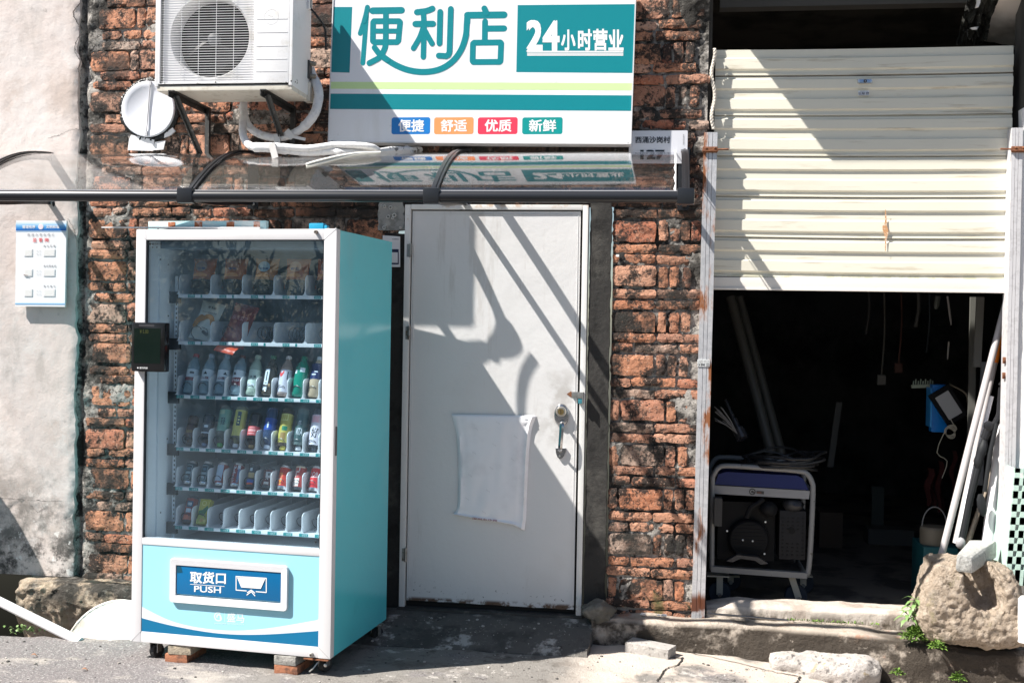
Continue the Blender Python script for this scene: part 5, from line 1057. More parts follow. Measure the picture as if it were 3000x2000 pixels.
for y0, y1 in ((352, 360), (364, 372), (376, 385)): mb.face([tuple(Vector(at(*c2_(*p), SY - .0010))) for p in ((1515, y1), (2177, y1), (2177, y0), (1515, y0))])
mb.build('hours_lettering', plain('sign white lettering', (.80, .80, .80), .4), sg, smooth=0)
for body, x0, x1, tx0, tx1, c in (('便捷', 580, 848, 630, 803, (24, 116, 190)), ('舒适', 873, 1147, 922, 1098, (252, 148, 92)), ('优质', 1174, 1450, 1225, 1405, (222, 58, 84)), ('新鲜', 1480, 1760, 1530, 1713, (0, 140, 138))):
    b = MB(); A, B_ = at(*c2_(x0, 926), SY), at(*c2_(x1, 808), SY); pts = rrect((A.x, A.z), (B_.x, B_.z), .012, FYS); b.face(pts, 0); tx(body, tx0, 826, tx1, 907, .022, 1, b)
    b.build('slogan_tile', [plain('tile print %d' % c[0], c, .35), plain('sign white lettering', (.80, .80, .80), .4)], sg, smooth=0)
mb = MB(); 
for px, py in ((172, 972), (2210, 984)): q = at(*c2_(px, py), SY); mb.lathe([(.004, 0), (.003, .002)], 8, face_front(q.x, SY - .001, q.z))
for x in (-.2, .4, 1.0): mb.box(x - .02, x + .02, -.025, .02, 2.5, 2.54)
mb.build('fixing', M_STEEL, sg)
# house number plate
hp = thing('number_plate', 'pale grey house number plate between the shop sign and the shutter post', 'number plate', (1.30, -.03, 2.35))
def c6(X, Y): return (1830 + X / 6.03, 360 + Y / 6.03)
mb = MB(); a, b = at(*c6(70, 720), -.034), at(*c6(1115, 135), -.034); pts = rrect((a.x, a.z), (b.x, b.z), .006, -.034); mb.prism(pts[::-1], (0, .006, 0), 0)
def t6(body, x0, y0, x1, y1, bold, mi=1, vert=False):
    A, B_, C_ = at(*c6(x0, y1), -.036), at(*c6(x1, y1), -.036), at(*c6(x0, y0), -.036)
    if vert: mb.text(body, Vector(C_), A - C_, Vector(B_) - Vector(A), (0, -1, 0), mi, bold)
    else: mb.text(body, Vector(A), B_ - A, C_ - A, (0, -1, 0), mi, bold)
t6('西涌沙岗村', 190, 245, 803, 358, .02); t6('127', 290, 488, 695, 640, .05); t6('SHENZHEN', 1030, 205, 1052, 385, 0, 1, True)
mb.build('plate', [mk('brushed plate', (.66, .66, .70), .35, .2), plain('plate navy ink', (.012, .018, .03), .5)], hp, smooth=0)

# ================================================================ NOTICE BOARD on the plaster
nb_ = thing('notice_board', 'white community notice board with a blue heading on the plaster wall', 'notice board', (-1.98, -.05, 1.6))
def cn(X, Y): return (X / 5.227, 620 + Y / 5.227)
NY = -.072
mb = MB(); cs = [at(*cn(*p), NY) for p in ((232, 1448), (992, 1456), (1020, 140), (246, 135))]
mb.prism([Vector(p) for p in cs], (0, .014, 0), 0)
def nf(pts, mi, d=.001): mb.face([tuple(Vector(at(*cn(*p), NY)) + Vector((0, -d, 0))) for p in pts][::-1], mi)
for k in range(6):
    y0 = 170 + k * 20; nf([(245, y0), (1018, y0 + 2), (1017, y0 + 22), (245, y0 + 20)], 1 + k)
nf([(244, 300), (1014, 302), (1014, 308), (244, 306)], 3)
for k in range(3): nf([(234, 1392 + k * 9), (996, 1396 + k * 9), (996, 1406 + k * 9), (234, 1402 + k * 9)], 1 + k)
def nt(body, x0, y0, x1, y1, mi, bold=.0):
    a, b, c = at(*cn(x0, y1), NY - .0018), at(*cn(x1, y1), NY - .0018), at(*cn(x0, y0), NY - .0018); mb.text(body, Vector(a), b - a, c - a, (0, -1, 0), mi, bold)
nt('管理有序', 342, 208, 540, 258, 8, .02); nt('文明和谐', 706, 208, 908, 256, 8, .02)
for i, ch in enumerate('南澳办事处楼长'): nt(ch, 418 + i * 62, 335, 458 + i * 62, 375, 7)
for i, ch in enumerate('监督岗'): nt(ch, 503 + i * 92, 403, 558 + i * 92, 462, 9, .01)
for word, y in (('责任民警', 512), ('责任网格员', 818), ('责任楼长', 1126)):
    for i, ch in enumerate(word): s_ = 200 / len(word); nt(ch, 668 + i * s_, y, 696 + i * s_, y + 30, 7, .01)
    for r_, ww in ((68, '姓名'), (118, '电话')):
        for i, ch in enumerate(ww): nt(ch, 560 + i * 42, y + r_ + 8, 582 + i * 42, y + r_ + 32, 10)
q = at(*cn(626, 231), NY - .0012); mb.lathe([(.0155, 0), (.0155, .001)], 24, face_front(q.x, q.y, q.z), 8); mb.lathe([(.013, 0), (.013, .0004)], 24, face_front(q.x, q.y - .001, q.z), 11); nt('W', 605, 218, 645, 242, 9, .03)
mb.build('board', [plain('notice white', (.80, .80, .82), .3)] + [plain('notice blue %d' % k, c, .3) for k, c in enumerate(((200, 222, 242), (160, 200, 234), (120, 178, 226), (84, 152, 212), (50, 126, 198), (30, 104, 186)))] + [plain('notice grey ink', (.22, .22, .25), .6), plain('notice print white', (.80, .80, .82), .4), plain('notice red ink', s2l((214, 60, 70)), .5), plain('notice pale ink', (.5, .5, .52), .5), plain('emblem pink', s2l((232, 214, 222)), .4)], nb_, smooth=0)
for y, yw in ((522, 685), (828, 990), (1132, 1300)):
    for x0, x1 in ((372, 500), (668, 845)):
        b = MB(); A, B_ = at(*cn(x0, yw), NY), at(*cn(x1, y + 52), NY); b.box(A.x, B_.x, NY - .0022, NY - .0005, A.z, B_.z, 0, .0008); b.box(A.x + .004, B_.x - .004, NY - .0026, NY - .0020, A.z + .004, B_.z - .004, 1)
        b.build('card_pocket', [plain('clear pocket', (.74, .74, .76), .2), plain('pocket card', (.72, .71, .70), .5)], nb_)
b = MB(); A = at(*cn(395, 970), NY - .006); b.prism([A + Vector(v) for v in ((-.012, 0, .006), (-.009, 0, .001), (.014, 0, -.002), (.012, 0, -.004), (-.012, 0, -.003))], (0, .001, 0)); b.build('scorched_film', plain('scorched film', (.10, .05, .03), .8), nb_, smooth=0)

# small white notice half hidden behind the machine (its square code is left out)
nq = thing('paper_notice', 'small white notice with a navy panel half hidden behind the machine', 'notice', (-.09, -.03, 1.8))
a, b_ = at(1140, 782, -.034), at(1172, 693, -.034); mb = MB(); x0 = b_.x - .095
mb.prism([(x0, -.034, a.z), (b_.x + .003, -.034, a.z), (b_.x, -.034, b_.z), (x0, -.034, b_.z + .006)], (0, .003, 0), 0)
mb.face([(x0 + .01, -.0348, a.z + .014), (b_.x - .004, -.0348, a.z + .014), (b_.x - .006, -.0348, a.z + .095), (x0 + .01, -.0348, a.z + .095)], 1)
mb.face([(x0 + .016, -.0354, a.z + .022), (b_.x - .010, -.0354, a.z + .022), (b_.x - .011, -.0354, a.z + .078), (x0 + .016, -.0354, a.z + .078)], 0)
mb.text('社区网格化', (b_.x - .042, -.0348, b_.z - .018), (.036, 0, 0), (0, 0, .008), (0, -1, 0), 1, .0)
mb.build('sheet', [plain('notice paper', (.74, .73, .74), .5), plain('notice navy', (.015, .022, .07), .5)], nq, smooth=0)

# ================================================================ AIR CONDITIONER
ac = thing('air_conditioner', 'white outdoor air conditioner unit on black brackets left of the sign', 'air conditioner', (-.9, -.3, 2.67))
AYF, AYB = -.485, -.19; AX0, AX1, AZ0 = at(453, 250, AYF).x, at(855, 250, AYF).x, at(700, 251, AYF).z; AZ1 = AZ0 + .53
M_AC = mk('air conditioner enamel', (.78, .775, .78), .4, ov=[dict(c=(.56, .53, .47), s=9, lo=.56, hi=.7, k=.5, off=2, det=9), dict(c=(.12, .11, .08), s=26, lo=.66, hi=.70, k=.8, off=5, z=[('Z', 2.76, 2.69)])], bump=[(5, .04, .02)])
gx0, gx1 = at(472, 100, AYF).x, at(742, 100, AYF).x; gzc = at(611, 106, AYF).z; gxc = at(611, 106, AYF).x; gr_ = .5 * (at(726, 106, AYF).x - at(497, 106, AYF).x); gz0 = at(600, 240, AYF).z; gz1 = gzc + (gzc - gz0)
b = MB()
b.box(AX1 - .018, AX1, AYF + .001, AYB, AZ0, AZ1, 0, .004).box(AX0, AX0 + .018, AYF + .001, AYB, AZ0, AZ1, 0, .004).box(AX0 + .018, AX1 - .018, AYF + .002, AYB, AZ1 - .02, AZ1).box(AX0 + .018, AX1 - .018, AYB - .012, AYB, AZ0 + .02, AZ1 - .02)
b.box(gx1 + .004, AX1 - .016, AYF, AYF + .014, AZ0 + .012, AZ1 - .001, 0, .003).box(AX0 + .016, gx0 - .004, AYF, AYF + .014, AZ0 + .012, AZ1 - .001, 0, .003).box(gx0 - .005, gx1 + .005, AYF, AYF + .014, AZ0 + .012, gz0 - .003, 0, .002).box(gx0 - .005, gx1 + .005, AYF, AYF + .014, gz1 + .003, AZ1 - .001)
b.build('casing', M_AC, ac)
b = MB(); n = 48   # fan shroud: plate with a round hole
outer = []
for k in range(n):
    t = 2 * math.pi * k / n; c, s = math.cos(t), math.sin(t); m = max(abs(c), abs(s)); outer.append((gxc + c / m * (gx1 - gx0) / 2 * 1.01, AYF + .016, gzc + s / m * (gz1 - gz0) / 2 * 1.01))
r0 = [(gxc + gr_ * 1.02 * math.cos(2 * math.pi * k / n), AYF + .016, gzc + gr_ * 1.02 * math.sin(2 * math.pi * k / n)) for k in range(n)]
r1 = [(gxc + gr_ * .97 * math.cos(2 * math.pi * k / n), AYF + .035, gzc + gr_ * .97 * math.sin(2 * math.pi * k / n)) for k in range(n)]
r2 = [(p[0], AYF + .12, p[2]) for p in r1]
b.add(outer + r0 + r1 + r2, [(q * n + k, q * n + (k + 1) % n, (q + 1) * n + (k + 1) % n, (q + 1) * n + k) for q in range(3) for k in range(n)])
b.build('fan_shroud', M_AC, ac)
b = MB(); b.box(AX0 + .03, gx1 - .01, AYF + .13, AYB - .035, AZ0 + .03, AZ1 - .03); b.build('condenser', plain('dark condenser', (.012, .013, .015), .7), ac)
b = MB(); b.lathe([(.030, 0), (.034, .02), (.026, .04), (.008, .048)], 20, face_front(gxc - .0, AYF + .09, gzc), 0)
for k in range(3):
    a0 = 1.15 + k * 2.094; pts = []
    for i in range(5):
        r = .03 + (gr_ * .86 - .03) * i / 4
        for q, da in ((0, -.42 - .05 * i), (1, .32 + .06 * i)): pts.append((gxc + r * math.cos(a0 + da), AYF + .09 - .03 * q, gzc + r * math.sin(a0 + da)))
    b.add(pts, [(2 * i, 2 * i + 1, 2 * i + 3, 2 * i + 2) for i in range(4)], 1)
b.build('fan', [plain('fan hub', (.13, .135, .14), .5), plain('fan blade', (.02, .021, .024), .45)], ac)
b = MB(); z = gz0 + .004; k = 0
while z < gz1:
    b.tube([(gx0, AYF + .004, z), (gx1, AYF + .004, z)], .0014, 5); z += .0125
for i in range(6): x = gx0 + .012 + (gx1 - gx0 - .024) * i / 5; b.tube([(x, AYF + .007, gz0), (x, AYF + .007, gz1)], .0017, 5)
b.build('grille', M_AC, ac, smooth=60)
b = MB()
for i in range(5): z = at(800, (132, 224, 318, 408, 492)[i] / 2.351, AYF).z; b.box(at(752, 100, AYF).x, at(842, 100, AYF).x, AYF - .0012, AYF + .002, z - .0016, z + .0016)
q = at(794, 49, AYF - .001); ring2(b, (q.x, q.z), .036, .038, 0, 360, AYF - .0012, 30, 1); 
for dx, dz, w in ((-.010, .008, .014), (.010, -.006, .010), (.004, .006, .006)): stroke(b, [(q.x + dx - w / 2, q.z + dz), (q.x + dx + w / 2, q.z + dz * .6)], .0024, AYF - .0012, 1)
b.build('front_embossing', [plain('embossed line', (.60, .60, .61), .5), plain('pale badge', (.66, .66, .67), .5)], ac)
b = MB(); b.box(AX0 + .01, AX1 - .002, AYF + .006, AYB + .01, AZ0 - .022, AZ0 + .004, 0, .003); b.box(AX1 - .02, AX1 + .012, AYB - .04, AYB + .02, AZ0 - .03, AZ0 + .07)
b.build('base_tray', mk('stained cream tray', (.66, .62, .54), .6, ov=[dict(c=(.28, .13, .05), s=7, lo=.62, hi=.70, k=.9, det=8), dict(c=(.45, .40, .32), s=14, lo=.5, hi=.66, k=.6, off=4)]), ac)
b = MB()
for x, z in ((AX1 - .03, AZ0 + .012), (AX0 + .03, AZ0 + .02), (gxc + .04, AZ0 + .018), (AX1 - .004, AZ0 + .02)): b.lathe([(.004, 0), (.003, .003)], 8, face_front(x, AYF + .001, z))
for y, z in ((AYF + .05, AZ0 + .025), (AYB - .03, AZ0 + .01), (AYB - .02, AZ0 - .005)): b.lathe([(.004, 0), (.003, .003)], 8, Matrix.Translation((AX1, y, z)) @ Matrix.Rotation(math.pi / 2, 4, 'Y'))
b.build('casing_screw', plain('dark screw', (.04, .04, .04), .6), ac)
hz0, hz1 = at(890, 38, AYB).z, at(890, -40, AYB).z; b = MB(); b.box(AX1 - .002, AX1 + .012, AYB - .075, AYB - .02, hz0, hz1, 0, .004); b.box(AX1 + .002, AX1 + .014, AYB - .06, AYB - .035, hz0 + .01, hz1 - .01, 1); b.build('terminal_cover', [M_AC, plain('grey recess', (.2, .2, .2), .6)], ac)
cab = catmull([(AX1 + .012, AYB - .045, hz0 + .006), (AX1 + .05, AYB - .03, hz0 - .04), (AX1 + .075, AYB, hz0 - .09), (AX1 + .075, AYB + .02, hz0 - .19)], 6); b = MB(); b.tube(cab, .006, 8); b.build('power_cable', plain('black cable', (.015, .015, .016), .5), ac)
vp = at(905, 208, AYB); b = MB(); b.box(AX1 - .002, AX1 + .008, AYB - .05, AYB + .0, vp.z - .05, vp.z + .045, 1)
for dz in (.035, -.03): b.tube([(AX1 + .0, AYB - .02, vp.z + dz), (AX1 + .035, AYB - .02, vp.z + dz - .005)], [.014, .011], 8, 0)
b.build('service_valve', [plain('valve brass', (.30, .27, .22), .5, metal=.6), plain('dark valve plate', (.06, .06, .06), .6)], ac)
M_BRK = mk('black bracket paint', (.035, .035, .034), .55, ov=[dict(c=(.20, .19, .18), s=40, lo=.60, hi=.68, k=.6)])
for px, nm in ((507, 'left'), (775, 'right')):
    x = at(px, 266, -.48).x; b = MB(); zt_ = AZ0 - .023
    b.box(x - .015, x + .015, -.505, -.03, zt_ - .005, zt_).box(x - .015, x - .011, -.505, -.03, zt_ - .032, zt_ - .005)
    b.bar((x + .001, -.465, zt_ - .02), (x + .001, -.035, zt_ - .36), .026, .006, 0, up=(1, 0, 0)); b.bar((x + .012, -.465, zt_ - .02), (x + .012, -.035, zt_ - .36), .004, .026, 0, up=(1, 0, 0))
    b.box(x - .016, x + .016, -.036, -.030, zt_ - .40, zt_).box(x + .011, x + .016, -.058, -.036, zt_ - .40, zt_)
    for dz in (-.05, -.33): b.lathe([(.010, 0), (.010, .008)], 6, face_front(x, -.036, zt_ + dz))
    br = b.build('bracket', M_BRK, None, loc=(x, -.2, zt_ - .2), label='black steel bracket under the %s end of the air conditioner' % nm, category='bracket', kind='thing', group='air conditioner brackets')
# wrapped pipes
def c7(X, Y): return (640 + X / 5.226, 180 + Y / 5.226)
M_TAPE = mk('white pipe wrap', (.70, .69, .69), .6, ov=[dict(c=(.56, .55, .56), s=30, lo=.5, hi=.62, k=.7, st=(1, 1, 1)), dict(c=(.40, .36, .28), s=12, lo=.60, hi=.72, k=.6, off=3, det=8)], bump=[(50, .4, .006)])
pp = thing('wrapped_pipe', 'looped white wrapped refrigerant pipe under the air conditioner', 'pipe', (-.7, -.2, 2.45))
def p7(lst): return [at(*c7(x, y), d) for x, y, d in lst]
L1 = p7([(1400, 110, -.17), (1440, 230, -.17), (1500, 340, -.19), (1535, 480, -.21), (1525, 620, -.22), (1470, 800, -.24), (1350, 960, -.24), (1180, 1090, -.24), (980, 1160, -.23), (780, 1160, -.22), (580, 1090, -.21), (450, 970, -.19), (390, 800, -.17), (385, 640, -.15), (400, 500, -.13), (440, 420, -.10)])
wob = lambda P, s, a=.0022: [Vector(p) + Vector((a * noise.noise(Vector((i * .8, s, 0))), 0, a * noise.noise(Vector((i * .8, s, 7))))) for i, p in enumerate(P)]
b = MB(); P1 = catmull(L1, 7); b.tube(wob(P1, 1), [.0205 + .002 * noise.noise(Vector((i * .9, 3, 3))) + (.004 if i < 45 else 0) for i in range(len(P1))], 12); b.build('pipe_loop', M_TAPE, pp, smooth=60)
L2 = p7([(400, 780, -.16), (375, 960, -.22), (375, 1110, -.30), (430, 1240, -.36), (540, 1310, -.40), (760, 1320, -.41), (1000, 1350, -.41), (1250, 1385, -.41), (1480, 1390, -.41), (1777, 1368, -.41)]) + [at(1000, 446, -.41), at(1090, 446, -.36), at(1140, 446, -.25), at(1168, 444, -.12)]
b = MB(); P2 = catmull(L2, 7); b.tube(wob(P2, 2), [.0200 + .0022 * noise.noise(Vector((i * .7, 8, 3))) + (.0045 if 28 < i < 44 else 0) for i in range(len(P2))], 12); b.build('lower_pipe', M_TAPE, pp, smooth=60)
L3 = p7([(780, 1290, -.42), (1000, 1306, -.43), (1300, 1330, -.43), (1500, 1318, -.43), (1777, 1280, -.42)]) + [at(1030, 425, -.42), at(1085, 430, -.40), at(1110, 443, -.36)]
b = MB(); P3 = catmull(L3, 7); b.tube(wob(P3, 5), .0165, 10); b.build('lower_pipe', M_TAPE, pp, smooth=60)
b = MB()
for x0, y0, x1, y1, d, r in ((815, 1250, 870, 1480, -.445, .022), (890, 1110, 905, 1290, -.26, .021), (1040, 1060, 1140, 1170, -.265, .021), (1080, 1140, 1330, 1195, -.262, .010)):
    A, B_ = at(*c7(x0, y0), d), at(*c7(x1, y1), d); b.bar(A, B_, r * 1.5, .006, 0, up=(0, 1, 0))
b.build('tie_strap', mk('pale strap', (.62, .60, .58), .5), pp)
b = MB(); lp = [at(885, 462, -.15)] + []; 
for dz, k in ((0, 0), (.016, 1)):
    Q = catmull([at(897, 490 - k * 8, -.56), at(930, 481 - k * 9, -.54), at(990, 465 - k * 7, -.49), at(1050, 453 - k * 4, -.45), at(1115, 447, -.42)], 6); b.tube(Q, .013, 8, 0, True, .5)
b.build('loose_strap_end', mk('cream strap', (.74, .72, .66), .5), pp)
b = MB(); q = at(1185, 440, -.05); b.tube([at(1105, 445, -.35), at(1150, 442, -.24), at(1195, 441, -.14), at(1232, 438, -.04)], [.016, .024, .018, .016], 8); b.blob(at(1190, 440, -.14), (.04, .02, .022), 3, .4, 2); b.build('foil_wrap', mk('crumpled white foil', (.60, .60, .60), .3, ov=[dict(c=(.05, .05, .05), s=30, lo=.55, hi=.6, k=.9)], bump=[(60, .8, .01)]), pp, smooth=20)
# round vent cover
rv_ = thing('vent_cover', 'round white plastic cover disc sealed over a hole in the bricks', 'vent cover', (-1.55, -.03, 2.6))
a, b_ = at(355, 318, -.05), at(510, 318, -.05); cxv, czv, rr = (a.x + b_.x) / 2, at(433, 319, -.05).z, (b_.x - a.x) / 2
b = MB(); b.lathe([(rr, 0), (rr, .012), (rr * .97, .016), (rr * .80, .0165), (rr * .78, .0145), (.001, .0145)], 48, face_front(cxv, -.034, czv)); b.build('disc', plain('cover white', (.72, .73, .78), .4), rv_)
b = MB(); A, B_ = at(440, 238, -.056), at(428, 398, -.056); b.tube([A, at(434, 320, -.054), B_], .004, 6); b.box(A.x - .006, A.x + .006, -.060, -.048, A.z - .022, A.z + .0); b.box(B_.x - .006, B_.x + .006, -.060, -.048, B_.z, B_.z + .022); b.build('clamp_rod', plain('grey rod', (.5, .5, .52), .4), rv_)
b = MB()
for i in range(64):
    t = 2 * math.pi * i / 64; r = rr * (1.02 + .13 * abs(noise.noise(Vector((i * .35, 2, 2))))); b.blob((cxv + r * math.cos(t), -.022, czv + r * math.sin(t)), (.020, .014, .020), i, .4, 1)
b.build('sealant', mk('black sealant', (.012, .012, .012), .3, bump=[(60, .5, .01)]), rv_, smooth=60)
b = MB(); 
for pts in (((378, 408), (384, 395), (452, 410), (448, 442), (374, 440)), ((454, 416), (484, 412), (478, 438), (447, 440)), ((482, 392), (505, 374), (513, 384), (500, 396), (480, 404))):
    b.prism([at(x, y, -.034) for x, y in pts][::-1], (0, .01, 0))
b.build('torn_paper', plain('torn white paper', (.74, .73, .74), .6), rv_, smooth=0)

# ================================================================ AWNING
aw = thing('awning', 'clear curved door awning with black arms and front rail', 'awning', (-.3, -.45, 2.05))
prof = [(.0, 2.384), (-.10, 2.375), (-.20, 2.362), (-.30, 2.343), (-.40, 2.315), (-.50, 2.277), (-.60, 2.230), (-.70, 2.174), (-.80, 2.110), (-.868, 2.062)]
PC = catmull([(0, y, z) for y, z in prof], 4)
ACRYL = clear_sheet('clear awning sheet', (.99, .99, .99), (.72, .71, .70), .007, 1.64, .01, 9)
M_ARM = mk('black awning plastic', (.016, .017, .020), .28)
ARMX = [-2.055, -.885, .285, 1.425]
spans = [(-3.25, ARMX[0]), (ARMX[0], ARMX[1]), (ARMX[1], ARMX[2]), (ARMX[2], ARMX[3] - .045)]
for si, (xa, xb) in enumerate(spans):
    b = MB(); nx = 24; wv_ = lambda x, q: Vector((0, 0, .0016 * noise.noise(Vector((x * 2.2, q.y * 2.2, si * 5 + .5)))))
    top = [[Vector((xa + .001 + (xb - xa - .002) * i / nx, q.y, q.z)) + wv_(xa + (xb - xa) * i / nx, q) for q in PC] for i in range(nx + 1)]
    v = [p for row in top for p in row]; m = len(PC); b.add(v, [(i * m + j, (i + 1) * m + j, (i + 1) * m + j + 1, i * m + j + 1) for i in range(nx) for j in range(m - 1)])
    b.add([p + Vector((0, .0012, -.003)) for p in v], [(i * m + j, i * m + j + 1, (i + 1) * m + j + 1, (i + 1) * m + j) for i in range(nx) for j in range(m - 1)])
    b.build('panel', ACRYL, aw, smooth=80)
def strip_bar(b, x, w, off, th, path, mi=0):
    for i in range(len(path) - 1):
        A, B_ = Vector((x, path[i].y, path[i].z)), Vector((x, path[i + 1].y, path[i + 1].z)); d = (B_ - A).normalized(); nrm = Vector((0, d.z, -d.y)); nrm = nrm if nrm.z > 0 else -nrm
        b.obox((A + B_) / 2 + nrm * off, (w, 0, 0), nrm * th, (B_ - A) * 1.03, mi)
for k, x in enumerate(ARMX):
    b = MB(); strip_bar(b, x, .035, .007, .009, PC); strip_bar(b, x, .010, .0135, .004, PC); strip_bar(b, x, .022, -.018, .026, PC)
    low = catmull([(0, 0, 2.125), (0, -.25, 2.10), (0, -.55, 2.065), (0, -.865, 2.05)], 4); strip_bar(b, x, .020, 0, .030, low)
    b.box(x - .030, x + .030, -.030, -.014, 2.085, 2.41, 0, .006)
    ft_ = at(((0, 775, 1380, 2005)[k]) or 200, 598, -.03); xt = x + .006
    b.prism([(xt + .026 * math.cos(t), -.034, 2.112 + .026 * math.sin(t)) for t in [math.radians(q) for q in range(0, -181, -20)]] + [(xt - .026, -.034, 2.15), (xt + .026, -.034, 2.15)], (0, .01, 0))
    a_ = b.build('arm', M_ARM, aw)
    c = MB(); c.lathe([(.009, 0), (.009, .006), (.005, .008)], 12, face_front(xt, -.034, 2.113)); c.build('bolt', plain('zinc bolt', (.55, .53, .5), .4, metal=.7), a_)
    c = MB(); c.box(x - .038, x + .038, -.915, -.862, 2.022, 2.094, 0, .010); c.build('rail_clamp', M_ARM, a_)
b = MB(); yc, zc = -.888, 2.056; pr = [(.024 * math.cos(t) * 1.0, .026 * math.sin(t)) for t in [2 * math.pi * i / 18 for i in range(18)]]
xs = [-3.25, 1.45]; b.add([(x, yc + p[0], zc + p[1]) for x in xs for p in pr], [(j, (j + 1) % 18, 18 + (j + 1) % 18, 18 + j) for j in range(18)] + [tuple(range(18))[::-1], tuple(range(18, 36))])
b.box(-3.25, 1.44, yc - .004, yc + .022, zc + .024, zc + .029, 1)
b.build('front_rail', [M_ARM, plain('grey rail gasket', (.45, .45, .47), .4)], aw)
b = MB(); 
pts = []
b.grid(lambda a, q: (ARMX[3] - .050 + .007 * a + .006 * noise.noise(Vector((q * 18, 2, 1))) * (1 - a), PC[min(int(q * (len(PC) - 1)), len(PC) - 1)].y, PC[min(int(q * (len(PC) - 1)), len(PC) - 1)].z + .005), 1, len(PC) - 1); b.build('peeled_film', plain('white peeled film', (.78, .78, .78), .5), aw, smooth=0)

# ================================================================ PAPER BAG taped to the door
pb = thing('paper_bag', 'white courier bag taped flat to the lower middle of the door', 'bag', (.55, -.04, .9))
def c2b(X, Y): return (1080 + X / 2.351, 1180 + Y / 2.351)
left = [(567, 78), (585, 150), (605, 240), (612, 400), (615, 560), (612, 690), (600, 742), (578, 768)]; right = [(1155, 88), (1128, 160), (1110, 260), (1100, 400), (1092, 560), (1086, 700), (1082, 800), (1072, 858)]
Lp, Rp = catmull([at(*c2b(*p), -.04) for p in left], 5), catmull([at(*c2b(*p), -.04) for p in right], 5); n = len(Lp); nx = 24
def bagp(a, q):
    i = min(int(q * (n - 1)), n - 2); t = q * (n - 1) - i; A = Lp[i].lerp(Lp[i + 1], t); B_ = Rp[i].lerp(Rp[i + 1], t); p = A.lerp(B_, a)
    bul = .017 * (math.sin(math.pi * min(1, max(0, a))) ** .22) * (math.sin(math.pi * min(1, q * .98 + .01)) ** .22) if 0 < a < 1 and 0 < q < 1 else 0
    y = -.026 - bul - .003 * noise.noise(Vector((a * 4, q * 5, 2))) - .003 * noise.noise(Vector((a * 9, q * 6, 7))) - .004 * abs(noise.noise(Vector((a * 3 + q * 2, q * 4 - a * 3, 12))))
    if a > .91: y += -.010 * math.sin((a - .91) / .09 * math.pi) + .005
    if a < .06: y -= .005 * math.sin(a / .06 * math.pi)
    if q > .93: y += -.012 * math.sin((q - .93) / .07 * math.pi)
    if q < .12 and a > .84: y -= .012 * abs(noise.noise(Vector((a * 30, q * 30, 3))))
    z = p.z - (.020 * max(0, a - .85) / .15 * (q > .95)) + (.012 * a * a if q > .9 else 0) * (1 - a) 
    return (p.x, y, z)
b = MB(); b.grid(lambda a, q: bagp(a, 1 - q), nx, 46); b.grid(lambda a, q: (bagp(1 - a, 1 - q)[0], -.0245, bagp(1 - a, 1 - q)[2]), 6, 12)
b.build('bag_sheet', mk('white bag film', (.90, .88, .90), .32, ov=[dict(c=(.60, .50, .40), s=18, lo=.56, hi=.72, k=.55, off=2, det=6, st=(1, 1, .35), z=[('X', .67, .70), ('X', .80, .76)]), dict(c=(.66, .63, .65), s=3.5, lo=.5, hi=.7, k=.5)], bump=[(14, .10, .01)]), pb, smooth=50)
b = MB(); rb2 = random.Random(4)
for x, y in ((745, 170), (895, 130), (1015, 225), (868, 280), (730, 335), (995, 380), (850, 440), (703, 490), (825, 595), (682, 650), (797, 742)):
    q = at(*c2b(x, y), -.03); q.y = -.052
    for k in range(3): stroke(b, [(q.x - .008 + k * .007, q.z + .004 - k * .004), (q.x - .004 + k * .007, q.z - .004 - k * .004)], .0011, q.y, 0)
for k in range(2): q = at(*c2b(1072, 580 + k * 60), -.03); stroke(b, [(q.x, q.z), (q.x, q.z - .02)], .0012, -.040, 0)
q0, q1 = at(*c2b(716, 790), -.05), at(*c2b(886, 806), -.05); b.text('深圳市沙岗', (q0.x, -.061, q0.z - .006), (q1.x - q0.x, 0, q1.z - q0.z), (0, 0, .011), (0, -1, 0), 1, .01)
b.build('faint_print', [plain('faint grey print', (.55, .53, .54), .6), plain('dark red print', s2l((140, 44, 56)), .6)], pb, smooth=0, kind='stuff')

# ================================================================ GENERATOR and garage contents
def c3(X, Y): return (2000 + X / 2.351, 1180 + Y / 2.351)
GYF = .36
ge = thing('generator', 'portable generator in a pale tube frame on castors inside the garage', 'generator', (2.0, .45, -.03))
M_GF = mk('pale generator frame', (.22, .22, .22), .4, ov=[dict(c=(.05, .04, .03), s=30, lo=.63, hi=.69, k=.8)])
def g(X, Y, d=GYF): return at(*c3(X, Y), d)
b = MB(); loop = [g(200, 1140), g(205, 560), g(212, 500), g(245, 448), g(310, 432), g(560, 448), g(800, 468), g(858, 490), g(890, 545), g(897, 620), g(880, 1000), g(866, 1150), g(850, 1180), g(820, 1188)]
b.tube(catmull(loop, 5), .0145, 10); off = Vector((.0, .42, .0))
b.tube(catmull([Vector(p) + off for p in loop], 4), .0145, 8)
for p in (g(205, 560), g(897, 620), g(200, 1140), g(845, 1180)): b.tube([p, Vector(p) + off], .012, 8)
A, B_ = g(195, 1132), g(855, 1180); b.bar(A + Vector((0, -.004, -.004)), B_ + Vector((0, -.004, -.004)), .03, .04, 0, up=(0, 1, 0))
b.build('tube_frame', M_GF, ge, smooth=60)
b = MB(); tk = [g(222, 560, GYF - .005), g(245, 490, GYF), g(300, 474, GYF), g(790, 500, GYF), g(830, 520, GYF), g(868, 600, GYF - .005)]; b.prism([Vector(p) for p in tk][::-1] if False else [Vector(p) for p in tk], (0, .40, 0)); b.build('fuel_tank', plain('blue tank paint', s2l((12, 24, 84)), .35), ge)
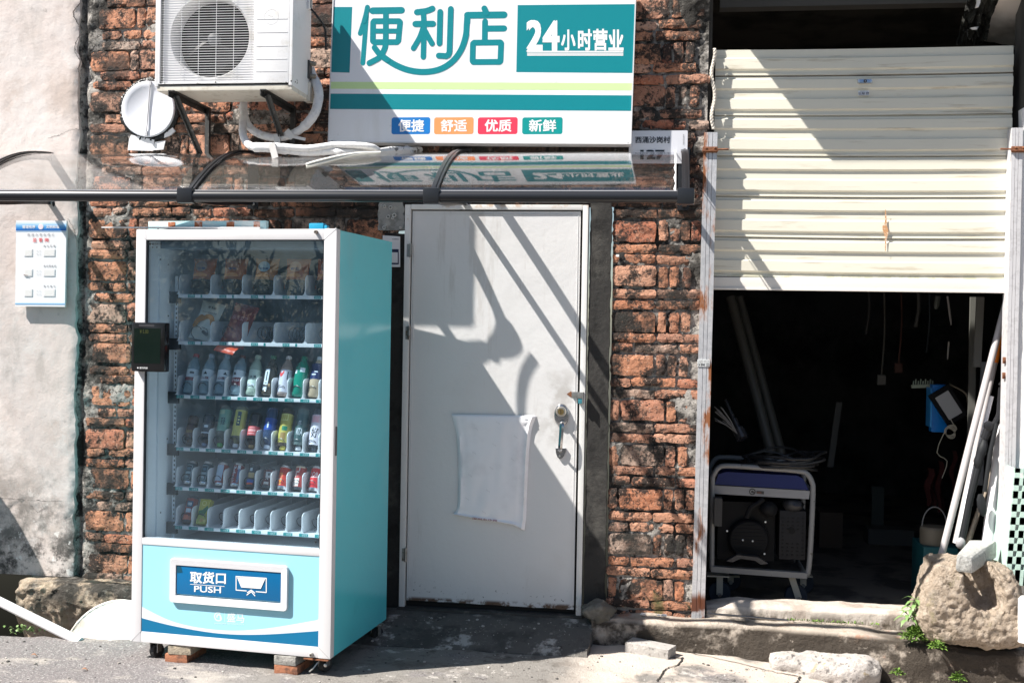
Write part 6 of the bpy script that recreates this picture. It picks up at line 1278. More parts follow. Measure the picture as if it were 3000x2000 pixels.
b = MB(); b.prism([g(208, 566, GYF - .012), g(876, 605, GYF - .012), g(870, 662, GYF - .012), g(208, 624, GYF - .012)], (0, .012, 0)); b.build('front_bar', plain('silver bar', (.24, .24, .25), .35), ge)
b = MB(); q = g(480, 610, GYF - .014); ring2(b, (q.x, q.z), 0, .018, 0, 360, q.y, 20, 0); ring2(b, (q.x, q.z), .008, .011, 0, 300, q.y - .0004, 16, 1); b.face([(q.x + .022, q.y, q.z - .009), (q.x + .062, q.y, q.z - .012), (q.x + .062, q.y, q.z + .004), (q.x + .022, q.y, q.z + .006)], 0); b.box(q.x + .026, q.x + .048, q.y - .0006, q.y - .0002, q.z - .005, q.z - .003, 2)
b.build('maker_badge', [plain('badge black', (.03, .03, .03), .4), plain('badge grey', (.35, .35, .35), .4), plain('badge red', (.4, .1, .05), .4)], ge, smooth=0)
M_ENG = plain('engine black', (.009, .009, .010), .6, spec=.15)
b = MB(); q = g(453, 940, GYF + .03); b.lathe([(.110, -.14), (.112, 0), (.106, .012), (.098, .018), (.03, .020)], 32, face_front(q.x, q.y, q.z))
for i in range(9): z = q.z - .08 + i * .02; hw = math.sqrt(max(0, .095 ** 2 - (z - q.z) ** 2)); b.box(q.x - hw, q.x + hw, q.y - .0225, q.y - .018, z - .003, z + .003)
b.build('alternator_cover', M_ENG, ge); cov = q
b = MB()
for X, Y in ((414, 943), (482, 950)): p = g(X, Y, GYF + .005); b.lathe([(.005, 0), (.005, .006), (.003, .008)], 10, face_front(p.x, cov.y - .022, p.z))
for X, Y in ((563, 1037), (306, 880), (570, 818), (705, 1177), (800, 1190), (225, 1148)): p = g(X, Y, GYF - .01); b.lathe([(.0055, 0), (.0055, .006), (.003, .007)], 8, face_front(p.x, GYF - .008, p.z))
b.build('bright_screw', plain('bright screw', (.75, .75, .72), .3), ge)
b = MB(); A, B_ = g(662, 1075, GYF + .01), g(852, 745, GYF + .01); b.box(A.x, B_.x, GYF + .01, GYF + .2, A.z, B_.z, 0, .008)
for r_ in range(11):
    for c_ in range(5):
        xx = A.x + (B_.x - A.x) * (.12 + .19 * c_); zz = A.z + (B_.z - A.z) * (.10 + .075 * r_); wd = (.014, .008)[(r_ + c_) % 2]
        if (r_ - 5) ** 2 + (c_ - 2) ** 2 > 2: b.box(xx - wd / 2, xx + wd / 2, GYF + .007, GYF + .0095, zz - .0035, zz + .0035, 1)
q = g(752, 880, GYF); b.lathe([(.018, 0), (.018, .004), (.006, .005)], 18, face_front(q.x, GYF + .009, q.z), 1); b.build('muffler_guard', [plain('guard grey', (.018, .018, .020), .6, spec=.2), plain('guard hole', (.004, .004, .004), .9)], ge)
b = MB(); A, B_ = g(300, 1095), g(590, 1110); b.prism([g(300, 1088, .28), g(375, 1046, .28), g(520, 1062, .28), g(590, 1105, .28), g(540, 1112, .28), g(500, 1085, .28), g(400, 1070, .28), g(345, 1095, .28)][::-1], (0, .05, 0)); b.box(g(205, 900).x + .03, g(640, 900).x, .42, .62, g(300, 1080, .4).z, g(300, 680, .4).z, 1); b.box(g(212, 830).x, g(265, 830).x, .28, .36, g(212, 830).z, g(212, 640).z, 0)
b.tube(catmull([g(440, 790, .34), g(470, 720, .34), g(520, 690, .34), g(560, 660, .34)], 4), .014, 8, 1); b.blob(g(590, 730, .36), (.05, .06, .05), 5, .2, 2, 1); b.blob(g(760, 700, .4), (.06, .06, .04), 9, .2, 2, 0)
b.build('engine_block', [plain('engine alloy', (.05, .05, .053), .45, metal=.5), M_ENG], ge)
for X, Y, d in ((255, 1262, .37), (785, 1290, .37), (330, 1262, .70), (830, 1280, .70)):
    b = MB(); q = at(*c3(X, Y), d); R_ = .062
    b.lathe([(.02, -.018), (R_ * .92, -.02), (R_, -.012), (R_, .012), (R_ * .92, .02), (.02, .018)], 22, Matrix.Translation((q.x, d + .03, -.03 + R_ + .0)) @ Matrix.Rotation(math.pi / 2, 4, 'X') @ Matrix.Rotation(0, 4, 'Z'), 0)
    top = Vector((q.x + (-.030 if X == 785 else 0), d, g(X, 1190, d).z)); bot = Vector((q.x + (.012 if X == 785 else 0), d - .0, -.03 + R_ * .85)); b.bar(top, bot, .034, .006, 1, up=(0, 1, 0)); b.lathe([(.011, 0), (.011, .012)], 10, face_front(bot.x, d - .002, bot.z), 2)
    b.box(q.x - .07, q.x + .05, d - .02, d + .08, top.z - .003, top.z + .004, 1); b.build('castor', [plain('dark blue rubber', (.012, .018, .032), .6), plain('castor fork', (.42, .38, .31), .5), M_STEEL], ge)
# cable coil on the generator, lamps and pipes behind
cc = MB(); rc = random.Random(3)
for k in range(9):
    P0 = [];  cx_, cz_ = 2.02 + rc.uniform(-.05, .06), g(500, 400, .45).z + rc.uniform(-.02, .03)
    for i in range(20): t = 2 * math.pi * i / 19; P0.append((cx_ + (.17 + rc.uniform(-.02, .03)) * math.cos(t), .46 + (.14 + rc.uniform(-.01, .01)) * math.sin(t), cz_ + .02 * math.sin(t * 2 + k) + .03 * math.cos(t + k)))
    cc.tube(catmull(P0, 2), .007, 6)
co = cc.build('cable_coil', plain('black cable', (.015, .015, .016), .4), loc=(2.02, .46, g(500, 430, .45).z), label='tangled black cable coil lying on the generator', category='cable', kind='thing')
def pole(name, label, cat, a, b_, r, mat, da, db, group=None, n=12, parts=None):
    A, B_ = at(*a, da), at(*b_, db); mb_ = MB(); mb_.tube([A, A.lerp(B_, .5), B_], r, n); o = mb_.build(name, mat, loc=tuple(A), label=label, category=cat, kind='thing', smooth=60)
    if group: o['group'] = group
    return o, A, B_
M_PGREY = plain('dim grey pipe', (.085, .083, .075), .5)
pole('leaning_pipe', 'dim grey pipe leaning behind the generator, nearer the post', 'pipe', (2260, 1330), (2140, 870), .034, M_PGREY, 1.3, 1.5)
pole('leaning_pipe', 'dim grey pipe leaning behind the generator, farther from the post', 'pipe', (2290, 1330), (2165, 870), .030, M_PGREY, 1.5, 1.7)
dl = MB(); A, B_ = at(2175, 1285, .5), at(2125, 1170, .6)
dl.tube([A, A.lerp(B_, .25), A.lerp(B_, .28), A.lerp(B_, .5), A.lerp(B_, .53), B_], [.036, .036, .018, .018, .012, .008], 12); dl.build('power_drill', plain('gloss black tool', (.03, .03, .033), .15), loc=tuple(A), label='glossy black drill tool standing behind the generator by the post', category='tool', kind='thing')
br_ = MB()
for k in range(16): q0 = at(2160, 1270, .45); q1 = at(2092 + rc.uniform(-4, 30), 1245 - rc.uniform(0, 55), .45); br_.tube([q0, q0.lerp(q1, .5) + Vector((0, 0, .01)), q1], .0018, 4)
br_.build('wire_brush', plain('pale bristle', (.16, .155, .15), .6), loc=tuple(at(2160, 1270, .45)), label='spray of pale stiff wires beside the guide post above the generator', category='brush', kind='thing')
# things on the right of the room
bb = MB(); A, B_ = at(2722, 1265, 1.0), at(2752, 1126, 1.0); bb.box(A.x, A.x + .010, .98, 1.1, A.z + .03, B_.z - .02, 1, .004); bb.box(A.x + .008, at(2775, 1200, 1.0).x, .985, 1.06, A.z, B_.z, 0, .012)
bb.build('blue_case', [plain('bright blue plastic', s2l((0, 120, 205)), .35), plain('light blue edge', s2l((60, 160, 235)), .35)], loc=tuple(A), label='bright blue plastic case hanging in the dark garage', category='case', kind='thing')
fl_ = thing('work_lamp', 'black framed flat work lamp hanging askew in front of the blue case', 'lamp', tuple(at(2775, 1200, .9)))
q = at(2777, 1186, .92); ex, ez = Vector((.075, 0, -.115)).normalized(), Vector((.115, 0, .075)).normalized()
b = MB(); b.obox(q, ex * .205, Vector((0, .03, 0)), ez * .13, 0); b.obox(q + Vector((0, -.017, 0)), ex * .15, Vector((0, .004, 0)), ez * .085, 1); b.build('lamp_head', [M_ENG, plain('lamp glass', (.42, .43, .44), .1)], fl_)
b = MB(); b.tube(catmull([q + ez * .07 + ex * .1, q + ez * .12, q + ez * .07 - ex * .1], 5), .006, 6); b.build('lamp_bracket', plain('olive bracket', (.12, .10, .07), .5), fl_)
b = MB(); P0 = [q + Vector((.01, -.03, -.08))]
for i in range(26): P0.append(q + Vector((.01 + .035 * math.cos(i * 1.1) + .01 * math.sin(i), -.03, -.14 + .03 * math.sin(i * 1.1) - i * .001)))
P0 += [at(2745, 1325, .9), at(2775, 1350, .9), at(2760, 1400, .9)]; b.tube(catmull(P0, 3), .0028, 5); b.build('lamp_cord', plain('cream cord', (.45, .42, .33), .5), fl_)
gp_ = [('hanging_strap', 'dark red cloth strips hanging low behind the leaning poles', 'cloth', (.10, .012, .010), [(2715, 1370, 2738, 1480), (2748, 1350, 2762, 1500), (2790, 1320, 2800, 1440)])]
b = MB()
for x0, y0, x1, y1 in gp_[0][4]: A, B_ = at(x0, y0, 1.3), at(x1, y1, 1.3); b.grid(lambda a, q, A=A, B_=B_: (A.x + (B_.x - A.x) * a + .01 * math.sin(q * 9), 1.3 + .03 * math.sin(a * 7 + q * 3), A.z + (B_.z - A.z) * q), 6, 8)
b.build('hanging_cloth', plain('dark red cloth', (.06, .010, .008), .9), loc=tuple(at(2750, 1480, 1.3)), label='dark red cloth strips hanging low behind the leaning poles', category='cloth', kind='thing', smooth=80)
bk = thing('bucket', 'beige plastic drum with a wire bail on a teal box in the garage', 'bucket', tuple(at(2747, 1595, .62)))
q = at(2746, 1600, .62); rr2 = .5 * (at(2790, 1560, .62).x - at(2704, 1560, .62).x); hb_ = at(2746, 1548, .62).z - q.z; b = MB(); b.lathe([(rr2 * .96, .0), (rr2, .01), (rr2, hb_ - .01), (rr2 * .9, hb_)], 26, Matrix.Translation((q.x, .62 + rr2, q.z))); b.build('drum', plain('beige plastic', (.19, .165, .125), .5), bk)
b = MB(); b.tube([(q.x + rr2 * .85 * math.cos(t), .62 + rr2, q.z + hb_ + .11 * math.sin(t)) for t in [math.pi * i / 14 for i in range(15)]], .004, 6); b.build('bail', plain('white wire', (.2, .2, .2), .5), bk)
b = MB(); z0 = -.03; b.box(q.x - rr2 - .0, q.x + rr2 + .03, .60, .9, z0, q.z - .001, 0, .012); b.build('teal_box', plain('dim teal plastic', (.012, .10, .115), .5), loc=(q.x, .7, z0), label='teal plastic box on the garage floor under the beige drum', category='box', kind='thing')
rk = MB()
for a, b2_, r in (((2605, 1125), (2642, 1128), .006),): pass
for k in range(9): q0 = at(2675 + k * 7, 1132, 1.2); rk.tube([q0, q0 + Vector((.003, 0, .035 + .01 * (k % 2)))], .004, 5)
q0, q1 = at(2670, 1132, 1.2), at(2735, 1129, 1.2); rk.bar(q0, q1, .02, .02, 0); rk.build('rake_head', plain('pale green rake', (.34, .40, .32), .5), loc=tuple(q0), label='pale green toothed rake head hanging deep in the garage', category='rake', kind='thing')
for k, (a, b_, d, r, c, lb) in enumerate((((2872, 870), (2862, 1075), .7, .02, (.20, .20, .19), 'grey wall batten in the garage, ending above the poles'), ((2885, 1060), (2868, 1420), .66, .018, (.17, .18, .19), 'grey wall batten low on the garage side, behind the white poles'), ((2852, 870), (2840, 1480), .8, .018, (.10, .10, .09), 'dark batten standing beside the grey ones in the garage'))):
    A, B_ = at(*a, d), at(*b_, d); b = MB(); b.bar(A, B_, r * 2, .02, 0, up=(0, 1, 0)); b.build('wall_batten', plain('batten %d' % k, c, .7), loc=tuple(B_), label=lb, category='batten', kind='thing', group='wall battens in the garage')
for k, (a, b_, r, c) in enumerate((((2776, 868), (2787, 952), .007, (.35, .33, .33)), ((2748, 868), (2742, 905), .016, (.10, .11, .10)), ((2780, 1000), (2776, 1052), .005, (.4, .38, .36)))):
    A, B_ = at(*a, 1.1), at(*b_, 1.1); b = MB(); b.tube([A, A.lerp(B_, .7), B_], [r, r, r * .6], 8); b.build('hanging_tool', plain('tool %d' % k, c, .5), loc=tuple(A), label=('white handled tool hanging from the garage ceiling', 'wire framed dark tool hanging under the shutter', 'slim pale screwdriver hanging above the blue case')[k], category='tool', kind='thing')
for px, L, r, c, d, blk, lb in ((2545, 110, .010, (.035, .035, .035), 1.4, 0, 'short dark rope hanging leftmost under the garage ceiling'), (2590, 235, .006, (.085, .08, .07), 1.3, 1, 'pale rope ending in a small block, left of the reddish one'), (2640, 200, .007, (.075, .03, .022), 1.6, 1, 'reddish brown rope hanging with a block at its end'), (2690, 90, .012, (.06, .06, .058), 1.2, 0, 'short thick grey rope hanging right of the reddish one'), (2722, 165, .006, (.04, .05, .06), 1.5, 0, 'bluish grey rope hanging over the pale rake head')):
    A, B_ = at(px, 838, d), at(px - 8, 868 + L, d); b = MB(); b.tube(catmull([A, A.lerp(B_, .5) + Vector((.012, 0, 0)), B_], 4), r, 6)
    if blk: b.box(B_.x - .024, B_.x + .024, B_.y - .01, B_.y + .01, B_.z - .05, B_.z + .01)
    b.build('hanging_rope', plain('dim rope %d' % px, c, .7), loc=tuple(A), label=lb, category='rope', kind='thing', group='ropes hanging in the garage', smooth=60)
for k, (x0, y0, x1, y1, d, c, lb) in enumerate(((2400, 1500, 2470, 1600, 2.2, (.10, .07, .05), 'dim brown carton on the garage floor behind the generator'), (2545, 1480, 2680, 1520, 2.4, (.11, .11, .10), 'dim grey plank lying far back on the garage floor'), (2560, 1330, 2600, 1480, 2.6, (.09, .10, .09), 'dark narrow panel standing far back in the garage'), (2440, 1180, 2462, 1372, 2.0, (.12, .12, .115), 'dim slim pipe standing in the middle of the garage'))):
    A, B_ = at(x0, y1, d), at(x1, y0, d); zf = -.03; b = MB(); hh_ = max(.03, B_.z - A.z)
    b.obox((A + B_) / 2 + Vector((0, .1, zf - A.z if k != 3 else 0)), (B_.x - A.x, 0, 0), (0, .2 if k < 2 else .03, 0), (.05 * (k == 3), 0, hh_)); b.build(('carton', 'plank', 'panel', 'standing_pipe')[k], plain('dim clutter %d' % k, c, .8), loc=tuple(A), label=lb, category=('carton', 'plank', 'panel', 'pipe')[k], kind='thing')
# leaning poles
M_POLE = plain('grey white pole', (.44, .41, .41), .45)
pole('leaning_pole', 'long greyish white pole leaning from the big stone up to the shutter corner', 'pole', (2752, 1650), (2952, 868), .0175, M_POLE, .05, .16)
o_, A, B_ = pole('leaning_pole', 'pole with an orange band near its top, behind the long pole', 'pole', (2800, 1590), (2942, 930), .016, M_POLE, .18, .24)
orr = MB(); d_ = B_ - A; orr.tube([A + d_ * .80, A + d_ * .90], .0185, 12); orr.tube([A + d_ * .90, A + d_ * .96], [.0185, .012], 12); ob = orr.build('orange_band', plain('orange plastic', s2l((250, 130, 20)), .4), None, loc=tuple(A)); ob.parent = o_; ob.location = (0, 0, 0)
o_, A, B_ = pole('white_tube', 'thick white plastic tube leaning beside the right guide post', 'tube', (2892, 1600), (2950, 1160), .031, plain('white pvc', (.76, .74, .76), .3), .12, .15, n=18)
pole('leaning_board', 'thin pale timber strip leaning between the poles', 'board', (2835, 1590), (2925, 1330), .014, plain('pale timber', (.52, .43, .34), .6), .22, .24, n=6)
pole('leaning_pole', 'bright white slim rod beside the black mop handle', 'pole', (2800, 1590), (2905, 1160), .011, plain('bright white rod', (.80, .79, .82), .3), .13, .15)
mp_ = thing('folding_stand', 'black folding stand with rubber grip and oval foot leaning by the poles', 'stand', tuple(at(2808, 1600, .08)))
M_BLK = plain('satin black', (.012, .013, .015), .6, spec=.25)
b = MB(); P0 = [at(2815, 1600, .08), at(2838, 1480, .085), at(2865, 1370, .09)]; b.tube(P0, .017, 10); b.build('lower_tube', M_BLK, mp_)
b = MB(); b.tube(catmull([at(2865, 1372, .09), at(2868, 1345, .085), at(2880, 1310, .085), at(2884, 1285, .09)], 4), [.016, .018, .022, .024, .023, .022, .024, .026, .025, .022, .018, .016, .016], 12); b.build('rubber_grip', M_BLK, mp_)
b = MB(); b.tube([at(2884, 1285, .09), at(2897, 1250, .09)], .02, 10); q = at(2900, 1248, .07); b.lathe([(.024, 0), (.024, .03), (.016, .034)], 18, face_front(q.x, .10, q.z)); b.tube([at(2905, 1262, .09), at(2930, 1215, .09), at(2938, 1135, .09)], [.018, .019, .021], 10); b.tube(catmull([at(2928, 1128, .08), at(2940, 1118, .08), at(2950, 1124, .08), at(2948, 1165, .08), at(2936, 1190, .08)], 4), .008, 8); b.build('hinge_joint', plain('glossy black hinge', (.014, .014, .016), .4, spec=.3), mp_)
b = MB(); b.tube([at(2920, 1240, .07), at(2900, 1330, .065), at(2885, 1440, .06)], .011, 10); q = at(2876, 1478, .06); b.lathe([(.003, -.060), (.016, -.045), (.023, -.01), (.021, .03), (.010, .055)], 14, Matrix.Translation(q) @ Matrix.Rotation(-.16, 4, 'Y') @ Matrix.Diagonal((1, .6, 1, 1))); b.build('oval_foot', M_BLK, mp_)
b = MB(); q = at(2814, 1590, .06); b.blob(q, (.025, .02, .03), 3, .05, 2); b.build('ball_foot', plain('grey foot', (.3, .29, .3), .4), mp_)

# ================================================================ STONES, CRATE, LOOSE BRICK, PIPE, DISH
M_GRAN = mk('rough granite', (.43, .345, .265), .95, ov=[dict(c=(.55, .46, .37), s=26, lo=.47, hi=.60, k=.8), dict(c=(.20, .155, .11), s=40, lo=.54, hi=.66, k=.8, off=4), dict(c=(.09, .085, .07), s=8, lo=.58, hi=.70, k=.6, off=2, det=9), dict(c=(.20, .18, .08), s=10, lo=.60, hi=.68, k=.5, off=8)], bump=[(36, 1., .022), (95, 1., .014), (220, .9, .006)])
def stone(name, label, outline, y0, depth, mat, seed=1, hollow=None, cat='stone', amp=.012, n=34, lean=.0, dome=.06, group=None):
    """outline: photograph points of the silhouette on the plane y0; the body bulges to y0-dome and runs back by depth"""
    P_ = [at(px, py, y0) for px, py in outline]; c = sum(P_, Vector()) / len(P_); R = catmull(P_ + [P_[0]], 5)[:-1]; m = len(R); v = []; f = []
    rings = [(1., depth), (1.01, depth * .5), (1., .02), (.975, -dome * .45), (.90, -dome * .8), (.78, -dome * .96), (.40, -dome), (.12, -dome)]
    for k, (s, dy) in enumerate(rings):
        for p in R:
            q = c + (p - c) * s; q.y = y0 + dy; nn = 0.
            if hollow:
                hx_, hz_, rx, rz, hd_ = hollow; e = 9.
                if e < 1 and dy < .03: q.y += hd_ * (1 - e) ** .5
            q += (q - c).normalized() * nn * .6; q.y -= nn * (dy < .01); v.append(q)
    for k in range(len(rings) - 1):
        for j in range(m): f.append((k * m + j, k * m + (j + 1) % m, (k + 1) * m + (j + 1) % m, (k + 1) * m + j))
    f.append(tuple((len(rings) - 1) * m + j for j in range(m))); f.append(tuple(range(m))[::-1])
    b = MB(); b.add(v, f)
    b = organic(b, .0105, ((3, .004),), seed)
    if hollow:
        hx_, hz_, rx, rz, hd_ = hollow; ca, sa = math.cos(.38), math.sin(.38)
        for k_, q in enumerate(b.v):
            dx, dz = q[0] - hx_, q[2] - hz_; e = ((dx * ca + dz * sa) / rx) ** 2 + ((-dx * sa + dz * ca) / rz) ** 2
            if e < 1 and q[1] < y0 + .06: b.v[k_] = (q[0], q[1] + hd_ * min(1, (1 - e) * 1.6) ** .6, q[2])
    b = organic(b, .0085, ((9, amp * .9), (26, amp * .5), (70, amp * .36)), seed); zmin = min(p[2] for p in b.v)
    o = b.build(name, mat, loc=(c.x, y0, zmin), label=label, category=cat, kind='thing', smooth=60)
    if group: o['group'] = group
    return o
def c8(X, Y): return (2640 + X / 2.375, 1300 + Y / 2.375)
h1 = at(*c8(560, 960), -.30)
bigo = stone('hollowed_stone', 'big rough granite stone with a deep carved hollow on the right ledge', [c8(*p) for p in ((235, 822), (300, 812), (380, 815), (480, 835), (600, 830), (700, 855), (760, 885), (800, 950), (835, 1050), (850, 1200), (858, 1390), (700, 1405), (520, 1400), (380, 1385), (200, 1355), (160, 1340), (130, 1250), (118, 1190), (140, 1080), (170, 950))], -.24, .20, M_GRAN, 3, (h1.x, h1.z, .085, .165, .16), amp=.016, dome=.10)
M_GREYST = mk('grey hewn stone', (.40, .40, .38), .95, ov=[dict(c=(.55, .54, .52), s=30, lo=.5, hi=.64, k=.7), dict(c=(.20, .20, .19), s=60, lo=.55, hi=.66, k=.7, off=3)], bump=[(60, .9, .012), (160, .6, .004)])
b = MB(); f0 = [at(*c8(x, y), -.30) for x, y in ((375, 760), (425, 690), (470, 665), (490, 800), (520, 890), (455, 905), (380, 880))]
fr_ = [at(*c8(x, y), -.30) for x, y in ((378, 780), (432, 690), (492, 712), (492, 890), (450, 905), (378, 878))]
bm = bmesh.new(); bmesh.ops.create_cube(bm, size=1)
A0, A1, A2, A3 = at(*c8(380, 885), -.33), at(*c8(495, 905), -.33), at(*c8(485, 790), -.33), at(*c8(383, 765), -.33); D0, D1, D2, D3 = at(*c8(545, 850), -.05), at(*c8(668, 785), -.05), at(*c8(665, 672), -.05), at(*c8(480, 660), -.05)
cor = {(-.5, -.5, -.5): A0, (.5, -.5, -.5): A1, (.5, -.5, .5): A2, (-.5, -.5, .5): A3, (-.5, .5, -.5): D0, (.5, .5, -.5): D1, (.5, .5, .5): D2, (-.5, .5, .5): D3}
for q in bm.verts: q.co = cor[tuple(round(c, 1) for c in q.co)]
bmesh.ops.bevel(bm, geom=list(bm.edges), offset=.012, segments=2, profile=.6, affect='EDGES'); bmesh.ops.subdivide_edges(bm, edges=list(bm.edges), cuts=3, use_grid_fill=True)
for q in bm.verts: k_ = fbm(q.co.x * 20, q.co.y * 20, q.co.z * 20, 4); q.co += Vector((.004, -.005, .004)) * k_
b.bm(bm); b.build('grey_stone', M_GREYST, loc=tuple(at(*c8(450, 905), -.30)), label='grey hewn stone block resting on top of the big hollowed stone', category='stone', kind='thing', smooth=40)
M_CHUNK = mk('pale broken concrete', (.46, .42, .39), .95, ov=[dict(c=(.58, .54, .50), s=14, lo=.45, hi=.6, k=.8), dict(c=(.13, .12, .115), s=30, lo=.58, hi=.66, k=.9, off=3), dict(c=(.40, .30, .16), s=8, lo=.62, hi=.68, k=.7, off=6)], bump=[(45, 1., .02), (120, .8, .007)])
def slabstone(name, label, outline, z0, h, mat, seed=2, cat='stone', amp=.010, top=.80):
    P_ = [atz(px, py, z0) for px, py in outline]; c = sum(P_, Vector()) / len(P_); R = catmull(P_ + [P_[0]], 5)[:-1]; m = len(R); v = []; f = []
    rings = [(1, -.04), (1.02, h * .2), (.985, h * .62), (.93, h * .86), (top, h), (.55, h * 1.04), (.25, h * 1.02)]
    for s, dz in rings:
        for p in R:
            q = c + (p - c) * s; q.z = z0 + dz; nn = amp * fbm(q.x * 9 + seed, q.y * 9, q.z * 9, 5); q += (q - c).normalized() * nn; q.z += nn * .8 * (dz > 0); v.append(q)
    for k in range(len(rings) - 1):
        for j in range(m): f.append((k * m + j, k * m + (j + 1) % m, (k + 1) * m + (j + 1) % m, (k + 1) * m + j))
    f.append(tuple((len(rings) - 1) * m + j for j in range(m)))
    b = MB(); b.add(v, f + [tuple(range(m))[::-1]]); b = organic(b, .009, ((5, amp * .8), (24, amp * .22), (70, amp * .16)), seed); return b.build(name, mat, loc=(c.x, c.y, z0), label=label, category=cat, kind='thing', smooth=60)
slabstone('concrete_chunk', 'flat pale broken concrete slab lying against the ledge right of centre', [(2252, 1925), (2262, 1955), (2330, 1962), (2420, 1978), (2520, 1986), (2568, 1972), (2545, 1945), (2520, 1915), (2470, 1895), (2350, 1900), (2280, 1905)], -.172, .060, M_CHUNK, 4, amp=.015, top=.90)
b = MB(); q = atz(1752, 1812, -.02); b.blob((q.x, q.y + .02, .012), (.083, .06, .062), 5, .28, 4, 0, 1.3, None, .03); b.build('small_rock', mk('dark mossy rock', (.13, .12, .10), .95, ov=[dict(c=(.24, .22, .19), s=9, lo=.5, hi=.65, k=.8), dict(c=(.04, .04, .03), s=7, lo=.5, hi=.6, k=.8, off=2)], bump=[(40, .8, .015), (130, .5, .004)]), loc=(q.x, q.y, -.04), label='dark rounded rock on the step right of the door', category='rock', kind='thing', smooth=60)
q = atz(1905, 1896, -.118); b = MB(); b.box(-.115, .115, -.055, .055, 0, .052, 0, .006); b.v = [tuple(Vector(v) + Vector((.005 * noise.noise(Vector(v) * 30), .005 * noise.noise(Vector(v) * 30 + Vector((2, 2, 2))), .003 * noise.noise(Vector(v) * 22)))) for v in b.v]
lbk = b.build('loose_brick', mk('grey cement brick', (.36, .34, .32), .95, ov=[dict(c=(.50, .48, .45), s=24, lo=.5, hi=.64, k=.8), dict(c=(.14, .13, .12), s=40, lo=.56, hi=.66, k=.8, off=3)], bump=[(80, .8, .008)]), local=True, loc=(q.x, q.y, ground_z(q.x, q.y) - .004), label='grey cement brick lying on the ground in front of the step', category='brick', kind='thing'); lbk.rotation_euler = (0, .03, -.36)
b = MB(); b.tube([at(2075, 1796, -.07), at(2180, 1805, -.09), at(2310, 1816, -.11)], .0055, 8); b.build('steel_rod', plain('wet steel rod', (.2, .2, .2), .3, metal=.6), loc=tuple(at(2075, 1796, -.07)), label='thin steel rod lying on the ledge by the post foot', category='rod', kind='thing', smooth=60)
b = MB()
for px, py, s in ((1884, 1795, 1.2), (1945, 1798, 1.3), (1930, 1801, .7)): q = at(px, py, -.06); b.blob((q.x, q.y, .0), (.013 * s, .01 * s, .006 * s), px, .4, 2)
b.build('plaster_crumbs', plain('white crumbs', (.72, .71, .70), .9), kind='stuff')
rg = random.Random(17); b = MB()
for i in range(1500):
    x = rg.uniform(-2.2, 3.2); y = -rg.random() ** 1.4 * 1.25 - .12
    if -1.12 < x < -.12 and -.98 < y < -.25: continue
    if x < -1.0 and y > -.62: continue
    z = ground_z(x, y) if not (-.36 < x < 1.0 and y > -.43) else -.040 - .10 * ((-.03 - y) / .40) ** 1.4
    if x > 1.0 and y > -.34: continue
    s = .0022 + .006 * rg.random() ** 4; bm = bmesh.new(); bmesh.ops.create_icosphere(bm, subdivisions=1, radius=1)
    v = [(x + q.co.x * s * (1 + .4 * rg.random()), y + q.co.y * s * (1 + .4 * rg.random()), z + s * .3 + q.co.z * s * .7) for q in bm.verts]; bm.verts.index_update(); b.add(v, [tuple(q.index for q in f.verts) for f in bm.faces], rg.randrange(3)); bm.free()
b.build('loose_grit', [plain('grit pale', (.42, .39, .36), .9), plain('grit mid', (.22, .20, .18), .9), plain('grit dark', (.07, .065, .06), .9)], kind='stuff', smooth=0)
# mint crate at the right edge
cr = thing('plastic_crate', 'pale mint plastic crate with square holes, cut by the right photo edge', 'crate', (3.2, -.2, .15))
def cC(X, Y): return (2640 + X / 2.375, 1300 + Y / 2.375)
b = MB(); CY = -.16; tl, bl = at(*cC(812, 170), CY), at(*cC(745, 930), CY); nrow, ncol = 8, 8; wcol = .041; H_ = (tl.z - bl.z)
def crp(u, r): k = r / 8.35; return Vector((tl.x + (bl.x - tl.x) * k + u * wcol, CY, tl.z - H_ * k))
for r in range(10):
    r0, r1 = (r - .28, r + .28) if r not in (0, 9) else ((-.0, .32) if r == 0 else (8.62 - .35, 8.9))
    b.prism([crp(-.28, r0), crp(ncol, r0), crp(ncol, r1), crp(-.28, r1)][::-1], (0, .012, 0))
for c_ in range(ncol): b.prism([crp(c_ - .28, 0), crp(c_ + .30, 0), crp(c_ + .30, 8.9), crp(c_ - .28, 8.9)][::-1], (0, .0112, 0))
L_ = -.28 * wcol
b.prism([Vector((tl.x + L_, CY + .012, tl.z)), Vector((tl.x + L_, CY + .30, tl.z)), Vector((bl.x + L_, CY + .30, bl.z - .02)), Vector((bl.x + L_, CY + .012, bl.z - .02))], (.004, 0, 0))
b.prism([crp(-.28, 0) + Vector((.004, .30, 0)), crp(ncol, 0) + Vector((0, .30, 0)), crp(ncol, 8.9) + Vector((0, .30, 0)), crp(-.28, 8.9) + Vector((.004, .30, 0))][::-1], (0, .006, 0)); b.box(bl.x, bl.x + .4, CY + .013, CY + .29, bl.z - .03, bl.z - .02)
b.build('crate_wall', plain('mint plastic', s2l((176, 200, 190)), .45), cr)
b = MB(); q = at(*cC(845, 1110), -.34); b.lathe([(.03, -.18), (.032, .02), (.02, .035)], 16, Matrix.Translation((q.x + .012, -.34, q.z))); b.build('white_bottle', plain('white plastic bottle', (.74, .74, .74), .4), loc=(q.x, -.34, q.z - .18), label='white plastic bottle end beside the big stone at the right edge', category='bottle', kind='thing')
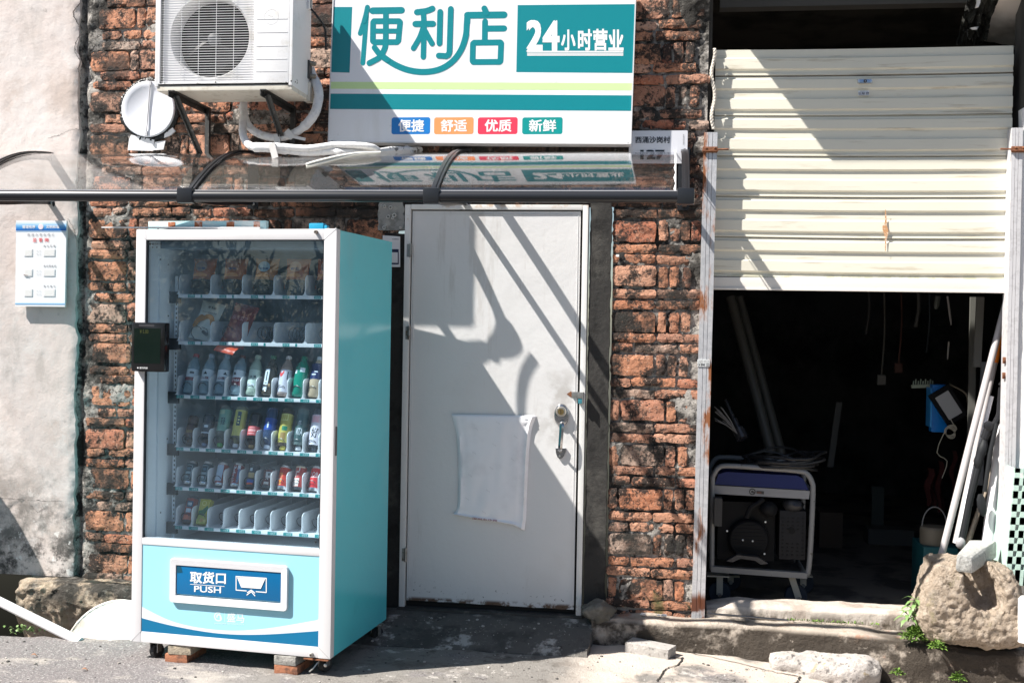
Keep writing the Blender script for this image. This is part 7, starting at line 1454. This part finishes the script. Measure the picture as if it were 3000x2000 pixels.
# white pipe and dish at the left
A, B_ = at(-40, 1742, -.52), at(222, 1872, -.62); b = MB(); b.tube([A + (A - B_) * .4, A, A.lerp(B_, .5), B_ + (B_ - A) * .05], .0235, 16); b.build('white_pipe', plain('white drain pipe', (.76, .75, .76), .4), loc=tuple(B_), label='white plastic drain pipe slanting down at the lower left', category='pipe', kind='thing', smooth=60)
a, b2_ = at(168, 1870, -.50), at(420, 1870, -.50); cxd = .5 * (at(160, 1870, -.5).x + at(470, 1870, -.5).x); zt = at(305, 1762, -.45).z
b = MB(); Rd = .5 * (at(470, 1870, -.5).x - at(160, 1870, -.5).x); M_ = Matrix.Translation((cxd, -.42, zt - Rd * .99)) @ Matrix.Rotation(math.radians(68), 4, 'X')
b.lathe([(Rd * .98, -.014), (Rd, -.004), (Rd, .006), (Rd * .975, .009), (Rd * .955, .004), (Rd * .7, .028), (Rd * .35, .043), (.01, .047)], 44, M_); b.build('white_dish', mk('cream white dish', (.70, .685, .63), .6, ov=[dict(c=(.40, .34, .27), s=9, lo=.44, hi=.6, k=.8, det=9, z=[('Z', -.04, -.14)]), dict(c=(.52, .49, .43), s=5, lo=.56, hi=.7, k=.5, off=3, det=9)]), loc=(cxd, -.45, -.3), label='large cream white round dish leaning in the gully left of the machine', category='dish', kind='thing', smooth=60)
# unseen stand-in drum added outside the frame at left to shadow the plaster
b = MB(); b.lathe([(.19, -.15), (.20, 0), (.20, .5), (.20, .90), (.19, .99), (.15, 1.06), (.08, 1.09), (.02, 1.095)], 30, Matrix.Translation((-2.89, -.29, -.02))); b.build('shadow_drum', plain('added dark blue drum', (.02, .05, .12), .5), loc=(-2.88, -.29, -.17), label='round dark water drum standing just left of the view', category='drum', kind='thing')  # added unseen drum, there only to cast the shadow
# ================================================================ PLANTS
LEAF = mk('young leaf', s2l((120, 160, 90)), .5, rand=('island', [(.12, .22, .06), (.20, .30, .11), (.15, .26, .08), (.26, .36, .16)])); MOSS = mk('moss green', (.10, .19, .02), .8, rand=('island', [(.06, .13, .015), (.12, .22, .03), (.17, .27, .04)]))
def leaf_(b, p, d, L, w, droop=.3, mi=0):
    p, d = Vector(p), Vector(d).normalized(); s_ = d.cross(Vector((0, 0, 1)));  s_ = s_.normalized() if s_.length > .01 else Vector((1, 0, 0)); up = s_.cross(d); v = []; 
    for t, ww, dr_ in ((0, .08, 0), (.3, .85, .04), (.6, 1., .0), (.85, .5, -.16), (1, .02, -.32)):
        c = p + d * L * t + up * L * dr_ * droop * 2
        v += [c - s_ * w * ww / 2 + up * w * .12 * ww, c, c + s_ * w * ww / 2 + up * w * .12 * ww]
    b.add(v, [(3 * i + k, 3 * i + k + 1, 3 * i + 3 + k + 1, 3 * i + 3 + k) for i in range(4) for k in range(2)], mi)
rp = random.Random(9)
pl_ = thing('leafy_weed', 'leafy green weed growing beside the big stone', 'plant', tuple(at(2672, 1815, -.20)))
b = MB(); base = at(2684, 1822, -.20); tops = [at(2682, 1752, -.20), at(2672, 1775, -.21), at(2660, 1800, -.22)]
for tp_ in tops: b.tube(catmull([base, base.lerp(tp_, .5) + Vector((.008, 0, 0)), tp_], 4), .0028, 5)
b.build('stem', plain('weed stem', (.16, .22, .08), .6), pl_)
for k, tp_ in enumerate(tops):
    for i in range(9):
        b = MB(); a = i * 2.4 + k; leaf_(b, tp_ + Vector((0, 0, -.004 * i)), (math.cos(a), math.sin(a) * .8 - .25, .25 - .06 * i), .058 + .012 * rp.random(), .020, .6); b.build('leaf', LEAF, pl_, smooth=80)
def tuft(label, px, py, y, r, n, name='moss_tuft', L=.02):
    q = at(px, py, y); b = MB()
    for i in range(n):
        d = Vector((rp.gauss(0, 1), rp.gauss(0, 1) - .3, abs(rp.gauss(0, 1)))).normalized(); p = q + Vector((d.x * r * rp.random() ** .4, d.y * r * .6 * rp.random() ** .4, d.z * r * rp.random() ** .4)); leaf_(b, p, d + Vector((rp.gauss(0, .5), rp.gauss(0, .5), .2)), L * (.6 + .8 * rp.random()), L * .5, .4)
    b.build(name, MOSS, loc=tuple(q), label=label, category='plant', kind='thing', smooth=80)
tuft('thick bright green tuft between the ledge and the big stone', 2680, 1872, -.24, .062, 420)
tuft('small pale weed at the front foot of the big stone', 2745, 1898, -.33, .03, 70, 'small_weed', .022)
tuft('small green weed in the crack right of the concrete chunk', 2630, 1975, -.42, .024, 70, 'small_weed', .018)
tuft('green weed at the bottom edge below the big stone', 2805, 1992, -.45, .03, 90, 'small_weed', .02)
b = MB()
for i in range(90):
    px = rp.choice((2385, 2400, 2480, 2500, 2450, 2560, 2330)) + rp.gauss(0, 14); q = at(px, 1817, -.03); leaf_(b, (q.x, -.03 - .02 * rp.random(), .0), (rp.gauss(0, .5), rp.gauss(0, .5), .8), .012 + .012 * rp.random(), .006)
b.build('ledge_weeds', MOSS, kind='stuff', smooth=80)
b = MB()
for i in range(60): q = at(40 + rp.gauss(25, 28), 1846 + rp.gauss(0, 6), -.57); leaf_(b, q, (rp.gauss(0, .6), rp.gauss(0, .6), .6), .02, .012)
b.build('gully_weeds', LEAF, kind='stuff', smooth=80)
for px, py, nm in ((90, 1918, 'dry brown leaf lying on the asphalt at the lower left'), (238, 1960, 'small curled dry leaf on the asphalt left of the castor')):
    q = atz(px, py, ground_z(-1.6, -1.0) + .006); b = MB(); leaf_(b, q, (1, .4, .2), .03, .02, .8); b.build('dry_leaf', plain('dry leaf', (.30, .14, .07), .8), loc=tuple(q), label=nm, category='leaf', kind='thing', smooth=80)
# ================================================================ ACROSS THE ROAD (seen in the glass of the machine)
M_TLEAF = mk('far tree leaves', (.05, .085, .03), .7, rand=('island', [(.03, .055, .018), (.06, .10, .03), (.085, .13, .05), (.045, .075, .025)]))
M_BARK = mk('far tree bark', (.16, .12, .09), .9)
rt = random.Random(21)
for k, (x, y, h, lb) in enumerate(((-7.5, -15, 6.2, 'broad leafy tree across the road, mirrored in the machine glass'), (-3.2, -17, 5.2, 'lower round tree across the road facing the machine'), (-12.5, -13, 7.0, 'tall tree across the road far to the left'), (1.8, -18, 5.6, 'leafy tree across the road behind the viewpoint'))):
    t = thing('street_tree', lb, 'tree', (x, y, -.19)); b = MB(); b.tube(catmull([(x, y, -.2), (x + .1, y, h * .3), (x - .1, y + .1, h * .6)], 4), [.2 - .012 * i for i in range(9)], 8)
    for i in range(6): a = i * 1.05; b.tube([(x, y, h * .35 + .1 * i), (x + 1.3 * math.cos(a), y + 1.3 * math.sin(a), h * .62 + .1 * i)], [.08, .03], 6)
    b.build('trunk', M_BARK, t)
    b = MB()
    for c in range(26):
        a, e = rt.uniform(0, 6.28), rt.uniform(-.5, 1); R_ = h * .36; cc_ = Vector((x + R_ * math.cos(a) * math.cos(e), y + R_ * math.sin(a) * math.cos(e), h * .62 + R_ * .8 * math.sin(e)))
        for i in range(70):
            p = cc_ + Vector((rt.gauss(0, .42), rt.gauss(0, .42), rt.gauss(0, .36))); d = Vector((rt.gauss(0, 1), rt.gauss(0, 1), rt.gauss(0, 1))).normalized(); s_ = d.cross(Vector((.3, .2, 1))).normalized(); L = .16 + .12 * rt.random()
            b.add([p, p + d * L * .5 + s_ * L * .28, p + d * L, p + d * L * .5 - s_ * L * .28], [(0, 1, 2, 3)])
    b.build('crown', M_TLEAF, t, smooth=0)
b = MB(); 
for i in range(16000):
    x = rt.uniform(-17, 6); y = -15 + rt.gauss(0, .8); z = rt.random() ** 1.2 * (2.9 + .5 * math.sin(x * .9) + .3 * math.sin(x * 2.3)) - .15; p = Vector((x, y, z)); d = Vector((rt.gauss(0, .6), rt.gauss(0, .6), abs(rt.gauss(0, 1)))).normalized(); s_ = d.cross(Vector((1, .3, .1))).normalized(); L = .16 + .34 * rt.random(); b.add([p, p + d * L * .5 + s_ * L * .10, p + d * L, p + d * L * .5 - s_ * L * .10], [(0, 1, 2, 3)])
b.build('roadside_undergrowth', M_TLEAF, kind='stuff', smooth=0)
